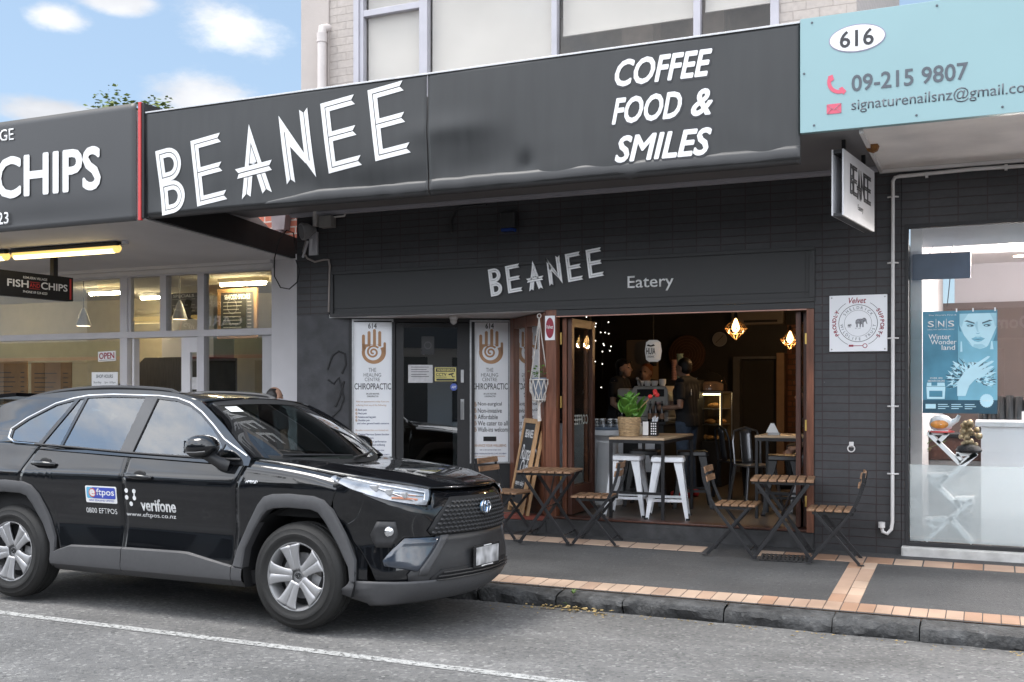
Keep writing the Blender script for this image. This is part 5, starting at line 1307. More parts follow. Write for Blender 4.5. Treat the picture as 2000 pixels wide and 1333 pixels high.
pl('printed_line', [[(.04, .045), (.18, .045), (.18, .09), (.04, .09)]] + [[(x0, y), (x0 + l, y), (x0 + l, y + .007), (x0, y + .007)] for x0 in (.21, .39, .57) for y, l in ((.083, .13), (.063, .15), (.043, .1))], 10, P_lt)
def pt(s_, x0, y0, x1, y1, b=0): text('lettering', s_, (x0 * w, y0 * h, x1 * w, y1 * h), pm(11), M_white, po, .0003, b)
pt("The World's First &", .08, .955, .46, .968); pt('S', .07, .845, .155, .905, .01); pt('|', .18, .835, .185, .925); pt('N', .21, .845, .295, .905, .01); pt('|', .32, .835, .325, .925); pt('S', .345, .845, .43, .905, .01)
pt('HEALTHY NATURAL NAILS', .07, .815, .43, .826); pt('Winter', .08, .725, .38, .775); pt('Wonder', .11, .675, .46, .722); pt('land', .26, .62, .44, .668)
pt('OVER 400', .10, .335, .27, .352); pt('GELOUS COLORS', .07, .31, .30, .325, .02); pt('RATED #1', .81, .118, .91, .132, 0)
bm = bmn()
for u in (.46, .68, .97): box(bm, u * w - .006, u * w + .006, -.007, -.006, h - .012, h + .02)
obj('tape_tab', bm, M_signw, po)

# ---- surface conduit on the pier with hooked end
bm = bmn(); yy = YF - .028
pts = [(2040, 322), (1900, 331), (1790, 342), (1757, 345)]
path = [ony(a, b, yy) for a, b in pts]
path += [ony(1748, 347, yy), ony(1744, 354, yy), ony(1744, 400, yy), ony(1744, 700, yy), ony(1743, 1020, yy), ony(1741, 1034, yy - .01), ony(1733, 1043, yy - .02), ony(1724, 1039, yy - .02), ony(1722, 1030, yy - .02)]
tube(bm, path, .0165, 10); pt_ = thing('surface_conduit', 'white surface conduit running down the brick pier and ending in a hook', 'conduit', (path[6].x, yy, path[6].z))
bmesh.ops.translate(bm, vec=-pt_.location, verts=bm.verts); obj('pipe', bm, M_pvc, pt_, smooth=True, ang=70)
bm = bmn(); e = path[-1] - pt_.location
tube(bm, [e + Vector((0, 0, -.005)), e + Vector((0, 0, .045))], [.03, .03], 14); obj('end_cap', bm, M_pvc, pt_, smooth=True)
bm = bmn()
for py in (385, 514, 661, 794, 926): 
    q = ony(1744, py, yy) - pt_.location; bm = bmn(); tube(bm, [q + Vector((-.045, .012, 0)), q + Vector((-.018, -.012, 0)), q + Vector((.018, -.012, 0)), q + Vector((.045, .012, 0))], .008, 6); obj('saddle_clip', bm, M_pvc, pt_, smooth=True)
for px, py in ((1810, 341), (1965, 326)):
    q = ony(px, py, yy) - pt_.location; bm = bmn(); box(bm, q.x - .012, q.x + .012, -.02, .02, q.z - .03, q.z + .018); obj('saddle_clip', bm, M_pvc, pt_)
p = ony(1663, 872, YF); t = thing('wall_ring', 'small white tether ring screwed to the brick pier', 'ring', (p.x, YF, p.z))
bm = bmn(); box(bm, -.02, .02, -.008, -.001, -.01, .04); obj('plate', bm, M_pvc, t, bev=.003)
bm = bmn(); tube(bm, [(.03 * math.sin(a * math.pi / 8), -.018, -.02 + .03 * math.cos(a * math.pi / 8)) for a in range(16)], .006, 6, closed=True); obj('ring', bm, M_pvc, t, smooth=True)

# ================================================================== BEYOND AND OPPOSITE
M_foliage = mat('foliage', (.075, .115, .028), .6, var=.55, vscale=.9); M_foliage2 = mat('dry foliage', (.15, .12, .04), .6, var=.5, vscale=.9); M_bark = mat('bark', (.14, .11, .08), .9, var=.3, bump=.6)
def tree(loc, h, r, n, lab, seed, mm, leaf=.16, grp=None):
    r2 = random.Random(seed); t = thing('street_tree', lab, 'tree', loc, 0, grp)
    bm = bmn(); tube(bm, [(0, 0, 0), (.1, .05, h * .3), (-.05, .1, h * .55), (.05, 0, h * .85)], [.24, .18, .12, .04], 10)
    cl = []
    for k in range(16):
        a = r2.uniform(0, 6.28); el = r2.uniform(-.2, 1.4); rr = r * r2.uniform(.5, .95)
        c = Vector((math.cos(a) * math.cos(el) * rr, math.sin(a) * math.cos(el) * rr, h - r * .9 + math.sin(el) * rr * .9)); cl.append((c, r * r2.uniform(.22, .42)))
        tube(bm, [(0, .05, h * r2.uniform(.35, .6)), c * .5 + Vector((0, 0, h * .25)), c], [.07, .045, .012], 6)
    obj('trunk', bm, M_bark, t, smooth=True)
    bm = bmn()
    for i in range(n):
        c, cr_ = cl[r2.randrange(16)]; d = Vector((r2.gauss(0, 1), r2.gauss(0, 1), r2.gauss(0, .8))); d = d.normalized() * cr_ * r2.random() ** .45
        p = c + d; s_ = leaf * r2.uniform(.5, 1.2)
        m = Matrix.Translation(p) @ Matrix.Rotation(r2.uniform(0, 6.28), 4, 'Z') @ Matrix.Rotation(r2.uniform(-1.2, 1.2), 4, 'X')
        bm.faces.new([bm.verts.new(m @ Vector(q)) for q in ((-s_, 0, 0), (-s_ * .2, -s_ * .5, .05 * s_), (s_, 0, 0), (-s_ * .2, s_ * .5, .05 * s_))])
    for f in bm.faces: f.material_index = 1 if r2.random() < .22 else 0
    obj('crown', bm, [mm, M_foliage2], t, fix=False)
    return t
q = atd(255, 755, 27); tree((q.x, q.y, 0), 8.75, 1.75, 5200, 'leafy tree showing above the left shop roof', 3, mat('light foliage', (.13, .17, .04), .6, var=.5, vscale=.9), .085)
# the other side of the street, seen in the glass and paintwork
opp = thing('shop_row', 'pale shop row across the street, mirrored in the windows', 'building', (-20, -9.5, 0))
YO = -9.5
bm = bmn(); box(bm, -52, -11, YO - 6, YO, 0, 6.3); box(bm, -10.98, 9, YO - 6, YO, 0, 5.2); cpart('facade_wall', bm, mat('opposite pale wall', (.68, .67, .65), .8, var=.06, vscale=.5), opp)
bm = bmn(); box(bm, -52, 9, YO, YO + 2.2, 3.15, 3.3); cpart('verandah', bm, M_soffit3, opp)
bm = bmn(); box(bm, -52, -18, YO + 2.2, YO + 2.26, 2.75, 3.3); cpart('green_fascia', bm, mat('pharmacy green', (.06, .17, .10), .5), opp)
bm = bmn(); box(bm, -52, -18, YO + 2.2, YO + 2.255, 2.62, 2.74); cpart('red_fascia', bm, M_red, opp)
bm = bmn(); box(bm, -17.5, 9, YO + 2.2, YO + 2.26, 2.8, 3.5); cpart('dark_fascia', bm, M_signgrey, opp)
bm = bmn(); box(bm, -32.5, -30, YO + .02, YO + .1, 1.0, 6.0); cpart('blue_panel', bm, mat('banner blue', (.06, .10, .16), .5), opp)
bm = bmn(); box(bm, -27.3, -24.8, YO + .02, YO + .1, 3.8, 6.1); cp = cpart('cross_panel', bm, mat('panel dark green', (.015, .07, .045), .5), opp)
bm = bmn(); box(bm, -26.4, -25.7, YO + .1, YO + .12, 4.4, 6.0); box(bm, -26.9, -25.2, YO + .1, YO + .119, 4.9, 5.5); cpart('cross_mark', bm, mat('orange cross', (.5, .16, .02), .5), cp)
om = Matrix.Translation((0, YO + .12, 0)) @ Matrix.Rotation(math.pi, 4, 'Z') @ WALLROT
o = text('lettering', 'CARE', (24.9, 3.9, 26.6, 4.25), om, M_white, None, .01, .02); off_mesh(o, cp)
bm = bmn()
for k in range(18): box(bm, -50 + 3.2 * k, -47.7 + 3.2 * k, YO, YO + .03, .5, 2.6)
cpart('shop_window', bm, mat('dark shop window', (.05, .055, .06), .12), opp)
om = Matrix.Translation((0, YO + 2.3, 0)) @ Matrix.Rotation(math.pi, 4, 'Z') @ WALLROT
o = text('lettering', "Domino's", (-.85, 3.02, .6, 3.32), om, M_white, None, .01, .03); off_mesh(o, opp)
for i, (x, y, lab) in enumerate(((-13.5, -6.5, 'street tree on the far kerb, nearest the cafe'), (-44, -6.4, 'street tree on the far kerb, by the pharmacy end'), (2.5, -13, 'tree rising behind the opposite shops'), (-40, -17, 'tree behind the opposite shops at the far end'))):
    tree((x, y, 0), (6.5, 7, 10, 11)[i], (1.9, 2.0, 3, 3.2)[i], 1500, lab, 11 + i, M_foliage, .24, 'trees across the street')
# ================================================================== CAFE ROOM
M_wall_in = mat('dark cafe wall', (.045, .042, .04), .8, var=.2, vscale=1.5)
M_floor_in = mat('worn cafe floor', (.085, .07, .058), .45, var=.35, vscale=2.2, bump=.15, bscale=30)
M_inbrick = brickmat('bare interior brick', (.20, .085, .05), (.10, .07, .05), .23, .08, .01, bump=.8, rough=.85, offset=.5, var=.35)
bm = bmn(); box(bm, -7.1, -.86, 16.6, 16.7, 0, 3.3); box(bm, -7.15, -7.05, YF + .35, 16.6, 0, 3.3); box(bm, -.93, -.86, YF + .31, 16.6, 0, 3.3); cpart('room_wall', bm, M_wall_in)
bm = bmn(); box(bm, -7.05, -.93, YF + .31, 16.6, 3.05, 3.15); cpart('room_ceiling', bm, M_wall_in)
bm = bmn(); box(bm, -7.05, -.93, YF + .163, 16.6, FZ - .1, FZ); cpart('room_floor', bm, M_floor_in)
bm = bmn(); xa, xb = ony(1538, 755, 16.55).x, -.94; box(bm, xa, xb, 16.52, 16.596, FZ, 2.6); cpart('brick_panel', bm, M_inbrick)
bm = bmn(); box(bm, ony(1519, 755, 16.3).x, ony(1534, 755, 16.3).x, 16.2, 16.5, FZ, ony(1525, 690, 16.3).z); cpart('pale_door_edge', bm, mat('tan door', (.30, .19, .115), .6))
bm = bmn(); xx = ony(1438, 755, 16.4).x; box(bm, xx - .05, xx + .05, 16.4, 16.596, FZ, ony(1438, 702, 16.4).z); box(bm, xx - .05, ony(1515, 755, 16.4).x, 16.42, 16.596, ony(1438, 702, 16.4).z, ony(1438, 697, 16.4).z); cpart('inner_door_frame', bm, mat('grey door frame', (.13, .13, .135), .6))
bm = bmn(); box(bm, -6.9, ony(1150, 755, 13.6).x, 13.6, 13.7, FZ, 3.0); cpart('room_partition', bm, M_wall_in)
M_tanbox = mat('kraft menu cabinet', (.22, .155, .10), .7, var=.12, vscale=3)

def lthing(name, lab, cat, px, py, Y_, grp=None):
    p = ony(px, py, Y_); return thing(name, lab, cat, p, 0, grp), p
# ---- slatted folding furniture
def make_chair():
    t = thing('folding_chair', '', 'chair')
    w = .19
    for s_ in (-1, 1):
        bm = bmn(); y = s_ * w
        pts = [(-.245, y, .79), (-.235, y, .70), (-.205, y, .60), (-.165, y, .50), (-.12, y, .42)]
        for a, b in zip(pts, pts[1:]): bar(bm, a, b, .026, .012, (0, 1, 0))
        bar(bm, (-.12, y, .42), (.21, y, .008), .028, .012, (0, 1, 0)); box(bm, .195, .245, y - .012, y + .012, 0, .008)
        obj('back_leg', bm, M_blackmetal, t, bev=.002)
        bm = bmn(); y = s_ * (w - .016); bar(bm, (.165, y, .44), (-.205, y, .008), .026, .012, (0, 1, 0)); box(bm, -.245, -.19, y - .012, y + .012, 0, .008); obj('front_leg', bm, M_blackmetal, t, bev=.002)
    for s_ in (-1, 1): bm = bmn(); box(bm, -.16, .185, s_ * (w - .03) - .01, s_ * (w - .03) + .01, .42, .446); obj('seat_rail', bm, M_blackmetal, t)
    for a, b, nm in (((-.155, -w + .02, .055), (-.155, w - .02, .055), 'stretcher'), ((.17, -w, .055), (.17, w, .055), 'stretcher'), ((-.15, -w - .02, .45), (-.15, w + .02, .45), 'pivot_rod')): bm = bmn(); tube(bm, [a, b], .007, 6); obj(nm, bm, M_blackmetal, t)
    for i in range(5):
        bm = bmn(); x = -.135 + .076 * i; box(bm, x - .005, x + .058, -.195, .195, .447, .466); obj('seat_slat', bm, M_slat, t, bev=.004)
    for z0, x0 in ((.655, -.222), (.735, -.24)):
        bm = bmn(); m = Matrix.Translation((x0 + .006, 0, z0)) @ Matrix.Rotation(R(-10), 4, 'Y')
        def sl(u, v): a = -.195 + .39 * u; return m @ Vector((-.025 * (1 - (2 * u - 1) ** 2) + .012, a, .055 * v))
        gridf(bm, sl, 10, 2); obj('back_slat', bm, M_slat, t, solid=.014, bev=.002)
    return t
def make_table():
    t = thing('folding_table', '', 'table')
    for s_ in (-1, 1):
        for k in (-1, 1):
            bm = bmn(); y = s_ * (.25 - (.014 if k > 0 else 0)); bar(bm, (-k * .22, y, .665), (k * .235, y, .02), .030, .013, (0, 1, 0)); box(bm, k * .235 - .017, k * .235 + .017, y - .014, y + .014, 0, .035); obj('leg', bm, M_blackmetal, t, bev=.002)
    for s_ in (-1, 1): bm = bmn(); box(bm, -.265, .265, s_ * .235 - .008, s_ * .235 + .008, .66, .682); obj('top_rail', bm, M_blackmetal, t)
    for k in (-1, 1): bm = bmn(); tube(bm, [(k * .19, -.24, .085), (k * .19, .24, .085)], .007, 6); obj('stretcher', bm, M_blackmetal, t)
    bm = bmn(); bar(bm, (.10, -.235, .66), (-.02, 0, .36), .010, .022); obj('folding_stay', bm, M_blackmetal, t)
    bm = bmn(); tube(bm, [(0, -.25, .345), (0, .25, .345)], .006, 6); obj('pivot_rod', bm, M_blackmetal, t)
    for i in range(7):
        bm = bmn(); x = -.272 + .0785 * i; box(bm, x, x + .066, -.27, .27, .683, .703); obj('top_slat', bm, M_slat, t, bev=.004)
    return t
ch = make_chair(); G1 = 'folding slat chairs on the footpath'
def put(o, x, y, rz): o.location = (x, y, pz(y) + .002); o.rotation_euler = (0, 0, rz)
ch['label'] = 'folding slat chair beside the brick pier, turned toward the right table'; ch['group'] = G1; put(ch, -1.23, 9.58, math.pi + .05)
for x, y, a, lab in ((-2.14, 9.63, .06, 'folding slat chair in front of the open doorway, left of the right table'), (-3.47, 9.72, math.pi + .12, 'folding slat chair between the left table and the white stools'), (-4.46, 9.74, -.1, 'folding slat chair half hidden behind the car bonnet')):
    dup(ch, (x, y, pz(y) + .002), a, lab, G1)
tb = make_table(); tb['label'] = 'folding slat table over the drain grate, at the right'; tb['group'] = 'folding slat tables on the footpath'; put(tb, -1.69, 9.66, .12)
dup(tb, (-3.95, 9.67, pz(9.67) + .002), .12, 'folding slat table in front of the chalkboard, at the left', 'folding slat tables on the footpath')
# ---- sheet steel stools
def make_stool(m, h=.62):
    t = thing('metal_stool', '', 'stool')
    bm = bmn(); prof = [(-.155, -.155), (.155, -.155), (.155, .155), (-.155, .155)]
    rr = []
    for cx, cy, a0 in ((.125, .125, 0), (-.125, .125, 90), (-.125, -.125, 180), (.125, -.125, 270)):
        for k in range(5): a = R(a0 + 22.5 * k); rr.append((cx + .035 * math.cos(a), cy + .035 * math.sin(a)))
    prism(bm, rr, .05, lambda a, b, c: Vector((a * (1.06 - c * 1.2), b * (1.06 - c * 1.2), h - .05 + c))); obj('seat', bm, m, t, bev=.008, smooth=True, ang=50)
    for sx_ in (-1, 1):
        for sy in (-1, 1):
            bm = bmn(); T = Vector((sx_ * .145, sy * .145, h - .045)); Bt = Vector((sx_ * .215, sy * .215, 0))
            def ring(p, w, d):
                return [p, p + Vector((-sx_ * w, 0, 0)), p + Vector((-sx_ * w, -sy * d * .3, 0)), p + Vector((-sx_ * d, -sy * d, 0)), p + Vector((-sx_ * d * .3, -sy * w, 0)), p + Vector((0, -sy * w, 0))]
            rs = [[bm.verts.new(q) for q in ring(T.lerp(Bt, f), w, .012)] for f, w in ((0, .085), (.3, .062), (.65, .048), (1, .034))]
            for A, B_ in zip(rs, rs[1:]):
                for j in range(6): bm.faces.new((A[j], A[(j + 1) % 6], B_[(j + 1) % 6], B_[j]))
            bm.faces.new(rs[0]); bm.faces.new(rs[-1])
            lg = obj('leg', bm, m, t, bev=.003); bm = bmn(); lathe(bm, [(.022, 0), (.022, .02)], 10, (Bt.x * .95, Bt.y * .95, 0)); obj('rubber_foot', bm, M_rubber, lg)
    bm = bmn(); k = .186
    for a, b in (((-k, -k), (k, -k)), ((k, -k), (k, k)), ((k, k), (-k, k)), ((-k, k), (-k, -k))): bar(bm, (*a, .19), (*b, .19), .008, .028)
    obj('brace', bm, m, t)
    return t
GS = 'metal stools in the cafe'
st = make_stool(M_whitemetal); st['label'] = 'white metal stool nearer the man in the black shirt, right of the two white stools'; st['group'] = GS
def pfl(px, py): p = onz(px, py, FZ); return p
q = atd(1305, 755, 10.75); st.location = (q.x, q.y, FZ); st.rotation_euler = (0, 0, .22)
q = atd(1226, 755, 11.0); dup(st, (q.x, q.y, FZ), .12, 'white metal stool nearer the pedestal, left of the two white stools', GS)
q = atd(1352, 755, 11.7); dup(st, (q.x, q.y, FZ), .3, 'black metal stool at the right rear of the ply high table', GS, M_blackmetal)
q = atd(1262, 755, 11.85); dup(st, (q.x, q.y, FZ), .1, 'black metal stool hidden behind the two white stools', GS, M_blackmetal)
q = atd(1531, 755, 11.0); dup(st, (q.x, q.y, FZ), .15, 'dark metal stool pulled up to the rear high table', GS, M_blackmetal)
M_gun = mat('brushed gunmetal', (.30, .30, .31), .3, metal=.8, var=.1)
q = atd(1583, 755, 11.2); dup(st, (q.x, q.y, FZ), .15, 'bare steel stool beside the right folded door', GS, M_gun)
# ---- high tables
def high_table(lab, x0, x1, y0, y1, z):
    t = thing('high_table', lab, 'table', (x0, y0, FZ), 0, 'ply topped high tables'); w, d, h = x1 - x0, y1 - y0, z - FZ
    bm = bmn(); box(bm, 0, w, 0, d, h - .022, h); obj('table_top', bm, M_tabletop, t, bev=.003)
    bm = bmn()
    for yy in (.0, d - .03): box(bm, .002, w - .002, yy + .002, yy + .028, h - .055, h - .023)
    for xx in (.002, w - .03): box(bm, xx, xx + .028, .03, d - .03, h - .055, h - .023)
    obj('apron', bm, M_blackmetal, t); bm = bmn(); box(bm, .03, w - .03, .004, .026, .25, .275); obj('foot_rail', bm, M_blackmetal, t)
    for xx in (.002, w - .032):
        for yy in (.002, d - .032): bm = bmn(); box(bm, xx, xx + .03, yy, yy + .03, 0, h - .056); obj('leg', bm, M_blackmetal, t, bev=.002)
    return t
a, b = ony(1189, 755, 10.16).x, ony(1297, 755, 10.16).x
high_table('ply topped high table with a plant basket on it, over the white stools', a, b, 10.16, 11.3, 1.146)
a = ony(1474, 755, 10.75).x
high_table('ply topped high table at the right rear, beside the folded door', a, -1.35, 10.75, 11.35, 1.165)
# steel chair behind the rear table
def make_tchair():
    t = thing('steel_chair', '', 'chair')
    bm = bmn(); box(bm, -.18, .18, -.18, .18, .43, .455); obj('seat', bm, M_gun, t, bev=.012)
    for sx_ in (-1, 1):
        for sy in (-1, 1): bm = bmn(); bar(bm, (sx_ * .16, sy * .16, .43), (sx_ * .22, sy * .22, 0), .05, .02); obj('leg', bm, M_gun, t, bev=.004)
    bm = bmn(); tube(bm, [(-.17, -.16, .45), (-.20, -.17, .70), (-.23, -.14, .82), (-.24, 0, .86), (-.23, .14, .82), (-.20, .17, .70), (-.17, .16, .45)], .014, 8); obj('back_frame', bm, M_gun, t, smooth=True)
    bm = bmn(); gridf(bm, lambda u, v: Vector((-.17 - .06 * v - .03 * math.sin(math.pi * u), -.07 + .14 * u, .45 + .39 * v)), 6, 6); obj('back_splat', bm, M_gun, t, solid=.004, smooth=True)
    return t
tc1 = make_tchair(); tc1['label'] = 'bright steel chair at the left end of the rear high table'; tc1['group'] = 'steel chairs at the rear'
q = atd(1474, 755, 11.9); tc1.location = (q.x, q.y, FZ + .12); tc1.rotation_euler = (0, 0, -.9); tc1.location.z = FZ
q = atd(1441, 755, 12.6); dup(tc1, (q.x, q.y, FZ), .7, 'dark steel chair in the shadow left of the rear high table', 'steel chairs at the rear', M_blackmetal)
# ---- counter and what stands on it
YCt = 12.3
t = thing('service_counter', 'dark service counter with a white end panel, behind the high table', 'counter', (0, YCt, FZ))
xA, xB, xC = -6.4, ony(1217, 755, YCt).x, ony(1296, 755, YCt).x
bm = bmn(); box(bm, xA, xB, 0, .6, 0, .87); obj('white_panel', bm, mat('white counter panel', (.50, .51, .54), .5, var=.05), t)
bm = bmn(); box(bm, xB, xC, .002, .6, 0, .87); obj('dark_panel', bm, M_dark, t)
bm = bmn(); box(bm, ony(1247, 755, YCt).x, ony(1279, 755, YCt).x, -.012, .0, .3, .72); obj('pale_inset', bm, MATS['white counter panel'], t)
bm = bmn(); box(bm, xA, xC + .03, -.03, .63, .871, .905); obj('countertop', bm, M_blackmetal, t, bev=.004)
CT = FZ + .905
# pedestal with tumblers
p = atd(1187, 755, 12.0)
t = thing('pedestal', 'white moulded column pedestal in front of the counter', 'pedestal', (p.x, p.y, FZ))
bm = bmn(); h = 1.167 - FZ
lathe(bm, [(.17, 0), (.17, .04), (.145, .07), (.125, .10), (.12, h * .5), (.115, h - .17), (.13, h - .14), (.125, h - .12), (.16, h - .07), (.185, h - .055), (.185, h - .02), (.175, h)], 28); obj('column', bm, mat('white plaster', (.58, .59, .61), .45, var=.04), t, smooth=True)
t = thing('tray', 'blue grey round tray holding tumblers on the pedestal', 'tray', (p.x, p.y, 1.168))
bm = bmn(); lathe(bm, [(.17, 0), (.185, .012), (.19, .035), (.18, .036), (.172, .014)], 24); obj('dish', bm, mat('blue grey tray', (.17, .22, .29), .4), t, smooth=True)
M_tumbler = glassmat('tumbler glass', (.93, .94, .95), 1.8)
tg = None
for i, (dx, dy) in enumerate(((-.11, -.06), (-.03, -.10), (.06, -.09), (.12, -.03), (-.07, .05), (.03, .02))):
    if not tg:
        tg = thing('tumbler', 'clear upturned tumbler on the pedestal tray', 'glass', (p.x + dx, p.y + dy, 1.183), 0, 'tumblers on the pedestal tray')
        bm = bmn(); lathe(bm, [(.042, 0), (.036, .10), (.034, .11), (.031, .108), (.038, .002)], 14); obj('glass_body', bm, M_tumbler, tg, smooth=True)
        bm = bmn(); lathe(bm, [(.031, .1), (.03, .112)], 12); obj('thick_base', bm, mat('glass base', (.6, .62, .65), .2), tg)
    else: dup(tg, (p.x + dx, p.y + dy, 1.183), i, 'clear upturned tumbler on the pedestal tray', 'tumblers on the pedestal tray')
p2 = atd(1213, 755, 12.75)
t = thing('carafe', 'tall clear water carafe on the counter behind the tumblers', 'carafe', (p2.x, p2.y, CT))
bm = bmn(); lathe(bm, [(.06, 0), (.065, .02), (.065, .16), (.05, .21), (.03, .25), (.035, .30)], 18); obj('glass_body', bm, M_tumbler, t, smooth=True)
# plant basket, cutlery tins, bottle on the high table
TT = 1.146
p = onz(1229, 852, TT)
t = thing('potted_plant', 'leafy green plant with red flowers in a woven basket, on the ply high table', 'plant', (p.x, p.y, TT)); t.scale = (1.15, 1.15, 1.15)
M_wick = mat('woven seagrass', (.46, .32, .18), .8, var=.35, vscale=30, bump=.8, bscale=55, aniso=(1, 1, 3))
bm = bmn(); lathe(bm, [(.075, 0), (.082, .01), (.10, .155), (.103, .17), (.095, .17), (.088, .14)], 30)
for v in bm.verts: v.co *= 1 + .018 * math.sin(v.co.z * 260) * (v.co.z > .01)
obj('basket', bm, M_wick, t, smooth=True)
bm = bmn()
for zz_ in [.012 * k + .008 for k in range(13)]:
    n = 26; rr = .0835 + .0185 * zz_ / .17; tube(bm, [(math.cos(j * 2 * math.pi / n) * (rr + .004 * (1 if (j + int(zz_ * 90)) % 2 else -.6)), math.sin(j * 2 * math.pi / n) * (rr + .004 * (1 if (j + int(zz_ * 90)) % 2 else -.6)), zz_) for j in range(n)], .0058, 5, closed=True)
obj('basket_weave', bm, M_wick, t, smooth=True)
M_leafg = mat('succulent leaf', (.10, .24, .035), .4, var=.35, vscale=14)
bm = bmn(); r2 = random.Random(5)
for k in range(24):
    a = k * 2.4; el = r2.uniform(.5, 1.35); L_ = r2.uniform(.11, .19) ; base = Vector((r2.gauss(0, .03), r2.gauss(0, .03), .15 + r2.uniform(0, .08)))
    d = Vector((math.cos(a) * math.cos(el), math.sin(a) * math.cos(el), math.sin(el))); sd_ = d.cross(Vector((0, 0, 1))).normalized(); up_ = sd_.cross(d)
    def lf_(u, v): w = .052 * math.sin(math.pi * min(1, .08 + u * .9)) ** .8; return base + d * (L_ * u * 1.2) + sd_ * (w * (2 * v - 1)) + up_ * (.25 * L_ * (u - u * u) * 1.5 + .012 * abs(2 * v - 1))
    gridf(bm, lf_, 6, 4)
obj('leaves', bm, M_leafg, t, smooth=True, solid=.003)
bm = bmn(); bar(bm, (.05, 0, .2), (.24, -.02, .38), .005); bar(bm, (.05, .01, .2), (.20, -.01, .35), .005); obj('flower_stem', bm, M_pine, t)
bm = bmn()
for c in ((.25, -.02, .385), (.24, .0, .40), (.20, -.015, .355), (.262, -.01, .37)): bmesh.ops.create_icosphere(bm, subdivisions=2, radius=.022, matrix=Matrix.Translation(c))
obj('red_flower', bm, mat('red petals', (.60, .03, .03), .5), t, smooth=True)
p = onz(1271, 852, TT)
t = thing('cutlery_tin', 'pierced black and white cutlery tins on the ply high table', 'cutlery tin', (p.x, p.y, TT))
bm = bmn()
for k, x in enumerate((-.045, .04)): box(bm, x - .035, x + .035, -.035, .035, 0, .15)
obj('tin', bm, M_blackmetal, t, bev=.006)
bm = bmn()
for x in (.012, .034, .056):
    for z_ in range(5): lathe(bm, [(.008, -.0365), (.008, -.0355)], 8, (x + .006, 0, .025 + .026 * z_), 'Y')
box(bm, -.075, -.015, -.037, -.036, .01, .15); obj('white_dot', bm, M_white, t)
bm = bmn()
for k in range(5): tube(bm, [(.02 + .01 * k, .01 * (k % 3) - .01, .1), (.02 + .014 * k, 0, .19 + .01 * (k % 3))], .005, 5)
obj('cutlery', bm, M_whitemetal, t)
p = onz(1251, 849, TT); t = thing('sauce_bottle', 'small cream sauce bottle beside the plant basket', 'bottle', (p.x, p.y, TT))
bm = bmn(); lathe(bm, [(.022, 0), (.024, .01), (.024, .075), (.012, .095), (.012, .11)], 14); obj('bottle_body', bm, mat('cream sauce', (.6, .53, .4), .3), t, smooth=True); bm = bmn(); lathe(bm, [(.015, .111), (.015, .125)], 12); obj('cap', bm, M_white, t)
p = ony(1512, 838, 11.0); t = thing('napkin_holder', 'white napkins fanned in a holder on the rear high table', 'napkins', (p.x, 11.0, 1.165))
bm = bmn()
for k in range(4): prism(bm, [(-.05 - .012 * k, .02), (.05 - .004 * k, .02), (-.0 - .012 * k, .12)], .003, lambda a, b, c, k=k: Vector((a, -.015 + .01 * k + c, b)))
obj('napkin', bm, M_white, t); bm = bmn(); box(bm, -.06, .06, -.03, .03, 0, .022); obj('holder', bm, M_steel, t)
# coffee machine and bottles
p = ony(1270, 755, 12.55); t = thing('coffee_machine', 'white espresso machine with cups on top, on the counter', 'coffee machine', (p.x, 12.5, CT))
M_machine = mat('pearl machine body', (.42, .40, .37), .35, var=.05)
bm = bmn(); prism(bm, [(-.19, .05), (.24, .05), (.24, .36), (.20, .43), (-.19, .43), (-.23, .36)], .5, lambda a, b, c: Vector((a, c, b))); box(bm, -.24, .25, -.04, .54, 0, .05); obj('body', bm, M_machine, t, bev=.015)
bm = bmn(); box(bm, -.15, .19, -.008, .0, .30, .39); obj('dark_display', bm, M_dark, t); bm = bmn(); box(bm, -.42, -.231, .02, .3, .29, .40); obj('side_arm', bm, M_machine, t, bev=.03, seg=3)
bm = bmn()
for k, x in enumerate((-.14, -.05, .04, .14)): lathe(bm, [(.03, 0), (.042, .03), (.044, .06 + .02 * (k == 3)), (.03, .064 + .02 * (k == 3))], 14, (x, .1, .431))
obj('cup', bm, M_white, t, smooth=True)
bm = bmn(); tube(bm, [(-.10, .0, .43), (-.11, -.03, .5), (-.13, -.06, .51)], .012, 8); bmesh.ops.create_icosphere(bm, subdivisions=2, radius=.024, matrix=Matrix.Translation((-.13, -.06, .515))); obj('steam_knob', bm, M_steel, t, smooth=True)
tb_ = None
for i, px in enumerate((1270, 1281, 1293)):
    q = ony(px, 755, 12.36)
    if not tb_:
        tb_ = thing('syrup_bottle', 'dark syrup bottle in a row in front of the coffee machine', 'bottle', (q.x, 12.36, CT), 0, 'syrup bottles by the coffee machine')
        bm = bmn(); lathe(bm, [(.028, 0), (.03, .01), (.03, .12), (.012, .17), (.012, .2), (.016, .201), (.016, .215), (.006, .22), (.006, .25)], 14); obj('bottle_body', bm, mat('dark glass', (.012, .01, .009), .2), tb_, smooth=True)
        bm = bmn(); lathe(bm, [(.0305, .03), (.0305, .1)], 14); obj('label', bm, mat('brown label', (.26, .15, .09), .6), tb_, smooth=True)
    else: dup(tb_, (q.x, 12.36, CT), i, 'dark syrup bottle in a row in front of the coffee machine', 'syrup bottles by the coffee machine')
for i, (px, py0, py1, c, lab) in enumerate(((1328, 691, 742, (.30, .42, .38), 'tall stack of mint paper cups behind the man'), (1318, 703, 745, (.55, .33, .32), 'tall stack of pink paper cups behind the man'))):
    A, B_ = ony(px, py1, 13.7), ony(px, py0, 13.7); t = thing('cup_stack', lab, 'cups', A, 0, 'stacks of paper cups')
    bm = bmn(); n = 9; h = B_.z - A.z; pr = []
    for k in range(n): pr += [(.048, h * k / n), (.040, h * k / n + .004), (.046, h * (k + .95) / n)]
    lathe(bm, pr, 16); obj('paper_cups', bm, mat(lab[:18], c, .6), t, smooth=True, ang=30)
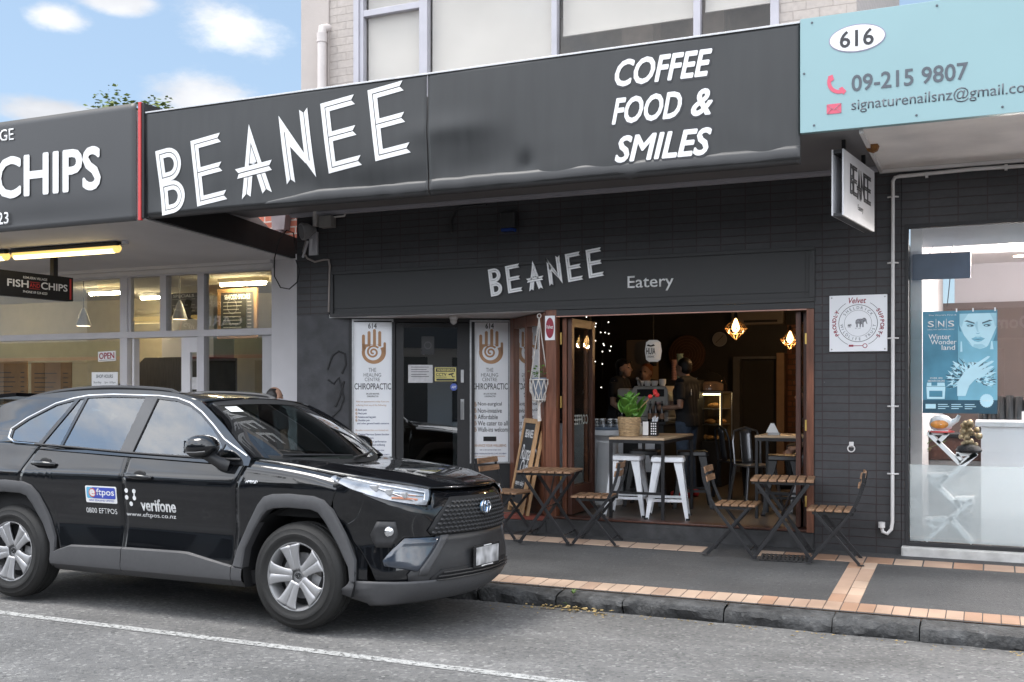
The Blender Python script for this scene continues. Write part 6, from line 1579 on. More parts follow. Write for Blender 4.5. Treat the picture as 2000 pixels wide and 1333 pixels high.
# back bar holding those stacks
t = thing('back_bar', 'dark back bar cabinet with cup stacks on it', 'cabinet', (ony(1300, 755, 13.75).x, 13.55, FZ)); bm = bmn(); box(bm, -.2, .45, 0, .5, 0, ony(1328, 743, 13.7).z - FZ); obj('carcass', bm, M_dark, t)
# tan menu cabinet and round sign drum
A, B_ = ony(1223, 780, 14.6), ony(1267, 664, 14.6); t = thing('tall_cabinet', 'tall tan cabinet behind the coffee counter', 'cabinet', (A.x, 14.6, FZ))
bm = bmn(); box(bm, 0, B_.x - A.x, 0, .5, 0, B_.z - FZ); obj('carcass', bm, M_tanbox, t, bev=.01)
bm = bmn(); ring2(bm, .22, 1.35, .05, .058, Matrix.Translation((0, -.002, 0)) @ WALLROT); obj('stamp_ring', bm, MATS['brown label'], t)
p = ony(1276, 686, 14.4); t = thing('drum_sign', 'white barrel shaped lit sign with dark lettering, above the coffee machine', 'sign', p)
hh = 21 / 2071 * 15; bm = bmn(); lathe(bm, [(.06, -hh), (.10, -hh * .8), (.118, 0), (.10, hh * .8), (.06, hh)], 24); obj('drum', bm, mat('lit white drum', (.62, .62, .62), .4, emit=.14, var=.03), t, smooth=True)
text('lettering', 'HUIA', (-.065, -.05, .065, .04), Matrix.Translation((0, -.119, 0)) @ WALLROT, M_ink, t, .002, .02); text('lettering', 'ORGANIC', (-.05, -.095, .05, -.068), Matrix.Translation((0, -.114, 0)) @ WALLROT, M_ink, t, .002, .02)
bm = bmn(); flat2(bm, [(-.06, .07), (0, .055), (.06, .07), (.04, .09), (0, .075), (-.04, .09)], Matrix.Translation((0, -.117, 0)) @ WALLROT); obj('leaf_mark', bm, M_ink, t)
bm = bmn(); lathe(bm, [(.05, -hh - .06), (.05, -hh)], 12); tube(bm, [(0, 0, hh), (0, 0, 3.05 - p.z)], .01, 6); obj('mount', bm, M_blackmetal, t)
p = ony(1341, 692, 16.5); t = thing('wall_disc', 'large round brown disc hung on the dark rear wall', 'wall disc', (p.x, 16.5, p.z)); bm = bmn(); lathe(bm, [(.30, 0), (.30, .02)], 40, axis='Y'); obj('disc', bm, mat('aged copper', (.12, .06, .035), .5, metal=.2, var=.3, vscale=4), t)
bm = bmn()
for k in range(6): ring2(bm, 0, 0, .05 + .045 * k, .054 + .045 * k, WALLROT, .003)
obj('ring_groove', bm, MATS['brown label'], t)
p = ony(1405, 663, 16.5); t = thing('wall_clock', 'plain round pale clock on the dark rear wall', 'clock', (p.x, 16.55, p.z)); bm = bmn(); lathe(bm, [(.112, 0), (.112, -.03), (.1, -.034)], 32, axis='Y'); obj('clock_face', bm, mat('clock face', (.30, .29, .29), .5, var=.05), t)
bm = bmn(); bar(bm, (-.06, -.038, -.055), (.06, -.038, .06), .008, .003, (0, 1, 0)); obj('hand', bm, M_dark, t); bm = bmn(); ring2(bm, 0, 0, .104, .114, Matrix.Translation((0, -.034, 0)) @ WALLROT, .006); obj('rim', bm, M_silver, t)
A, B_ = ony(1426, 636, 16.3), ony(1530, 607, 16.3); t = thing('air_conditioner', 'long pale wall air conditioner above the rear doorway', 'air conditioner', (A.x, 16.35, A.z)); w, h = B_.x - A.x, B_.z - A.z + .12
bm = bmn(); box(bm, 0, w, 0, .22, 0, h); obj('case', bm, mat('air conditioner case', (.17, .145, .125), .5, var=.04), t, bev=.03, seg=3); bm = bmn(); box(bm, .2, w - .1, -.004, .02, .04, .075); obj('vent_slot', bm, M_dark, t)
# lit cake cabinet
A, B_ = ony(1366, 862, 13.9), ony(1409, 768, 13.9); t = thing('display_cabinet', 'warm lit glass cake cabinet right of the man', 'display cabinet', (A.x, 13.9, FZ)); w, h = B_.x - A.x, B_.z - FZ; zb_ = A.z - FZ
bm = bmn(); box(bm, -.3, w, 0, .6, 0, zb_); obj('base', bm, M_dark, t, bev=.006)
for yy in (0, .6): bm = bmn(); bar(bm, (w, yy, zb_), (w, yy, h), .02); obj('corner_post', bm, M_steel, t)
bm = bmn(); box(bm, -.3, w, .0, .6, h, h + .02); obj('top_panel', bm, M_steel, t)
bm = bmn(); box(bm, -.3, w, -.003, .0, zb_, h); obj('pane', bm, M_glass, t)
bm = bmn()
for f in (.33, .66): box(bm, -.3, w - .01, .03, .55, zb_ + (h - zb_) * f, zb_ + (h - zb_) * f + .008)
obj('shelf', bm, M_steel, t); bm = bmn(); box(bm, -.3, w, .59, .6, zb_, h); obj('back_panel', bm, mat('amber panel', (.22, .14, .05), .6), t)
M_pastry = mat('pastry', (.50, .27, .10), .7, var=.4, vscale=20); bm = bmn()
for f in (0.01, .34, .67):
    for k in range(7): bmesh.ops.create_icosphere(bm, subdivisions=2, radius=rnd.uniform(.035, .06), matrix=Matrix.Translation((-.25 + rnd.uniform(0, .25 + w), rnd.uniform(.1, .3), zb_ + (h - zb_) * f + .04)) @ Matrix.Diagonal((1.3, 1, .7, 1)))
obj('pastries', bm, M_pastry, t, smooth=True)
bm = bmn(); tube(bm, [(-.28, .08, h - .02), (w - .03, .08, h - .02)], .01, 6); obj('light_strip', bm, mat('warm strip', (1, .75, .35), .5, var=0, emit=7), t)
bm = bmn(); tube(bm, [(w - .014, .012, zb_ + .02), (w - .014, .012, h - .02)], .012, 6); obj('edge_light', bm, mat('edge strip', (1, .78, .42), .5, var=0, emit=1.1), t)
p = ony(1378, 765, 13.95); t = thing('cake_dome', 'large glass cake dome on top of the cake cabinet', 'cake dome', (p.x, 14.15, FZ + h + .022)); bm = bmn(); lathe(bm, [(.24, 0), (.24, .08), (.2, .18), (.12, .24), (.03, .26), (.03, .29)], 24); obj('dome', bm, M_tumbler, t, smooth=True); bm = bmn(); lathe(bm, [(.19, .01), (.19, .1), (.1, .13)], 20); obj('cake', bm, mat('pale cake', (.30, .2, .14), .7), t, smooth=True)
# pendant lamps: faceted wire cages
def cage(px, py, Y_, r, lab):
    p = ony(px, py, Y_); t = thing('pendant_lamp', lab, 'lamp', p, .3, 'wire cage pendant lamps')
    bm = bmn(); n = 8; T = Vector((0, 0, r * 1.0)); Bm = Vector((0, 0, -r * 1.05)); e = [Vector((r * math.cos(2 * math.pi * k / n), r * math.sin(2 * math.pi * k / n), 0)) for k in range(n)]; l2 = [Vector((r * .62 * math.cos(2 * math.pi * (k + .5) / n), r * .62 * math.sin(2 * math.pi * (k + .5) / n), -r * .45)) for k in range(n)]
    for k in range(n):
        for a, b in ((T, e[k]), (e[k], e[(k + 1) % n]), (e[k], l2[k]), (e[(k + 1) % n], l2[k]), (l2[k], l2[(k + 1) % n]), (l2[k], Bm)): bar(bm, a, b, .006)
    obj('wire_cage', bm, mat('gilt wire', (.14, .08, .03), .35, metal=.3, var=.1), t)
    bm = bmn(); lathe(bm, [(.012, .12), (.02, .09), (.042, .03), (.045, 0), (.03, -.035), (.004, -.05)], 16); obj('bulb', bm, mat('glowing bulb', (1, .58, .22), .4, var=0, emit=5), t, smooth=True)
    bm = bmn(); lathe(bm, [(.018, .12), (.018, .19)], 10); tube(bm, [(0, 0, .19), (0, 0, 3.05 - p.z)], .005, 6); obj('cord', bm, M_blackmetal, t)
    l = bpy.data.lights.new('bulb_light', 'POINT'); l.energy = 26; l.color = (1, .6, .28); l.shadow_soft_size = .05; lo = bpy.data.objects.new('bulb_light', l); C.objects.link(lo); lo.location = (0, 0, -.02); lo.parent = t
cage(1437, 642, 12.6, .135, 'wire cage pendant lamp hanging in the middle of the doorway'); cage(1543, 664, 14.6, .13, 'smaller looking wire cage pendant lamp by the folded door')
# fairy lights on the left wall of the cafe
bm = bmn(); rf = random.Random(9)
cabs = bmn()
for k in range(6):
    px = 1148 + 9 * k + rf.uniform(-2, 2); pts = [ony(px, 618, 13.2)]
    for j in range(rf.randint(3, 6)):
        py = 626 + j * 24 + rf.uniform(-14, 14); q = ony(px + rf.uniform(-3, 3), py, 13.2); pts.append(q)
        bmesh.ops.create_icosphere(bm, subdivisions=1, radius=.0075, matrix=Matrix.Translation(q + Vector((0, -.01, 0))))
    tube(cabs, pts, .002, 4)
o0 = ony(1170, 680, 13.2); t = thing('fairy_lights', 'curtain of tiny white fairy lights at the left of the doorway', 'fairy lights', o0)
bmesh.ops.translate(bm, vec=-o0, verts=bm.verts); bmesh.ops.translate(cabs, vec=-o0, verts=cabs.verts)
obj('tiny_bulb', bm, mat('tiny bulb', (1, .95, .85), .5, var=0, emit=2.2), t); obj('wire', cabs, M_dark, t)

# ---- chalkboard and hanging planter in the recess
fa, fb = onz(1003, 1010, .34), onz(1040, 1012, .34)
t = thing('chalkboard_sign', 'wood framed chalkboard with white handwriting, leaning in the entrance', 'chalkboard', (-4.56, 10.18, .335))
t.rotation_euler = (0, 0, R(-50)); tilt = Matrix.Rotation(R(-11), 4, 'X')
def chb(x0, x1, z0, z1, y0, y1, m, nm): bm = bmn(); box(bm, x0, x1, y0, y1, z0, z1, tilt); return obj(nm, bm, m, t, bev=.004)
W_, H_ = .50, 1.0
bm = bmn()
for q in ((-W_ / 2, -W_ / 2 + .045, 0, H_), (W_ / 2 - .045, W_ / 2, 0, H_), (-W_ / 2 + .045, W_ / 2 - .045, H_ - .05, H_), (-W_ / 2 + .045, W_ / 2 - .045, .05, .1)): box(bm, q[0], q[1], -.018, .018, q[2], q[3], tilt)
obj('front_frame', bm, M_pine, t, bev=.003)
bm = bmn(); box(bm, -W_ / 2 + .04, W_ / 2 - .04, -.004, .006, .09, H_ - .04, tilt); obj('slate', bm, mat('chalkboard slate', (.025, .027, .03), .6, var=.4, vscale=6), t)
t2m = Matrix.Rotation(R(-2), 4, 'X') @ Matrix.Translation((0, .19, 0)) ; bm = bmn()
for q in ((-W_ / 2, -W_ / 2 + .045, 0, H_ * .98), (W_ / 2 - .045, W_ / 2, 0, H_ * .98), (-W_ / 2 + .045, W_ / 2 - .045, H_ * .93, H_ * .98), (-W_ / 2 + .045, W_ / 2 - .045, .05, .1)): box(bm, q[0], q[1], .02, .055, q[2], q[3], tilt @ Matrix.Translation((0, .025, 0)))
obj('rear_frame', bm, M_pine, t, bev=.003)
cm = tilt @ Matrix.Translation((0, -.006, 0)) @ WALLROT
text('lettering', 'BEANEE', (-.13, .80, .15, .88), cm, M_white, t, .001, .02)
text('chalk_writing', "Runa", (-.16, .56, .17, .72), cm, M_white, t, .001, .0, .3); text('chalk_writing', 'Club', (-.10, .42, .16, .56), cm, M_white, t, .001, .0, .3); text('chalk_writing', 'open daily', (-.17, .27, .14, .34), cm, M_white, t, .001, .0, .3)
# macrame planter
pt0 = ony(1053, 612, YF - .02)
t = thing('hanging_planter', 'white macrame planter with a trailing plant, hung at the left door post', 'planter', (pt0.x, pt0.y, 0))
Hz = lambda py: ony(1045, py, YF).z
M_rope = mat('cotton rope', (.62, .58, .54), .8, var=.12, vscale=40, bump=.5, bscale=90)
zr, zt_, zb_ = Hz(618), Hz(742), Hz(785); bm = bmn()
tube(bm, [(.02 * math.cos(k * math.pi / 6), 0, zr + .022 * math.sin(k * math.pi / 6)) for k in range(12)], .005, 6, closed=True)
n = 8
for k in range(4):
    a = k * math.pi / 2 + .4; tube(bm, [(0, 0, zr - .02), (.03 * math.cos(a), .03 * math.sin(a), zr - .25), (.088 * math.cos(a), .088 * math.sin(a), zt_)], .006, 6)
for k in range(10):
    for s_ in (-1, 1):
        tube(bm, [((.095 - .035 * j / 6 * (j > 3)) * math.cos(2 * math.pi * k / 10 + s_ * .105 * j), (.095 - .035 * j / 6 * (j > 3)) * math.sin(2 * math.pi * k / 10 + s_ * .105 * j), zt_ - (zt_ - zb_) * j / 6) for j in range(7)], .0055, 5)
for zz_, rr in ((zt_, .095), (zb_ + .02, .065)): tube(bm, [(rr * math.cos(k * math.pi / 10), rr * math.sin(k * math.pi / 10), zz_) for k in range(20)], .007, 6, closed=True)
tube(bm, [(0, 0, zb_), (0, 0, zb_ - .03), (.0, 0, zb_ - .16), (.005, 0, zb_ - .2)], [.03, .014, .02, .022], 8)
obj('macrame', bm, M_rope, t, smooth=True)
bm = bmn(); lathe(bm, [(.05, zb_ + .01), (.08, zt_ + .02), (.07, zt_ + .02)], 18); obj('pot', bm, mat('blue grey pot', (.20, .24, .30), .5), t, smooth=True)
bm = bmn(); r2 = random.Random(3)
for k in range(90):
    c = Vector((r2.gauss(0, .05), r2.gauss(0, .05), zt_ + .03 + abs(r2.gauss(0, .06)))); s_ = r2.uniform(.01, .022); m = Matrix.Translation(c) @ Matrix.Rotation(r2.uniform(0, 6), 4, 'Z') @ Matrix.Rotation(r2.uniform(-1, 1), 4, 'X')
    bm.faces.new([bm.verts.new(m @ Vector(q)) for q in ((-s_, 0, 0), (0, -s_ * .5, 0), (s_, 0, 0), (0, s_ * .5, 0))])
obj('leaves', bm, M_leafg, t)

# ================================================================== PEOPLE
M_skin = mat('skin', (.40, .235, .165), .5, var=.08); M_tee = mat('black cotton', (.011, .011, .013), .85, var=.3, vscale=9); M_jean = mat('denim', (.045, .065, .10), .85, var=.25, vscale=20)
M_hairb = mat('dark hair', (.012, .009, .008), .5, var=.3, vscale=40); M_hairo = mat('auburn hair', (.23, .075, .025), .5, var=.3, vscale=40)
def limb(bm, pts, rs, n=12): tube(bm, pts, rs, n)
def ball(bm, c, r, sc=(1, 1, 1)): bmesh.ops.create_icosphere(bm, subdivisions=3, radius=r, matrix=Matrix.Translation(c) @ Matrix.Diagonal((*sc, 1)))
def remesh(o, v, sm=4):
    k = o.modifiers.new('join', 'REMESH'); k.mode = 'VOXEL'; k.voxel_size = v; k.use_smooth_shade = True
    s_ = o.modifiers.new('soft', 'SMOOTH'); s_.factor = .5; s_.iterations = sm
def fingers(bm, palm, d, side, up, curl=.5, sc=1.0, thumb_side=1):
    """palm centre, pointing direction d, side across the knuckles; five separate fingers"""
    d, side, up = d.normalized(), side.normalized(), up.normalized()
    for i, (o_, L_) in enumerate(((-.03, .062), (-.010, .075), (.010, .078), (.03, .068))):
        b0_ = palm + d * .045 * sc + side * o_ * sc; p1 = b0_ + d * L_ * .5 * sc - up * curl * .018 * sc; p2 = p1 + d * L_ * .32 * sc * (1 - curl * .6) - up * curl * .032 * sc; p3 = p2 + d * L_ * .2 * sc * (1 - curl * 1.4) - up * curl * .026 * sc
        limb(bm, [palm + side * o_ * .7 * sc, b0_, p1, p2, p3], [.011 * sc, .010 * sc, .009 * sc, .008 * sc, .006 * sc], 8)
    tb0 = palm - d * .02 * sc - side * thumb_side * .028 * sc; limb(bm, [palm - d * .03 * sc, tb0, tb0 + d * .03 * sc - side * thumb_side * .022 * sc - up * .012 * sc, tb0 + d * .056 * sc - side * thumb_side * .018 * sc - up * .026 * sc], [.014 * sc, .013 * sc, .011 * sc, .008 * sc], 8)
def person(lab, loc, rz, h, top, leg, hair, hairm, larm, rarm, lean=0, seated=False, female=False, shoes=M_dark, skin=M_skin, headturn=0):
    """faces local +x, y to its left; arms given as (shoulder drop, elbow, wrist) in metres"""
    t = thing('person', lab, 'person', loc, rz); k = h / 1.7
    V = lambda x, y, z: Vector((x * k, y * k, z * k))
    sw = .175 if female else .195; hz = .93; dz = -.44 if seated else 0
    le = Matrix.Translation(V(0, 0, hz + dz)) @ Matrix.Rotation(lean, 4, 'Y') @ Matrix.Translation(-V(0, 0, hz))
    U = lambda x, y, z: le @ V(x, y, z)
    def torso(bm, g=0):
        for y_, f in ((-.075, 1), (.075, 1), (0, 1.05)):
            limb(bm, [U(-.01, y_, .90), U(0, y_ * .9, 1.02), U(.012, y_ * 1.05, 1.16), U(.012, y_ * 1.25, 1.30), U(-.005, y_ * 1.1, 1.40)], [.098 * k + g, .092 * k + g, .10 * k + g, .10 * k + g, .062 * k + g])
        limb(bm, [U(-.01, -sw + .01, 1.395), U(-.01, 0, 1.425), U(-.01, sw - .01, 1.395)], [.055 * k + g, .062 * k + g, .055 * k + g])
    def arm(bm, s_, pts, lo, hi, g=0):
        sh, el, wr = U(-.01, s_ * sw, 1.39), U(*pts[0]), U(*pts[1])
        P = [sh, sh.lerp(el, .5), el, el.lerp(wr, .45), wr]; r_ = [.052, .047, .04, .037, .027]
        limb(bm, P[lo:hi], [q * k + g for q in r_[lo:hi]])
    if seated: hip = [(0, .09, hz + dz), (.42, .11, hz + dz - .02), (.40, .12, .08)]
    else: hip = [(0, .09, hz), (.015, .10, .50), (-.02, .11, .08)]
    def legs(bm, g=0, lo=.08):
        for s_ in (-1, 1):
            q = [V(x, y * s_, z) for x, y, z in hip]; limb(bm, [q[0], q[0].lerp(q[1], .5), q[1], q[1].lerp(q[2], .35), q[2]], [.092 * k + g, .075 * k + g, .056 * k + g, .054 * k + g, .04 * k + g])
    bm = bmn(); torso(bm); legs(bm)
    for s_, pts in ((1, larm), (-1, rarm)):
        arm(bm, s_, pts, 0, 5); wr, el = U(*pts[1]), U(*pts[0]); d = (wr - el).normalized(); pc = wr + d * .05 * k
        side = Vector((0, 0, 1)) if abs(d.z) < .7 else Vector((1, 0, 0)); side = (side - d * d.dot(side)).normalized(); up = side.cross(d) * -s_
        limb(bm, [wr, wr + d * .035 * k, pc + d * .02 * k], [.027 * k, .034 * k, .03 * k]); fingers(bm, pc, d, side, up, .55, k, -1)
    for s_ in (-1, 1):
        a = V(hip[2][0], s_ * hip[2][1], .045); limb(bm, [a + V(-.06, 0, 0), a + V(.05, 0, .01), a + V(.15, 0, -.01)], [.042 * k, .045 * k, .034 * k])
    # head and neck
    Hc = U(.035, 0, 1.585); hr = Matrix.Rotation(headturn, 4, 'Z'); Hd = lambda x, y, z: Hc + (hr @ Vector((x * k, y * k, z * k)))
    limb(bm, [U(-.01, 0, 1.38), U(.0, 0, 1.46), Hd(-.01, 0, -.04)], [.062 * k, .054 * k, .055 * k]); M4 = Matrix.Translation(Hc) @ hr
    def hb(c, r, sc): bmesh.ops.create_icosphere(bm, subdivisions=3, radius=r * k, matrix=M4 @ Matrix.Translation(Vector(c) * k) @ Matrix.Diagonal((*sc, 1)))
    hb((-.012, 0, .02), .098, (1, .80, 1.0)); hb((.03, 0, -.045), .066, (.95, .85, 1.05)); hb((.055, 0, -.085), .03, (1, 1.1, .8))
    limb(bm, [Hd(.085, 0, .02), Hd(.112, 0, -.022), Hd(.088, 0, -.034)], [.010 * k, .014 * k, .01 * k], 8)
    for s_ in (-1, 1): hb((-.01, s_ * .078, -.01), .028, (.7, .35, 1.1)); hb((.075, s_ * .032, .024), .016, (.5, 1.5, .5))
    hb((.082, 0, -.062), .014, (.7, 1.9, .55))
    o = obj('body', bm, skin, t); remesh(o, .011 * k, 3)
    bm = bmn(); torso(bm, .016)
    for s_, pts in ((1, larm), (-1, rarm)):
        sh, el = U(-.01, s_ * sw, 1.39), U(*pts[0]); limb(bm, [sh, sh.lerp(el, .5), sh.lerp(el, .72)], [.066 * k, .064 * k, .066 * k])
    if not seated: limb(bm, [U(-.005, -.06, .86), U(-.005, -.06, 1.0)], [.125 * k, .115 * k]); limb(bm, [U(-.005, .06, .86), U(-.005, .06, 1.0)], [.125 * k, .115 * k])
    o = obj('shirt', bm, top, t); remesh(o, .014, 4)
    bm = bmn(); legs(bm, .014); limb(bm, [V(0, -.07, hz + dz - .02), V(0, .07, hz + dz - .02)], [.11 * k, .11 * k]); o = obj('trousers', bm, leg, t); remesh(o, .016, 4)
    bm = bmn()
    for s_ in (-1, 1):
        a = V(hip[2][0], s_ * hip[2][1], .04); limb(bm, [a + V(-.075, 0, .01), a + V(.05, 0, .015), a + V(.175, 0, -.008)], [.052 * k, .052 * k, .038 * k])
    o = obj('shoes', bm, shoes, t); remesh(o, .012, 2)
    bm = bmn()
    def hh_(c, r, sc): bmesh.ops.create_icosphere(bm, subdivisions=3, radius=r * k, matrix=M4 @ Matrix.Translation(Vector(c) * k) @ Matrix.Diagonal((*sc, 1)))
    hh_((-.028, 0, .045), .098, (.98, .86, .88)); hh_((-.05, 0, .0), .085, (.8, .92, 1.0))
    if hair == 'bob':
        hh_((-.035, .045, -.05), .06, (.8, .6, 1.4)); hh_((-.035, -.045, -.05), .06, (.8, .6, 1.4)); hh_((-.055, 0, -.06), .07, (.7, 1, 1.3)); hh_((.05, .03, .085), .035, (1.2, 1.2, .6)); hh_((.05, -.03, .085), .035, (1.2, 1.2, .6))
    if hair == 'tied': hh_((-.12, 0, .07), .05, (1, 1, 1)); hh_((-.06, 0, -.04), .06, (.6, 1, 1))
    if hair == 'thin':
        bm.free(); bm = bmn(); hh_((-.05, 0, .01), .09, (.75, .90, .98)); hh_((-.02, 0, .06), .085, (.9, .78, .62))
    o = obj('hair', bm, hairm, t); remesh(o, .012, 2)
    bm = bmn()
    for s_ in (-1, 1):
        bmesh.ops.create_icosphere(bm, subdivisions=2, radius=.011 * k, matrix=M4 @ Matrix.Translation(Vector((.080, s_ * .031, .012)) * k) @ Matrix.Diagonal((.6, 1.3, .7, 1)))
    obj('eyes', bm, M_dark, t, smooth=True)
    return t, U
hang_ = lambda s_: ((-.02, s_ * .24, 1.12), (.05, s_ * .24, .87))
q = atd(1342, 755, 12.75)
t, U = person('man in a black T-shirt and jeans holding a cup, standing at the counter', (q.x, q.y, FZ), R(168), 1.665, M_tee, M_jean, 'short', M_hairb, ((-.05, .27, 1.11), (.24, .17, 1.10)), ((.02, -.24, 1.12), (.24, -.06, 1.16)), .03, shoes=M_red, headturn=R(-12))
cw = t.matrix_basis @ U(.335, .12, 1.10); c2 = thing('paper_cup', 'pink takeaway cup held by the man in black', 'cup', cw); bm = bmn(); lathe(bm, [(.028, -.05), (.04, .06), (.042, .062), (.042, .07), (.03, .072)], 16); obj('cup_body', bm, mat('pink cup', (.5, .30, .29), .6), c2, smooth=True)
bm = bmn(); m_ = Matrix.Translation(U(-.115, .10, 1.28)) @ Matrix.Rotation(R(-65), 4, 'Z') @ WALLROT; flat2(bm, [(-.03, -.03), (-.02, -.035), (.015, .035), (.005, .04)], m_, .006); flat2(bm, [(.02, -.035), (.03, -.03), (0, .02), (-.008, .012)], m_, .007); obj('shirt_print', bm, M_white, t)
q = atd(1196, 755, 13.5); person('woman with a dark bob and black shirt behind the counter', (q.x, q.y + .2, FZ), R(-8), 1.68, M_tee, M_tee, 'bob', M_hairb, hang_(1), ((.03, -.23, 1.13), (.22, -.15, 1.02)), .10, female=True)
q = atd(1272, 755, 14.1); person('barista with tied auburn hair bent behind the espresso machine', (q.x, q.y, FZ), R(-100), 1.64, M_tee, M_tee, 'tied', M_hairo, ((.08, .23, 1.12), (.3, .15, 1.1)), ((.08, -.23, 1.12), (.3, -.15, 1.1)), .2, female=True)
q = atd(1606, 755, 12.4); person('person in black sitting at the rear high table, mostly hidden by the door', (q.x + .06, q.y, FZ + .12), R(185), 1.7, M_tee, M_dark, 'short', M_hairb, ((.05, .25, 1.1), (.32, .2, 1.05)), ((.05, -.25, 1.1), (.32, -.2, 1.05)), .35, seated=True)
t = thing('bench_stool', 'dark padded stool under the seated person', 'stool', (q.x + .06, q.y, FZ)); bm = bmn(); lathe(bm, [(.19, .52), (.2, .56), (.19, .60)], 20); obj('seat', bm, M_dark, t, smooth=True); bm = bmn(); lathe(bm, [(.18, 0), (.17, .02), (.025, .05), (.025, .52)], 16); obj('pedestal', bm, M_blackmetal, t)
q = ony(533, 755, 9.35); person('passer-by with thinning dark hair, hidden behind the car up to the head', (q.x, q.y, pz(q.y)), R(75), 1.53, mat('grey jacket', (.10, .10, .11), .8), M_jean, 'thin', M_hairb, hang_(1), hang_(-1))
# flat ledge where the fryer shop meets the paving is part of the footpath; nothing hidden beyond
# ================================================================== THE CAR
M_paint = mat('black car paint', (.0045, .005, .0065), .22, var=.05, coat=1, spec=.08)
M_clad = mat('grey wheel arch plastic', (.068, .068, .072), .5, var=.06, vscale=40, bump=.15, bscale=300)
M_cladd = mat('dark bumper plastic', (.028, .028, .030), .5, var=.1, vscale=30)
M_chrome = mat('chrome', (.72, .73, .75), .12, metal=1, var=.02)
M_alloy = mat('alloy wheel', (.37, .37, .38), .34, metal=.5, var=.06, vscale=8)
M_tyre = mat('tyre rubber', (.0115, .0112, .011), .68, var=.25, vscale=9, bump=.25, bscale=60)
M_tint = glassmat('car side glass', (.42, .47, .48), 2.9, 0, 1.5)
M_wscreen = glassmat('windscreen glass', (.58, .64, .62), 1.7, 0, 1.5)
M_cabin = mat('cabin trim', (.022, .022, .023), .7, var=.15)
M_gloss = mat('gloss blue black trim', (.03, .04, .058), .18, coat=1, var=.05)
def interp(x, pts):
    if x <= pts[0][0]: return pts[0][1]
    for (a, b), (c, d) in zip(pts, pts[1:]):
        if x <= c:
            return b + (d - b) * (x - a) / (c - a)
    return pts[-1][1]
def smooth_i(x, pts):          # monotone-ish cubic
    if x <= pts[0][0]: return pts[0][1]
    if x >= pts[-1][0]: return pts[-1][1]
    for i in range(len(pts) - 1):
        if x <= pts[i + 1][0]: break
    p = [pts[max(0, i - 1)], pts[i], pts[i + 1], pts[min(len(pts) - 1, i + 2)]]
    h = p[2][0] - p[1][0]; t = (x - p[1][0]) / h
    m1 = (p[2][1] - p[0][1]) / (p[2][0] - p[0][0]) * h; m2 = (p[3][1] - p[1][1]) / (p[3][0] - p[1][0]) * h if p[3][0] != p[1][0] else 0
    return (2 * t ** 3 - 3 * t * t + 1) * p[1][1] + (t ** 3 - 2 * t * t + t) * m1 + (-2 * t ** 3 + 3 * t * t) * p[2][1] + (t ** 3 - t * t) * m2
WZ = [(.20, .84), (.30, .875), (.40, .89), (.52, .884), (.66, .882), (.80, .902), (.90, .914), (.965, .918), (.995, .912), (1.05, .893), (1.10, .875), (1.15, .857), (1.2, .838)]
def ys(x, z):
    y = smooth_i(z, WZ)
    if x < -2.9: y -= .11 * ((-2.9 - x) / .55) ** 2
    # haunches over the wheels and a waist between
    y += .012 * math.exp(-((x + 2.65) / .45) ** 2 - ((z - .93) / .16) ** 2) - .012 * math.exp(-((x + 1.4) / .8) ** 2 - ((z - .62) / .16) ** 2)
    return y
PL = [(0, .935), (.12, .93), (.30, .905), (.50, .86), (.66, .795), (.78, .70), (.85, .585), (.893, .44), (.905, .28)]
DX = [(.18, -.16), (.22, -.09), (.28, -.02), (.36, .015), (.48, .02), (.60, .004), (.70, .008), (.82, 0), (.90, -.03), (.95, -.07), (1.0, -.14)]
def xf(y, z):
    k = smooth_i(z, WZ) / .905; a = abs(y) / k
    w = 1 - max(0, min(1, (a - .62) / .28)) ** 2
    return smooth_i(min(a, .905), PL) + smooth_i(z, DX) * w
LB = lambda x: interp(x, [(.25, 1.04), (.30, 1.008), (.41, .968), (.64, .902), (.80, .858), (.9, .852)])
def side_y(x, z):          # half width of the nose at x
    if x < .31: return ys(.28, z)
    lo, hi = 0, .905
    for _ in range(22):
        m_ = (lo + hi) / 2
        if xf(m_, z) > x: lo = m_
        else: hi = m_
    return lo * smooth_i(z, WZ) / .905
ARF = [(-.47, .39), (-.455, .52), (-.40, .64), (-.33, .75), (-.25, .825), (-.14, .85), (.0, .862), (.14, .858), (.22, .815), (.29, .73), (.36, .62), (.42, .50), (.44, .38)]
ARR = [(x - 2.67, z) for x, z in ARF]
def zlow(x):
    if -.47 < x < .44: return interp(x, ARF)
    if -3.14 < x < -2.23: return interp(x, ARR)
    return .34
BELT = [(-3.4, 1.21), (-2.9, 1.20), (-2.2, 1.178), (-1.56, 1.15), (-.9, 1.132), (-.45, 1.125)]
belt = lambda x: smooth_i(x, BELT)
car = thing('parked_car', 'black compact SUV with white payment logos on its doors, parked at the kerb', 'car', (-4.25, 6.775, -.016))
car.rotation_euler = (R(-2.4), 0, 0)
def yup(z): return .860 - .46 * (z - 1.15)
ZR = [(-3.4, 1.30), (-3.2, 1.43), (-3.06, 1.49), (-2.9, 1.535), (-2.6, 1.585), (-2.2, 1.615), (-1.9, 1.622), (-1.5, 1.612), (-1.25, 1.585), (-1.05, 1.535)]
zroof = lambda x: smooth_i(x, ZR)
E_ = [(-.42, .80, 1.135), (-.1, .805, 1.108), (.22, .792, 1.062), (.5, .735, 1.025), (.70, .63, .995), (.80, .53, .972)]
def Ee(t):
    f = t * 5; i = min(4, int(f)); f -= i; q = [Vector(E_[max(0, min(5, i + k))]) for k in (-1, 0, 1, 2)]
    return .5 * ((2 * q[1]) + (-q[0] + q[2]) * f + (2 * q[0] - 5 * q[1] + 4 * q[2] - q[3]) * f * f + (-q[0] + 3 * q[1] - 3 * q[2] + q[3]) * f ** 3)
def cobj(name, bm, m, par=None, **k): return obj(name, bm, m, par or car, **k)
cols = lambda a, b, n: [a + (b - a) * i / n for i in range(n + 1)]
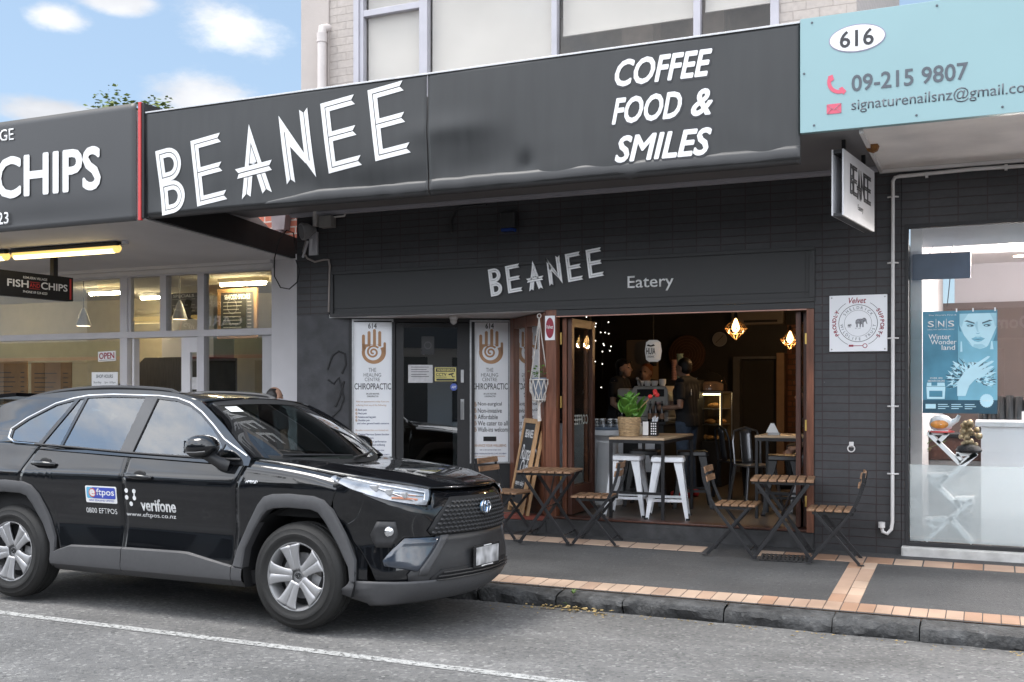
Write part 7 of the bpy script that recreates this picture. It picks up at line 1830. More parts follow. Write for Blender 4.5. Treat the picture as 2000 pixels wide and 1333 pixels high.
def side_panel(name, s_, xa, xb, zlo, zhi, nv, m, off=0, n=26, par=None, extra=()):
    """panel between two seams xa(z), xb(z); s_=-1 near side"""
    xm = sorted(set(cols(xa(.8), xb(.8), n)) | {q for q in extra if xa(.8) < q < xb(.8)})
    bm = bmn(); V = []
    for x in xm:
        f = (x - xm[0]) / (xm[-1] - xm[0]); z0, z1 = zlo(x), zhi(x); col = []
        for j in range(nv + 1):
            z = z0 + (z1 - z0) * j / nv
            X = x + (xa(z) - xa(.8)) * (1 - f) ** 2 + (xb(z) - xb(.8)) * f ** 2
            col.append(bm.verts.new((X, s_ * (ys(X, z) + off), z)))
        V.append(col)
    for A, B_ in zip(V, V[1:]):
        for j in range(nv): bm.faces.new((A[j], B_[j], B_[j + 1], A[j + 1]))
    return cobj(name, bm, m, par, smooth=True, ang=180, solid=.012)
ex = [q[0] for q in ARF] + [q[0] for q in ARR]
fr_ = [(.2, -.545), (.4, -.54), (.92, -.512), (1.0, -.50), (1.15, -.44)]
sF = lambda z: interp(z, fr_); sB = lambda z: -1.545 + .02 * (z - .8); sRr = lambda z: interp(z, [(.4, -2.40), (.6, -2.5), (.87, -2.585), (1.0, -2.555), (1.18, -2.46)])
g = .0025
panels = {}
for s_ in (-1, 1):
    panels['fd', s_] = side_panel('front_door', s_, lambda z: sB(z) + g, lambda z: sF(z) - g, lambda x: .34, belt, 22, M_paint, n=24)
    panels['rd', s_] = side_panel('rear_door', s_, lambda z: sRr(z) + g, lambda z: sB(z) - g, zlow, belt, 22, M_paint, n=24, extra=ex)
    side_panel('rear_quarter', s_, lambda z: -3.42, lambda z: sRr(z) - g, zlow, belt, 20, M_paint, n=26, extra=ex)
    # front wing: flank rising over the arch and rolling in to the bonnet edge
    bm = bmn(); xs_ = sorted(set(cols(-.52, .30, 22)) | {q[0] for q in ARF if -.52 < q[0] < .30}); V = []
    for x in xs_:
        f = (x + .52) / .82; z0 = zlow(x) if x > -.47 else .34; zs = interp(x, [(-.52, 1.03), (.1, .985), (.3, .955)]); col = []
        for j in range(15):
            z = z0 + (zs - z0) * j / 14; X = x + (sF(z) + g - (-.52)) * (1 - f) ** 2 + interp(z, [(.8, -.05), (1.0, .03)]) * f ** 3
            col.append(Vector((X, ys(X, z), z)))
        e0 = col[-1]; tt = interp(x, [(-.52, 0), (-.1, .2), (.22, .4), (.3, .46)]); e1 = Ee(tt) + Vector((0, .004, -.003)); e1.x = e1.x if x < .25 else e1.x
        tg = Vector((0, -.006, .05))
        for j in range(1, 9):
            k = j / 8; p = e0.lerp(e1, k) + Vector((0, .022 * math.sin(math.pi * k), .022 * math.sin(math.pi * k))); col.append(p)
        V.append([bm.verts.new((p.x, s_ * p.y, p.z)) for p in col])
    for A, B_ in zip(V, V[1:]):
        for j in range(len(A) - 1): bm.faces.new((A[j], B_[j], B_[j + 1], A[j + 1]))
    panels['fw', s_] = cobj('front_wing', bm, M_paint, smooth=True, ang=180, solid=.01)
    # sill cladding
    ct = [(-2.30, .37), (-2.06, .45), (-1.57, .462), (-.95, .468), (-.55, .40), (-.45, .39)]
    for xa_, xb_ in ((-2.25, -1.5475), (-1.5425, -.545), (-.54, -.45)):
        bm = bmn(); V = []
        for x in cols(xa_, xb_, 18):
            zt = interp(x, ct); pr = [(.80, .24), (.862, .262), (.905, .30), (.912, .33), (.908, zt - .012), (.885, zt)]
            V.append([bm.verts.new((x, s_ * y, z)) for y, z in pr])
        for A, B_ in zip(V, V[1:]):
            for j in range(5): bm.faces.new((A[j], B_[j], B_[j + 1], A[j + 1]))
        cobj('sill_cladding', bm, M_clad, smooth=True, ang=25)
    # arch cladding rings
    outer = [(-.535, .40), (-.50, .52), (-.41, .70), (-.32, .835), (-.27, .888), (-.20, .908), (-.06, .916), (.14, .908), (.22, .885), (.29, .82), (.38, .66), (.455, .50), (.455, .36)]
    inner = [(-.45, .39), (-.435, .52), (-.36, .655), (-.28, .755), (-.235, .795), (-.18, .812), (-.06, .822), (.12, .818), (.18, .80), (.235, .735), (.32, .59), (.40, .45), (.415, .36)]
    for dx in (0, -2.67):
        bm = bmn(); V = []
        for (a, b) in zip(outer, inner):
            if dx and a[0] < -.52: a = (a[0] + .01, a[1])
            xo, zo = a[0] + dx, a[1]; xi, zi = b[0] + dx, b[1]; yo = ys(min(xo, .28), zo)
            if dx == 0 and xo > .3: yo -= .35 * (xo - .3) ** 2
            mx_, mz = xo + (xi - xo) * .25, zo + (zi - zo) * .25
            pr = [(xo, yo - .004, zo), (xo + (xi - xo) * .06, yo + .016, zo + (zi - zo) * .06), (xo + (xi - xo) * .3, yo + .022, zo + (zi - zo) * .3), (xo + (xi - xo) * .85, yo + .02, zo + (zi - zo) * .85), (xi, yo + .012, zi), (xi, yo - .06, zi)]
            V.append([bm.verts.new((p[0], s_ * p[1], p[2])) for p in pr])
        for A, B_ in zip(V, V[1:]):
            for j in range(5): bm.faces.new((A[j], B_[j], B_[j + 1], A[j + 1]))
        cobj('arch_cladding', bm, M_clad, smooth=True, ang=28)
        bm = bmn()
        for i in range(16):
            pass
        gridf(bm, lambda u, v: Vector((dx + .455 * math.cos(R(200 - 220 * u)) * 1.0, s_ * (.45 + .44 * v), .40 + .43 * math.sin(R(200 - 220 * u)))), 20, 2)
        gridf(bm, lambda u, v: Vector((dx - .46 + .92 * u, s_ * .5, .2 + .64 * v)), 2, 2)
        cobj('arch_liner', bm, M_dark, smooth=True)
    # upper side frame with window openings
    top = [(x, zroof(x)) for x in (-3.06, -2.9, -2.75, -2.6, -2.4, -2.2, -2.0, -1.8, -1.6, -1.4, -1.25, -1.12, -1.02)]
    out = [(-3.40, belt(-3.4) - .03), (-3.42, 1.28), (-3.25, 1.40)] + top + [(-.9, 1.465), (-.75, 1.37), (-.6, 1.265), (-.42, 1.142), (-.42, 1.09), (-1.5, 1.125), (-2.4, 1.155)]
    wins = {'front': [(-1.495, 1.158), (-.735, 1.142), (-.70, 1.215), (-.735, 1.255), (-.84, 1.34), (-.98, 1.432), (-1.12, 1.502), (-1.25, 1.537), (-1.44, 1.555)],
            'corner': [(-.70, 1.142), (-.515, 1.142), (-.68, 1.235)],
            'rear': [(-2.215, 1.19), (-1.625, 1.165), (-1.57, 1.562), (-1.9, 1.567), (-2.15, 1.557)],
            'vent': [(-2.43, 1.198), (-2.245, 1.192), (-2.18, 1.554), (-2.23, 1.546), (-2.30, 1.42)],
            'quarter': [(-2.79, 1.235), (-2.72, 1.213), (-2.475, 1.206), (-2.33, 1.44), (-2.275, 1.538), (-2.45, 1.498), (-2.68, 1.385), (-2.80, 1.30)]}
    me = curve2d([out] + [w for w in wins.values()], .022)
    for v in me.vertices: x, z, c = v.co; v.co = (x, s_ * (yup(z) + .0 + c + (0.0 if x > -2.9 else -.30 * (-2.9 - x) ** 2)), z)
    objm('side_frame', me, M_paint, car, smooth=True, ang=30)
    for wn, w in wins.items():
        me = curve2d([w], .004)
        for v in me.vertices: x, z, c = v.co; v.co = (x, s_ * (yup(z) + .001 + c), z)
        par = {'front': panels['fd', s_], 'rear': panels['rd', s_], 'vent': panels['rd', s_]}.get(wn, car)
        objm('window', me, M_tint, par)
    bm = bmn(); path = [(-.455, 1.155), (-.70, 1.268), (-.84, 1.368), (-.98, 1.458), (-1.12, 1.525), (-1.25, 1.56), (-1.44, 1.577), (-1.9, 1.586), (-2.15, 1.577), (-2.3, 1.553), (-2.46, 1.512), (-2.7, 1.395), (-2.83, 1.305), (-2.82, 1.24), (-2.74, 1.2), (-2.4, 1.188)]
    tube(bm, [(x, s_ * (yup(z) + .009), z) for x, z in path], .0085, 6); cobj('window_trim', bm, M_chrome, smooth=True)
    bm = bmn()
    for xa_, xb_, xt in ((-1.615, -1.503, .045),): flat = None
    me = curve2d([[(-1.622, 1.162), (-1.498, 1.156), (-1.445, 1.558), (-1.567, 1.565)]], .006)
    for v in me.vertices: x, z, c = v.co; v.co = (x, s_ * (yup(z) + .0125 + c), z)
    objm('pillar_trim', me, mat('pillar trim', (.07, .07, .073), .4) if 'pillar trim' not in MATS else MATS['pillar trim'], car)
    # belt moulding
    bm = bmn(); tube(bm, [(x, s_ * (yup(belt(x)) + .016), belt(x) + .006) for x in cols(-2.5, -.5, 20)], .008, 6); cobj('belt_moulding', bm, M_cladd, smooth=True)
    # roof rail
    bm = bmn(); pts = [(x, s_ * .585, zroof(x) + .014 + .010 * math.sin((x + 2.95) / 1.55 * math.pi)) for x in cols(-2.95, -1.4, 18)]
    pts = [(-3.0, s_ * .6, zroof(-3.0) + .01)] + pts + [(-1.32, s_ * .585, zroof(-1.32) - .005)]
    tube(bm, pts, .017, 8); cobj('roof_rail', bm, M_cladd, smooth=True)
    # handles
    for x0, z0, key in ((-1.50, .985, 'fd'), (-2.46, 1.052, 'rd')):
        bm = bmn(); yb = ys(x0, z0)
        tube(bm, [(x0, s_ * (yb + .008), z0), (x0 + .03, s_ * (yb + .035), z0 + .002), (x0 + .12, s_ * (yb + .04), z0), (x0 + .20, s_ * (yb + .034), z0 - .004), (x0 + .235, s_ * (yb + .008), z0 - .006)], [.014, .019, .020, .018, .012], 10)
        cobj('handle', bm, M_paint, panels[key, s_], smooth=True)
        bm = bmn(); bmesh.ops.create_icosphere(bm, subdivisions=3, radius=.05, matrix=Matrix.Translation((x0 + .115, s_ * (yb - .004), z0 + .004)) @ Matrix.Diagonal((1.25, .16, .78, 1))); cobj('handle_recess', bm, M_dark, panels[key, s_], smooth=True)
    # mirror
    bm = bmn()
    A = [(-.86, 1.03, 1.205), (-.70, 1.04, 1.21), (-.62, 1.0, 1.20)]
    def msec(u):
        x = -.845 + .23 * u; w = .5 + .5 * math.sin(math.pi * (.12 + .76 * u)); return x, w
    V = []
    for i in range(10):
        u = i / 9; x, w = msec(u); e = (.55, .85, 1, 1.05, 1.05, 1.02, .96, .84, .62, .25)[i]
        V.append([bm.verts.new((x + .02 * math.cos(a) * 0, s_ * (1.0 + .105 * e * math.cos(a)), 1.212 + .012 * u + .078 * e * (abs(math.sin(a)) ** .8 * (1 if math.sin(a) > 0 else -1)))) for a in [2 * math.pi * k / 20 for k in range(20)]])
    for A_, B_ in zip(V, V[1:]):
        for j in range(20): bm.faces.new((A_[j], A_[(j + 1) % 20], B_[(j + 1) % 20], B_[j]))
    bm.faces.new(V[0]); bm.faces.new(V[-1])
    mir = cobj('wing_mirror', bm, M_paint, panels['fd', s_], smooth=True, ang=50)
    bm = bmn(); tube(bm, [(-.62, s_ * .865, 1.085), (-.66, s_ * .90, 1.10), (-.70, s_ * .945, 1.135), (-.73, s_ * .985, 1.165)], [.05, .042, .036, .036], 10); cobj('mirror_arm', bm, M_cladd, mir, smooth=True)
    bm = bmn(); box(bm, -.852, -.848, s_ * .93, s_ * 1.06, 1.17, 1.255); cobj('mirror_glass', bm, M_chrome, mir)
    bm = bmn(); tube(bm, [(-.80, s_ * 1.10, 1.175), (-.70, s_ * 1.113, 1.178), (-.64, s_ * 1.09, 1.185)], .006, 6); cobj('indicator_strip', bm, M_clad, mir)
    # headlight: dark housing, light bars, clear cover
    def hl(u, v, off=0):
        tp = Ee(.42 + .58 * u) + Vector((.004, .004, -.006))
        xb_ = .255 + .565 * u ** .9; zb = LB(xb_); bt = Vector((xb_, side_y(xb_, zb), zb)); p = tp.lerp(bt, v); k = math.sin(math.pi * v) * .018 + off
        n_ = Vector((.5 + .4 * u, .75 - .5 * u, .35)).normalized()
        p = p + n_ * k; return Vector((p.x, s_ * p.y, p.z))
    bm = bmn(); gridf(bm, lambda u, v: hl(u, v, -.012), 24, 8); hlo = cobj('headlight', bm, mat('lamp housing', (.42, .43, .46), .25, metal=.5, var=.35, vscale=12) if 'lamp housing' not in MATS else MATS['lamp housing'], smooth=True, ang=180)
    bm = bmn()
    for (u0, v0, u1, v1, w_) in ((.10, .28, .93, .30, .007), (.55, .62, .93, .50, .006), (.93, .30, .96, .72, .006), (.45, .55, .88, .80, .005)): tube(bm, [hl(u0 + (u1 - u0) * k / 8, v0 + (v1 - v0) * k / 8, -.004) for k in range(9)], w_, 6)
    cobj('light_bar', bm, M_chrome, hlo, smooth=True)
    bm = bmn()
    for u0, v0 in ((.42, .55), (.58, .60), (.74, .62)): box(bm, -.03, .03, -.02, .02, -.02, .02, Matrix.Translation(hl(u0, v0, -.012)))
    cobj('lamp_lens', bm, M_silver, hlo, bev=.006)
    bm = bmn(); tube(bm, [hl(.68, .86, -.004), hl(.8, .78, -.004), hl(.9, .74, -.004)], .0075, 6); cobj('amber_reflector', bm, mat('amber lens', (.55, .16, .05), .3) if 'amber lens' not in MATS else MATS['amber lens'], hlo, smooth=True)
    bm = bmn(); gridf(bm, lambda u, v: hl(u, v, .003), 24, 8); cobj('clear_cover', bm, M_headglass if 'M_headglass' in globals() else M_tumbler, hlo, smooth=True, ang=180)
# roof
def rf_(u, v):
    a = abs(2 * v - 1); xF_ = -.93 - .12 * a * a; x = xF_ + (-3.2 - xF_) * u; zc = smooth_i(-x, [(.9, 1.572), (1.1, 1.592), (1.4, 1.615), (1.8, 1.632), (2.2, 1.632), (2.6, 1.612), (3.0, 1.572), (3.2, 1.53)])
    zr = zroof(x) + .004; y = yup(zr) + .008
    return Vector((x, (2 * v - 1) * y, zr + (zc - zr) * (1 - a ** 2.4) + .004 * (a > .99) * 0))
bm = bmn(); gridf(bm, rf_, 26, 24); cobj('roof', bm, M_paint, smooth=True, ang=180, solid=.015)
# windscreen
def wsf(u, v):
    t_ = 2 * v - 1; b0_ = Vector((-.12 - .31 * t_ * t_, .79 * t_, 1.10 + .045 * t_ * t_)); t0 = Vector((-.935 - .115 * t_ * t_, .635 * t_, 1.574 - .040 * t_ ** 2))
    p = b0_.lerp(t0, u); k = math.sin(math.pi * u) * .03; return p + Vector((k * .55, 0, k * .8))
bm = bmn(); gridf(bm, wsf, 14, 22); wsc = cobj('windscreen', bm, M_wscreen, smooth=True, ang=180)
for s_ in (0, 1):
    bm = bmn()
    V = [[bm.verts.new(wsf(k / 14, abs(s_ - q)) + Vector((0, 0, .003))) for q in (0, .045)] + [bm.verts.new((lambda x, z: (x, (1 if s_ else -1) * (yup(z) + .012), z))(*((-.42 - .62 * k / 14), interp(k / 14, [(0, 1.142), (.3, 1.275), (.55, 1.40), (.8, 1.488), (1, 1.545)]))))] for k in range(15)]
    for A_, B_ in zip(V, V[1:]):
        bm.faces.new((A_[1], B_[1], B_[0], A_[0])); bm.faces.new((A_[0], B_[0], B_[2], A_[2]))
    cobj('windscreen_pillar', bm, M_paint, smooth=True, ang=40)
bm = bmn(); gridf(bm, lambda u, v: wsf(.90 + .1 * u, v) + Vector((0, 0, .002)), 2, 20); gridf(bm, lambda u, v: wsf(.05 * u, v) + Vector((0, 0, .002)), 2, 20); cobj('screen_band', bm, M_dark, wsc, smooth=True)
bm = bmn()
for (a, b) in ((.10, .52), (.50, .93)):
    tube(bm, [wsf(.03, a + .0) + Vector((0, 0, .02)), wsf(.07, (a + b) / 2) + Vector((0, 0, .018)), wsf(.075, b) + Vector((0, 0, .012))], .008, 6)
cobj('wiper', bm, M_cladd, wsc, smooth=True)
bm = bmn(); gridf(bm, lambda u, v: wsf(.86 - .10 * u, .075 + .075 * v) + Vector((-.004, 0, .004)), 2, 2); cobj('service_sticker', bm, M_white, wsc)
bm = bmn(); gridf(bm, lambda u, v: wsf(.30 + .05 * u, .86 + .07 * v) + Vector((-.004, 0, .004)), 2, 2); cobj('service_sticker', bm, M_white, wsc)
# bonnet
def hood(u, v):
    a = abs(2 * v - 1); sg = 1 if v > .5 else -1; e = Ee(u); xc = -.115 + 1.0 * u; zc = smooth_i(u, [(0, 1.112), (.3, 1.108), (.6, 1.088), (.8, 1.052), (.93, 1.01), (1, .966)])
    p = Vector((xc + (e.x - xc) * a ** 2.2, sg * e.y * a, zc + (e.z - zc) * a ** 2.6))
    p.z += .014 * math.exp(-((a - .70) / .10) ** 2) * (1 - u ** 4) - .010 * math.exp(-(a / .45) ** 2) * (1 - u ** 3)
    return p
bm = bmn(); gridf(bm, hood, 30, 40); cobj('bonnet', bm, M_paint, smooth=True, ang=180, solid=.012)
bm = bmn(); gridf(bm, lambda u, v: Vector((-.135 - .30 * (2 * v - 1) ** 2 + .05 * u, .77 * (2 * v - 1), 1.095 + .01 * u)), 2, 16); cobj('cowl', bm, M_dark)
# front bumper skin
def sgn(y): return 1 if y > 0 else -1
YB = [.885 * math.sin(math.pi / 2 * (-1 + 2 * i / 60)) for i in range(61)]
def bump_hi(y):
    a = abs(y)
    if a < .53: return interp(a, [(0, .955), (.48, .965), (.53, .89)])
    return LB(xf(a, .9))
def bump_lo(y):
    a = abs(y); x = xf(a, .5); return .22 if a < .80 else interp(a, [(.80, .22), (.83, .30), (.85, .42), (.862, .52), (.885, .72)])
bm = bmn(); V = []
for y in YB:
    z0, z1 = bump_lo(y), bump_hi(y); V.append([bm.verts.new((xf(y, z0 + (z1 - z0) * j / 18), y * smooth_i(z0 + (z1 - z0) * j / 18, WZ) / .905, z0 + (z1 - z0) * j / 18)) for j in range(19)])
for A_, B_ in zip(V, V[1:]):
    for j in range(18): bm.faces.new((A_[j], B_[j], B_[j + 1], A_[j + 1]))
fb_ = cobj('front_bumper', bm, M_paint, smooth=True, ang=180, solid=.01)
# bumper corner sides back to the arch
for s_ in (-1, 1):
    bm = bmn(); V = []
    for x in cols(.285, .52, 10):
        z0 = interp(x, [(.285, .74), (.36, .62), (.42, .50), (.445, .36), (.6, .30)]); z1 = LB(x) + .004
        V.append([bm.verts.new((x, s_ * (side_y(x, z) - .004), z)) for z in [z0 + (z1 - z0) * j / 10 for j in range(11)]])
    for A_, B_ in zip(V, V[1:]):
        for j in range(10): bm.faces.new((A_[j], B_[j], B_[j + 1], A_[j + 1]))
    cobj('bumper_corner', bm, M_paint, fb_, smooth=True, ang=180)
def fpatch(name, m, zs, hl_, hr_, off, par=None, ny=24, lip=.0, **k):
    """patch laid over the nose: hl_(z), hr_(z) give its left and right y"""
    bm = bmn(); n = len(zs) - 1
    V = [[None] * (n + 1) for _ in range(ny + 1)]
    for j, z in enumerate(zs):
        for i in range(ny + 1):
            y = hl_(z) + (hr_(z) - hl_(z)) * i / ny; V[i][j] = bm.verts.new((xf(y, z) + off, y * (1 + off * .3), z))
    for i in range(ny):
        for j in range(n): bm.faces.new((V[i][j], V[i + 1][j], V[i + 1][j + 1], V[i][j + 1]))
    return cobj(name, bm, m, par, smooth=True, ang=40, solid=.012, **k)
gw = lambda z: interp(z, [(.655, .56), (.68, .60), (.78, .53), (.86, .43), (.905, .36)])
gr = fpatch('grille', M_dark, cols(.655, .905, 8), lambda z: -gw(z), gw, .008)
bm = bmn()
rows = 8
for r_ in range(rows):
    z = .675 + .028 * r_; w = gw(z) - .02; n = int(w / .046); sh = .023 if r_ % 2 else 0
    for i in range(-n, n + 1):
        y = i * .046 * 1.0 + sh
        if abs(y) > w: continue
        x = xf(y, z) + .009; a = .020
        pts = [(-a, 0), (-a * .6, .010), (a * .6, .010), (a, 0), (a * .6, -.010), (-a * .6, -.010)]
        A_ = [bm.verts.new((xf(y + p, z + q) + .010, y + p, z + q)) for p, q in pts]; B_ = [bm.verts.new((xf(y + p * .62, z + q * .5) + .022, y + p * .62, z + q * .5 - .002)) for p, q in pts]
        for j in range(6): bm.faces.new((A_[j], A_[(j + 1) % 6], B_[(j + 1) % 6], B_[j]))
        bm.faces.new(B_)
cobj('grille_mesh', bm, M_cladd, gr)
cw_ = lambda z: interp(z, [(.33, .70), (.40, .74), (.50, .66), (.60, .56), (.65, .53)])
fpatch('bumper_centre', M_cladd, cols(.33, .652, 8), lambda z: -cw_(z), cw_, .012, fb_)
iw = lambda z: interp(z, [(.345, .56), (.37, .60), (.43, .50)])
fpatch('lower_intake', M_dark, cols(.345, .43, 3), lambda z: -iw(z), iw, .02, fb_)
bm = bmn()
for r_ in range(3):
    z = .36 + .024 * r_; w = iw(z) - .03; tube(bm, [(xf(y, z) + .034, y, z) for y in cols(-w, w, 16)], .0055, 6)
cobj('intake_bar', bm, M_cladd, fb_)
lw = lambda z: interp(z, [(.205, .81), (.26, .868), (.36, .880)])
fpatch('bumper_lip', M_clad, [.20, .215, .24, .28, .32, .345, .362], lambda z: -lw(z), lw, .026, fb_, ny=40)
for s_ in (-1, 1):
    yo = lambda z: interp(z, [(.43, .70), (.47, .835), (.56, .80), (.645, .74)]); yi = lambda z: interp(z, [(.43, .68), (.50, .62), (.60, .52), (.645, .50)])
    f1, f2 = (yi, yo) if s_ > 0 else ((lambda z: -yo(z)), (lambda z: -yi(z)))
    fpatch('bumper_blade', M_gloss, cols(.43, .645, 6), f1, f2, .016, fb_, ny=10)
    # lighter band of plastic under the blade
    yo2 = lambda z: yi(z) - .004; yi2 = lambda z: yi(z) - .075
    f1, f2 = (yi2, yo2) if s_ > 0 else ((lambda z: -yo2(z)), (lambda z: -yi2(z)))
    fpatch('blade_edge', M_clad, cols(.40, .655, 6), f1, f2, .018, fb_, ny=4)
    yo3 = lambda z: interp(z, [(.59, .835), (.66, .85), (.75, .845)]); yi3 = lambda z: interp(z, [(.59, .79), (.66, .765), (.75, .785)])
    f1, f2 = (yi3, yo3) if s_ > 0 else ((lambda z: -yo3(z)), (lambda z: -yi3(z)))
    fo_ = fpatch('fog_recess', M_cladd, cols(.585, .755, 4), f1, f2, .010, fb_, ny=6)
    bm = bmn(); c = Vector((xf(.805, .69) + .02, s_ * .808, .69)); lathe(bm, [(.034, -.02), (.034, .0), (.026, .008), (.001, .01)], 16, c, 'X', Matrix.Rotation(s_ * R(42), 3, 'Z')); cobj('fog_lamp', bm, M_chrome, fo_, smooth=True)
# number plate, left unreadable as in the photograph
px_ = xf(0, .48) + .034
bm = bmn(); box(bm, px_ - .012, px_, -.205, .205, .405, .56); pf_ = cobj('plate_holder', bm, M_dark, fb_, bev=.004)
M_plate = mat('number plate', (.46, .46, .47), .45, var=.5, vscale=11, detail=1); bm = bmn(); box(bm, px_ + .0005, px_ + .005, -.18, .18, .422, .545); cobj('number_plate', bm, M_plate, pf_, bev=.002)
bm = bmn(); box(bm, px_ + .001, px_ + .004, -.09, .09, .408, .417); box(bm, px_ + .001, px_ + .004, -.06, .06, .549, .556); cobj('holder_strip', bm, M_white, pf_)
# emblem: three interlocked ovals
ex_ = xf(0, .825) + .04
M_bluec = mat('blue chrome', (.22, .40, .62), .15, metal=.9)
bm = bmn()
def oval(ry, rz, cz=0, r=.0055): tube(bm, [(ex_, ry * math.cos(k * math.pi / 16), .825 + cz + rz * math.sin(k * math.pi / 16)) for k in range(32)], r, 6, closed=True)
oval(.072, .050); oval(.024, .047, 0, .0045); oval(.048, .018, .025, .0045)
eb = cobj('emblem', bm, M_chrome, gr, smooth=True)
bm = bmn(); lathe(bm, [(.068, -.015), (.06, -.004)], 28, (ex_, 0, .825), 'X', Matrix.Diagonal((1, 1, .7))); cobj('emblem_ground', bm, M_bluec, eb, smooth=True)
# rear: tailgate, bumper, lamps
def rearf(u, v):
    z = .30 + 1.0 * u; t_ = 2 * v - 1; y = (ys(-3.4, min(z, 1.2)) - .0) * t_; return Vector((-3.42 - .24 * (1 - abs(t_) ** 3) + .10 * max(0, u - .6) ** 2, y, z))
bm = bmn(); gridf(bm, rearf, 12, 20); cobj('tailgate', bm, M_paint, smooth=True, ang=180)
def rearg(u, v): t_ = 2 * v - 1; z = 1.29 + .27 * u; x = -3.42 - .22 * (1 - abs(t_) ** 3) * (1 - u) + .24 * u; return Vector((x, yup(z) * t_ * (.97), z + .04 * u * (1 - t_ * t_)))
bm = bmn(); gridf(bm, rearg, 6, 16); cobj('rear_window', bm, M_tint, smooth=True)
bm = bmn(); gridf(bm, lambda u, v: Vector((-3.44 - .26 * (1 - abs(2 * v - 1) ** 3) * (1 - .1 * u), .86 * (2 * v - 1), .28 + .32 * u)), 4, 16); cobj('rear_bumper', bm, M_clad, smooth=True)
for s_ in (-1, 1): bm = bmn(); gridf(bm, lambda u, v: Vector((-3.30 - .22 * u, s_ * (ys(-3.3, 1.05) + .006 - .16 * u * u), .98 + .15 * v)), 8, 3); cobj('tail_lamp', bm, M_red, smooth=True)
bm = bmn(); gridf(bm, lambda u, v: Vector((-3.0 - .28 * u, -.62 + 1.24 * v, 1.60 - .02 * u)), 3, 4); cobj('roof_spoiler', bm, M_paint, solid=.03)
# inside of the body and floor
bm = bmn(); box(bm, -3.3, .35, -.80, .80, .27, .36); box(bm, .35, .72, -.55, .55, .25, .9); box(bm, -3.3, -2.3, -.78, .78, .36, .9)
for s_ in (-1, 1): box(bm, -3.3, -.5, s_ * .82, s_ * .845, .36, 1.12)
box(bm, -.5, .5, -.78, .78, .75, .90); cobj('underbody', bm, M_dark)
bm = bmn(); prism(bm, [(-.85, .9), (-.20, .9), (-.16, 1.08), (-.55, 1.13), (-.80, 1.10)], 1.5, lambda a, b, c: Vector((a, -.75 + c, b))); cobj('dashboard', bm, M_cabin, bev=.03, seg=3)
for y in (-.38, .38):
    bm = bmn(); box(bm, -1.45, -.95, y - .25, y + .25, .55, .72); prism(bm, [(-1.40, .68), (-1.28, .70), (-1.50, 1.24), (-1.62, 1.22)], .48, lambda a, b, c, y=y: Vector((a, y - .24 + c, b))); st_ = cobj('front_seat', bm, M_cabin, bev=.05, seg=3)
    bm = bmn(); prism(bm, [(-1.60, 1.27), (-1.51, 1.27), (-1.53, 1.47), (-1.62, 1.46)], .26, lambda a, b, c, y=y: Vector((a, y - .13 + c, b))); bar(bm, (-1.56, y - .06, 1.2), (-1.56, y - .06, 1.3), .015); bar(bm, (-1.56, y + .06, 1.2), (-1.56, y + .06, 1.3), .015); cobj('headrest', bm, M_cabin, st_, bev=.03, seg=3)
bm = bmn(); box(bm, -2.45, -1.95, -.62, .62, .55, .72); prism(bm, [(-2.42, .7), (-2.28, .7), (-2.50, 1.20), (-2.62, 1.18)], 1.24, lambda a, b, c: Vector((a, -.62 + c, b))); cobj('rear_bench', bm, M_cabin, bev=.05, seg=3)
bm = bmn(); wm_ = Matrix.Translation((-.93, -.38, 1.03)) @ Matrix.Rotation(R(-62), 4, 'Y'); tube(bm, [wm_ @ Vector((.19 * math.cos(k * math.pi / 12), .19 * math.sin(k * math.pi / 12), 0)) for k in range(24)], .016, 8, closed=True); bar(bm, wm_ @ Vector((0, -.18, 0)), wm_ @ Vector((0, .18, 0)), .04, .02); bar(bm, wm_ @ Vector((0, 0, 0)), (-.6, -.38, .95), .05); cobj('steering_wheel', bm, M_cabin, smooth=True)
bm = bmn(); box(bm, -.94, -.92, -.12, .12, 1.49, 1.55); cobj('rear_view_mirror', bm, M_dark, bev=.01)
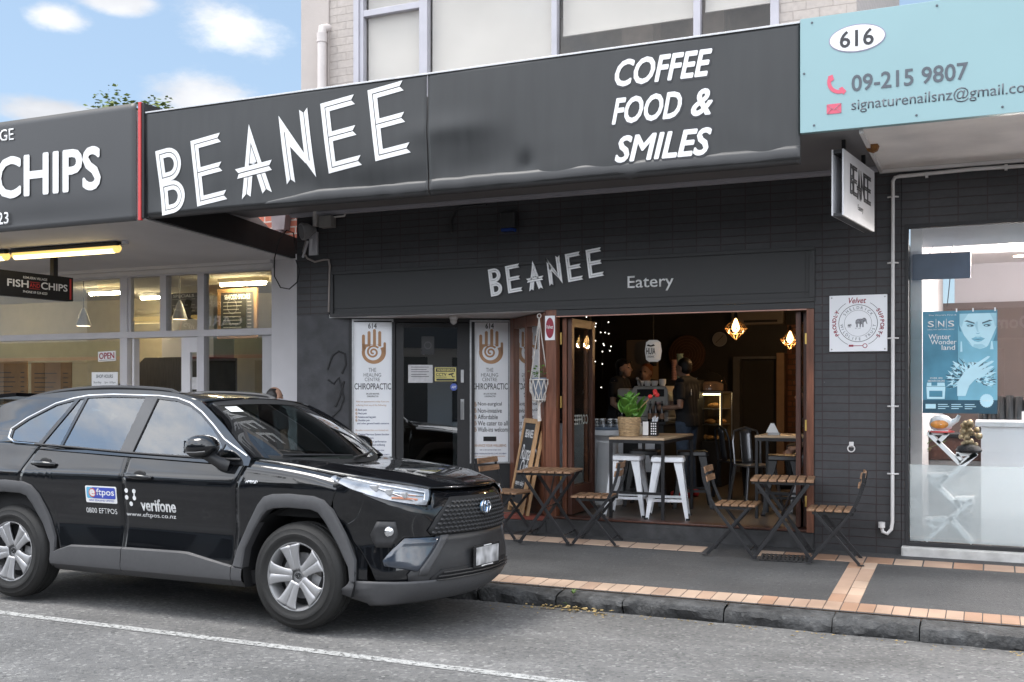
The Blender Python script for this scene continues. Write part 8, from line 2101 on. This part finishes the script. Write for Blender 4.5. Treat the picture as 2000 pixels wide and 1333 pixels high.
# wheels
def make_wheel(x, s_):
    wt = bpy.data.objects.new('wheel', None); C.objects.link(wt); wt.parent = car; wt.location = (x, s_ * .80, .362); wt.rotation_euler = (0, R(9 if x < -1 else 20), 0 if s_ < 0 else math.pi)
    wt.empty_display_size = .1
    bm = bmn(); lathe(bm, [(.225, .105), (.235, .105), (.25, .11), (.262, .113), (.266, .116), (.285, .116), (.288, .112), (.32, .108), (.338, .098), (.352, .082), (.360, .056), (.354, .054), (.354, .044), (.361, .042), (.362, .012), (.354, .010), (.354, -.010), (.362, -.012), (.361, -.042), (.354, -.044), (.354, -.054), (.360, -.056), (.352, -.082), (.338, -.098), (.322, -.107), (.320, -.110), (.288, -.112), (.285, -.116), (.266, -.116), (.262, -.113), (.25, -.11), (.235, -.105), (.225, -.105)], 64, axis='Y', cap=False)
    for f in bm.faces: f.normal_update()
    for v in list(bm.verts):
        r_ = math.hypot(v.co.x, v.co.z); a = math.atan2(v.co.z, v.co.x)
    obj('tyre', bm, M_tyre, wt, smooth=True, ang=50)
    bm = bmn(); prof = [(.224, .10), (.236, .0), (.236, -.098), (.230, -.106), (.222, -.104), (.214, -.09), (.206, -.06), (.200, .09)]
    V = [[bm.verts.new((r_ * math.cos(2 * math.pi * j / 48), y, r_ * math.sin(2 * math.pi * j / 48))) for j in range(48)] for r_, y in prof]
    for A_, B_ in zip(V, V[1:]):
        for j in range(48): bm.faces.new((A_[j], A_[(j + 1) % 48], B_[(j + 1) % 48], B_[j]))
    obj('rim', bm, M_alloy, wt, smooth=True, ang=40)
    bm = bmn(); lathe(bm, [(.20, -.0), (.20, .04)], 40, axis='Y'); obj('wheel_back', bm, M_dark, wt)
    bm = bmn(); lathe(bm, [(.05, -.03), (.155, -.028), (.155, -.012), (.05, -.012)], 40, axis='Y'); box(bm, .09, .16, -.05, -.0, -.06, .06); obj('brake_disc', bm, M_silver, wt)
    bm = bmn()
    for k in range(5):
        rm_ = Matrix.Rotation(2 * math.pi * k / 5 + R(18), 4, 'Y')
        def sp(u, v):
            r_ = .045 + .168 * u; w = interp(u, [(0, .034), (.25, .036), (.55, .047), (.85, .064), (1, .082)]); t_ = 2 * v - 1
            d = -.090 + .022 * (1 - u) ** 1.4 + .010 * max(0, 1 - abs(t_) * 2.4) * min(1, u * 2.4) + .006 * abs(t_) ** 3
            return rm_ @ Vector((r_, d, w * t_))
        gridf(bm, sp, 12, 14)
    obj('spoke', bm, M_alloy, wt, smooth=True, ang=45, solid=-.022)
    bm = bmn(); lathe(bm, [(.062, -.03), (.062, -.062), (.05, -.066), (.034, -.066), (.032, -.072), (.001, -.073)], 30, axis='Y'); obj('hub', bm, M_alloy, wt, smooth=True, ang=35)
    bm = bmn()
    for k in range(5): a = 2 * math.pi * k / 5 + R(54); lathe(bm, [(.011, -.05), (.011, -.070), (.006, -.072)], 8, (.052 * math.cos(a) * 1.1, 0, .052 * math.sin(a) * 1.1), 'Y')
    obj('lug_nut', bm, M_dark, wt)
    bm = bmn()
    for ry, rz in ((.024, .018), (.008, .016), (.016, .007)): tube(bm, [(ry * math.cos(q * math.pi / 10), -.0745, rz * math.sin(q * math.pi / 10)) for q in range(20)], .0022, 5, closed=True)
    obj('cap_emblem', bm, M_dark, wt)
for x in (0, -2.67):
    for s_ in (-1, 1): make_wheel(x, s_)
# door graphics on the near side, following the panel
def graphic(o, par):
    for v in o.data.vertices: v.co.y = -(ys(v.co.x, v.co.z) + .0022 + (v.co.y * -1) * 1)
    o.parent = par; return o
NM = WALLROT
rd_, fd_ = panels['rd', -1], panels['fd', -1]
def gflat(name, poly, k, m, par):
    me = curve2d([poly], 0)
    bm = bmesh.new(); bm.from_mesh(me); bmesh.ops.subdivide_edges(bm, edges=bm.edges, cuts=3); bm.to_mesh(me); bm.free(); me.transform(NM)
    for v in me.vertices: v.co.y = -(ys(v.co.x, v.co.z) + .003 + .0008 * k)
    return objm(name, me, m, par)
def gtext(s_, fit, k, m, par, bold=0, sh=0, name='lettering'):
    o = text(name, s_, fit, NM, m, None, 0, bold, sh)
    for v in o.data.vertices: v.co.y = -(ys(v.co.x, v.co.z) + .003 + .0008 * k)
    o.parent = par
M_blue = mat('logo blue', (.05, .08, .42), .4, var=.02); M_cyan = mat('logo cyan', (.12, .42, .66), .4, var=.02); M_orange = mat('logo orange red', (.60, .10, .03), .4, var=.02)
ox, oz, ow, oh = -1.905, .775, .305, .125
rr = lambda x0, z0, x1, z1, r_=.012: circ(x1 - r_, z1 - r_, r_, 4, 0, R(90)) + circ(x0 + r_, z1 - r_, r_, 4, R(90), R(180)) + circ(x0 + r_, z0 + r_, r_, 4, R(180), R(270)) + circ(x1 - r_, z0 + r_, r_, 4, R(270), R(360))
gflat('logo_ground', rr(ox, oz, ox + ow, oz + oh), 0, M_white, rd_)
gflat('logo_cyan', rr(ox + .012, oz + .032, ox + .13, oz + oh - .010), 1, M_cyan, rd_); gflat('logo_blue', rr(ox + .065, oz + .032, ox + ow - .012, oz + oh - .010), 2, M_blue, rd_)
gflat('logo_disc', circ(ox + .068, oz + .074, .034, 20), 3, M_orange, rd_)
gtext('e', (ox + .046, oz + .052, ox + .09, oz + .097), 4, M_white, rd_, .05); gtext('ftpos', (ox + .108, oz + .042, ox + .282, oz + .107), 3, M_white, rd_, .01)
gtext('NEW ZEALAND LIMITED', (ox + .03, oz + .011, ox + .275, oz + .024), 1, M_blue, rd_, .02)
gtext('0800 EFTPOS', (-1.915, .697, -1.615, .735), 0, M_white, rd_, -.005)
gtext('verifone', (-1.375, .738, -1.055, .822), 0, M_white, fd_, .03)
for px, pz_ in ((-1.505, .878), (-1.505, .828), (-1.432, .875), (-1.432, .825), (-1.468, .782)): gflat('logo_dot', circ(px, pz_, .017, 14), 0, M_white, fd_)
gflat('logo_dot', [(-1.437, .87), (-1.427, .87), (-1.425, .83), (-1.439, .83)], 0, M_white, fd_)
gtext('www.eftpos.co.nz', (-1.525, .682, -1.06, .722), 0, M_white, fd_, -.005)
gtext('HYBRID', (-.425, .972, -.325, .992), 1, M_chrome, panels['fw', -1], .02, .2)
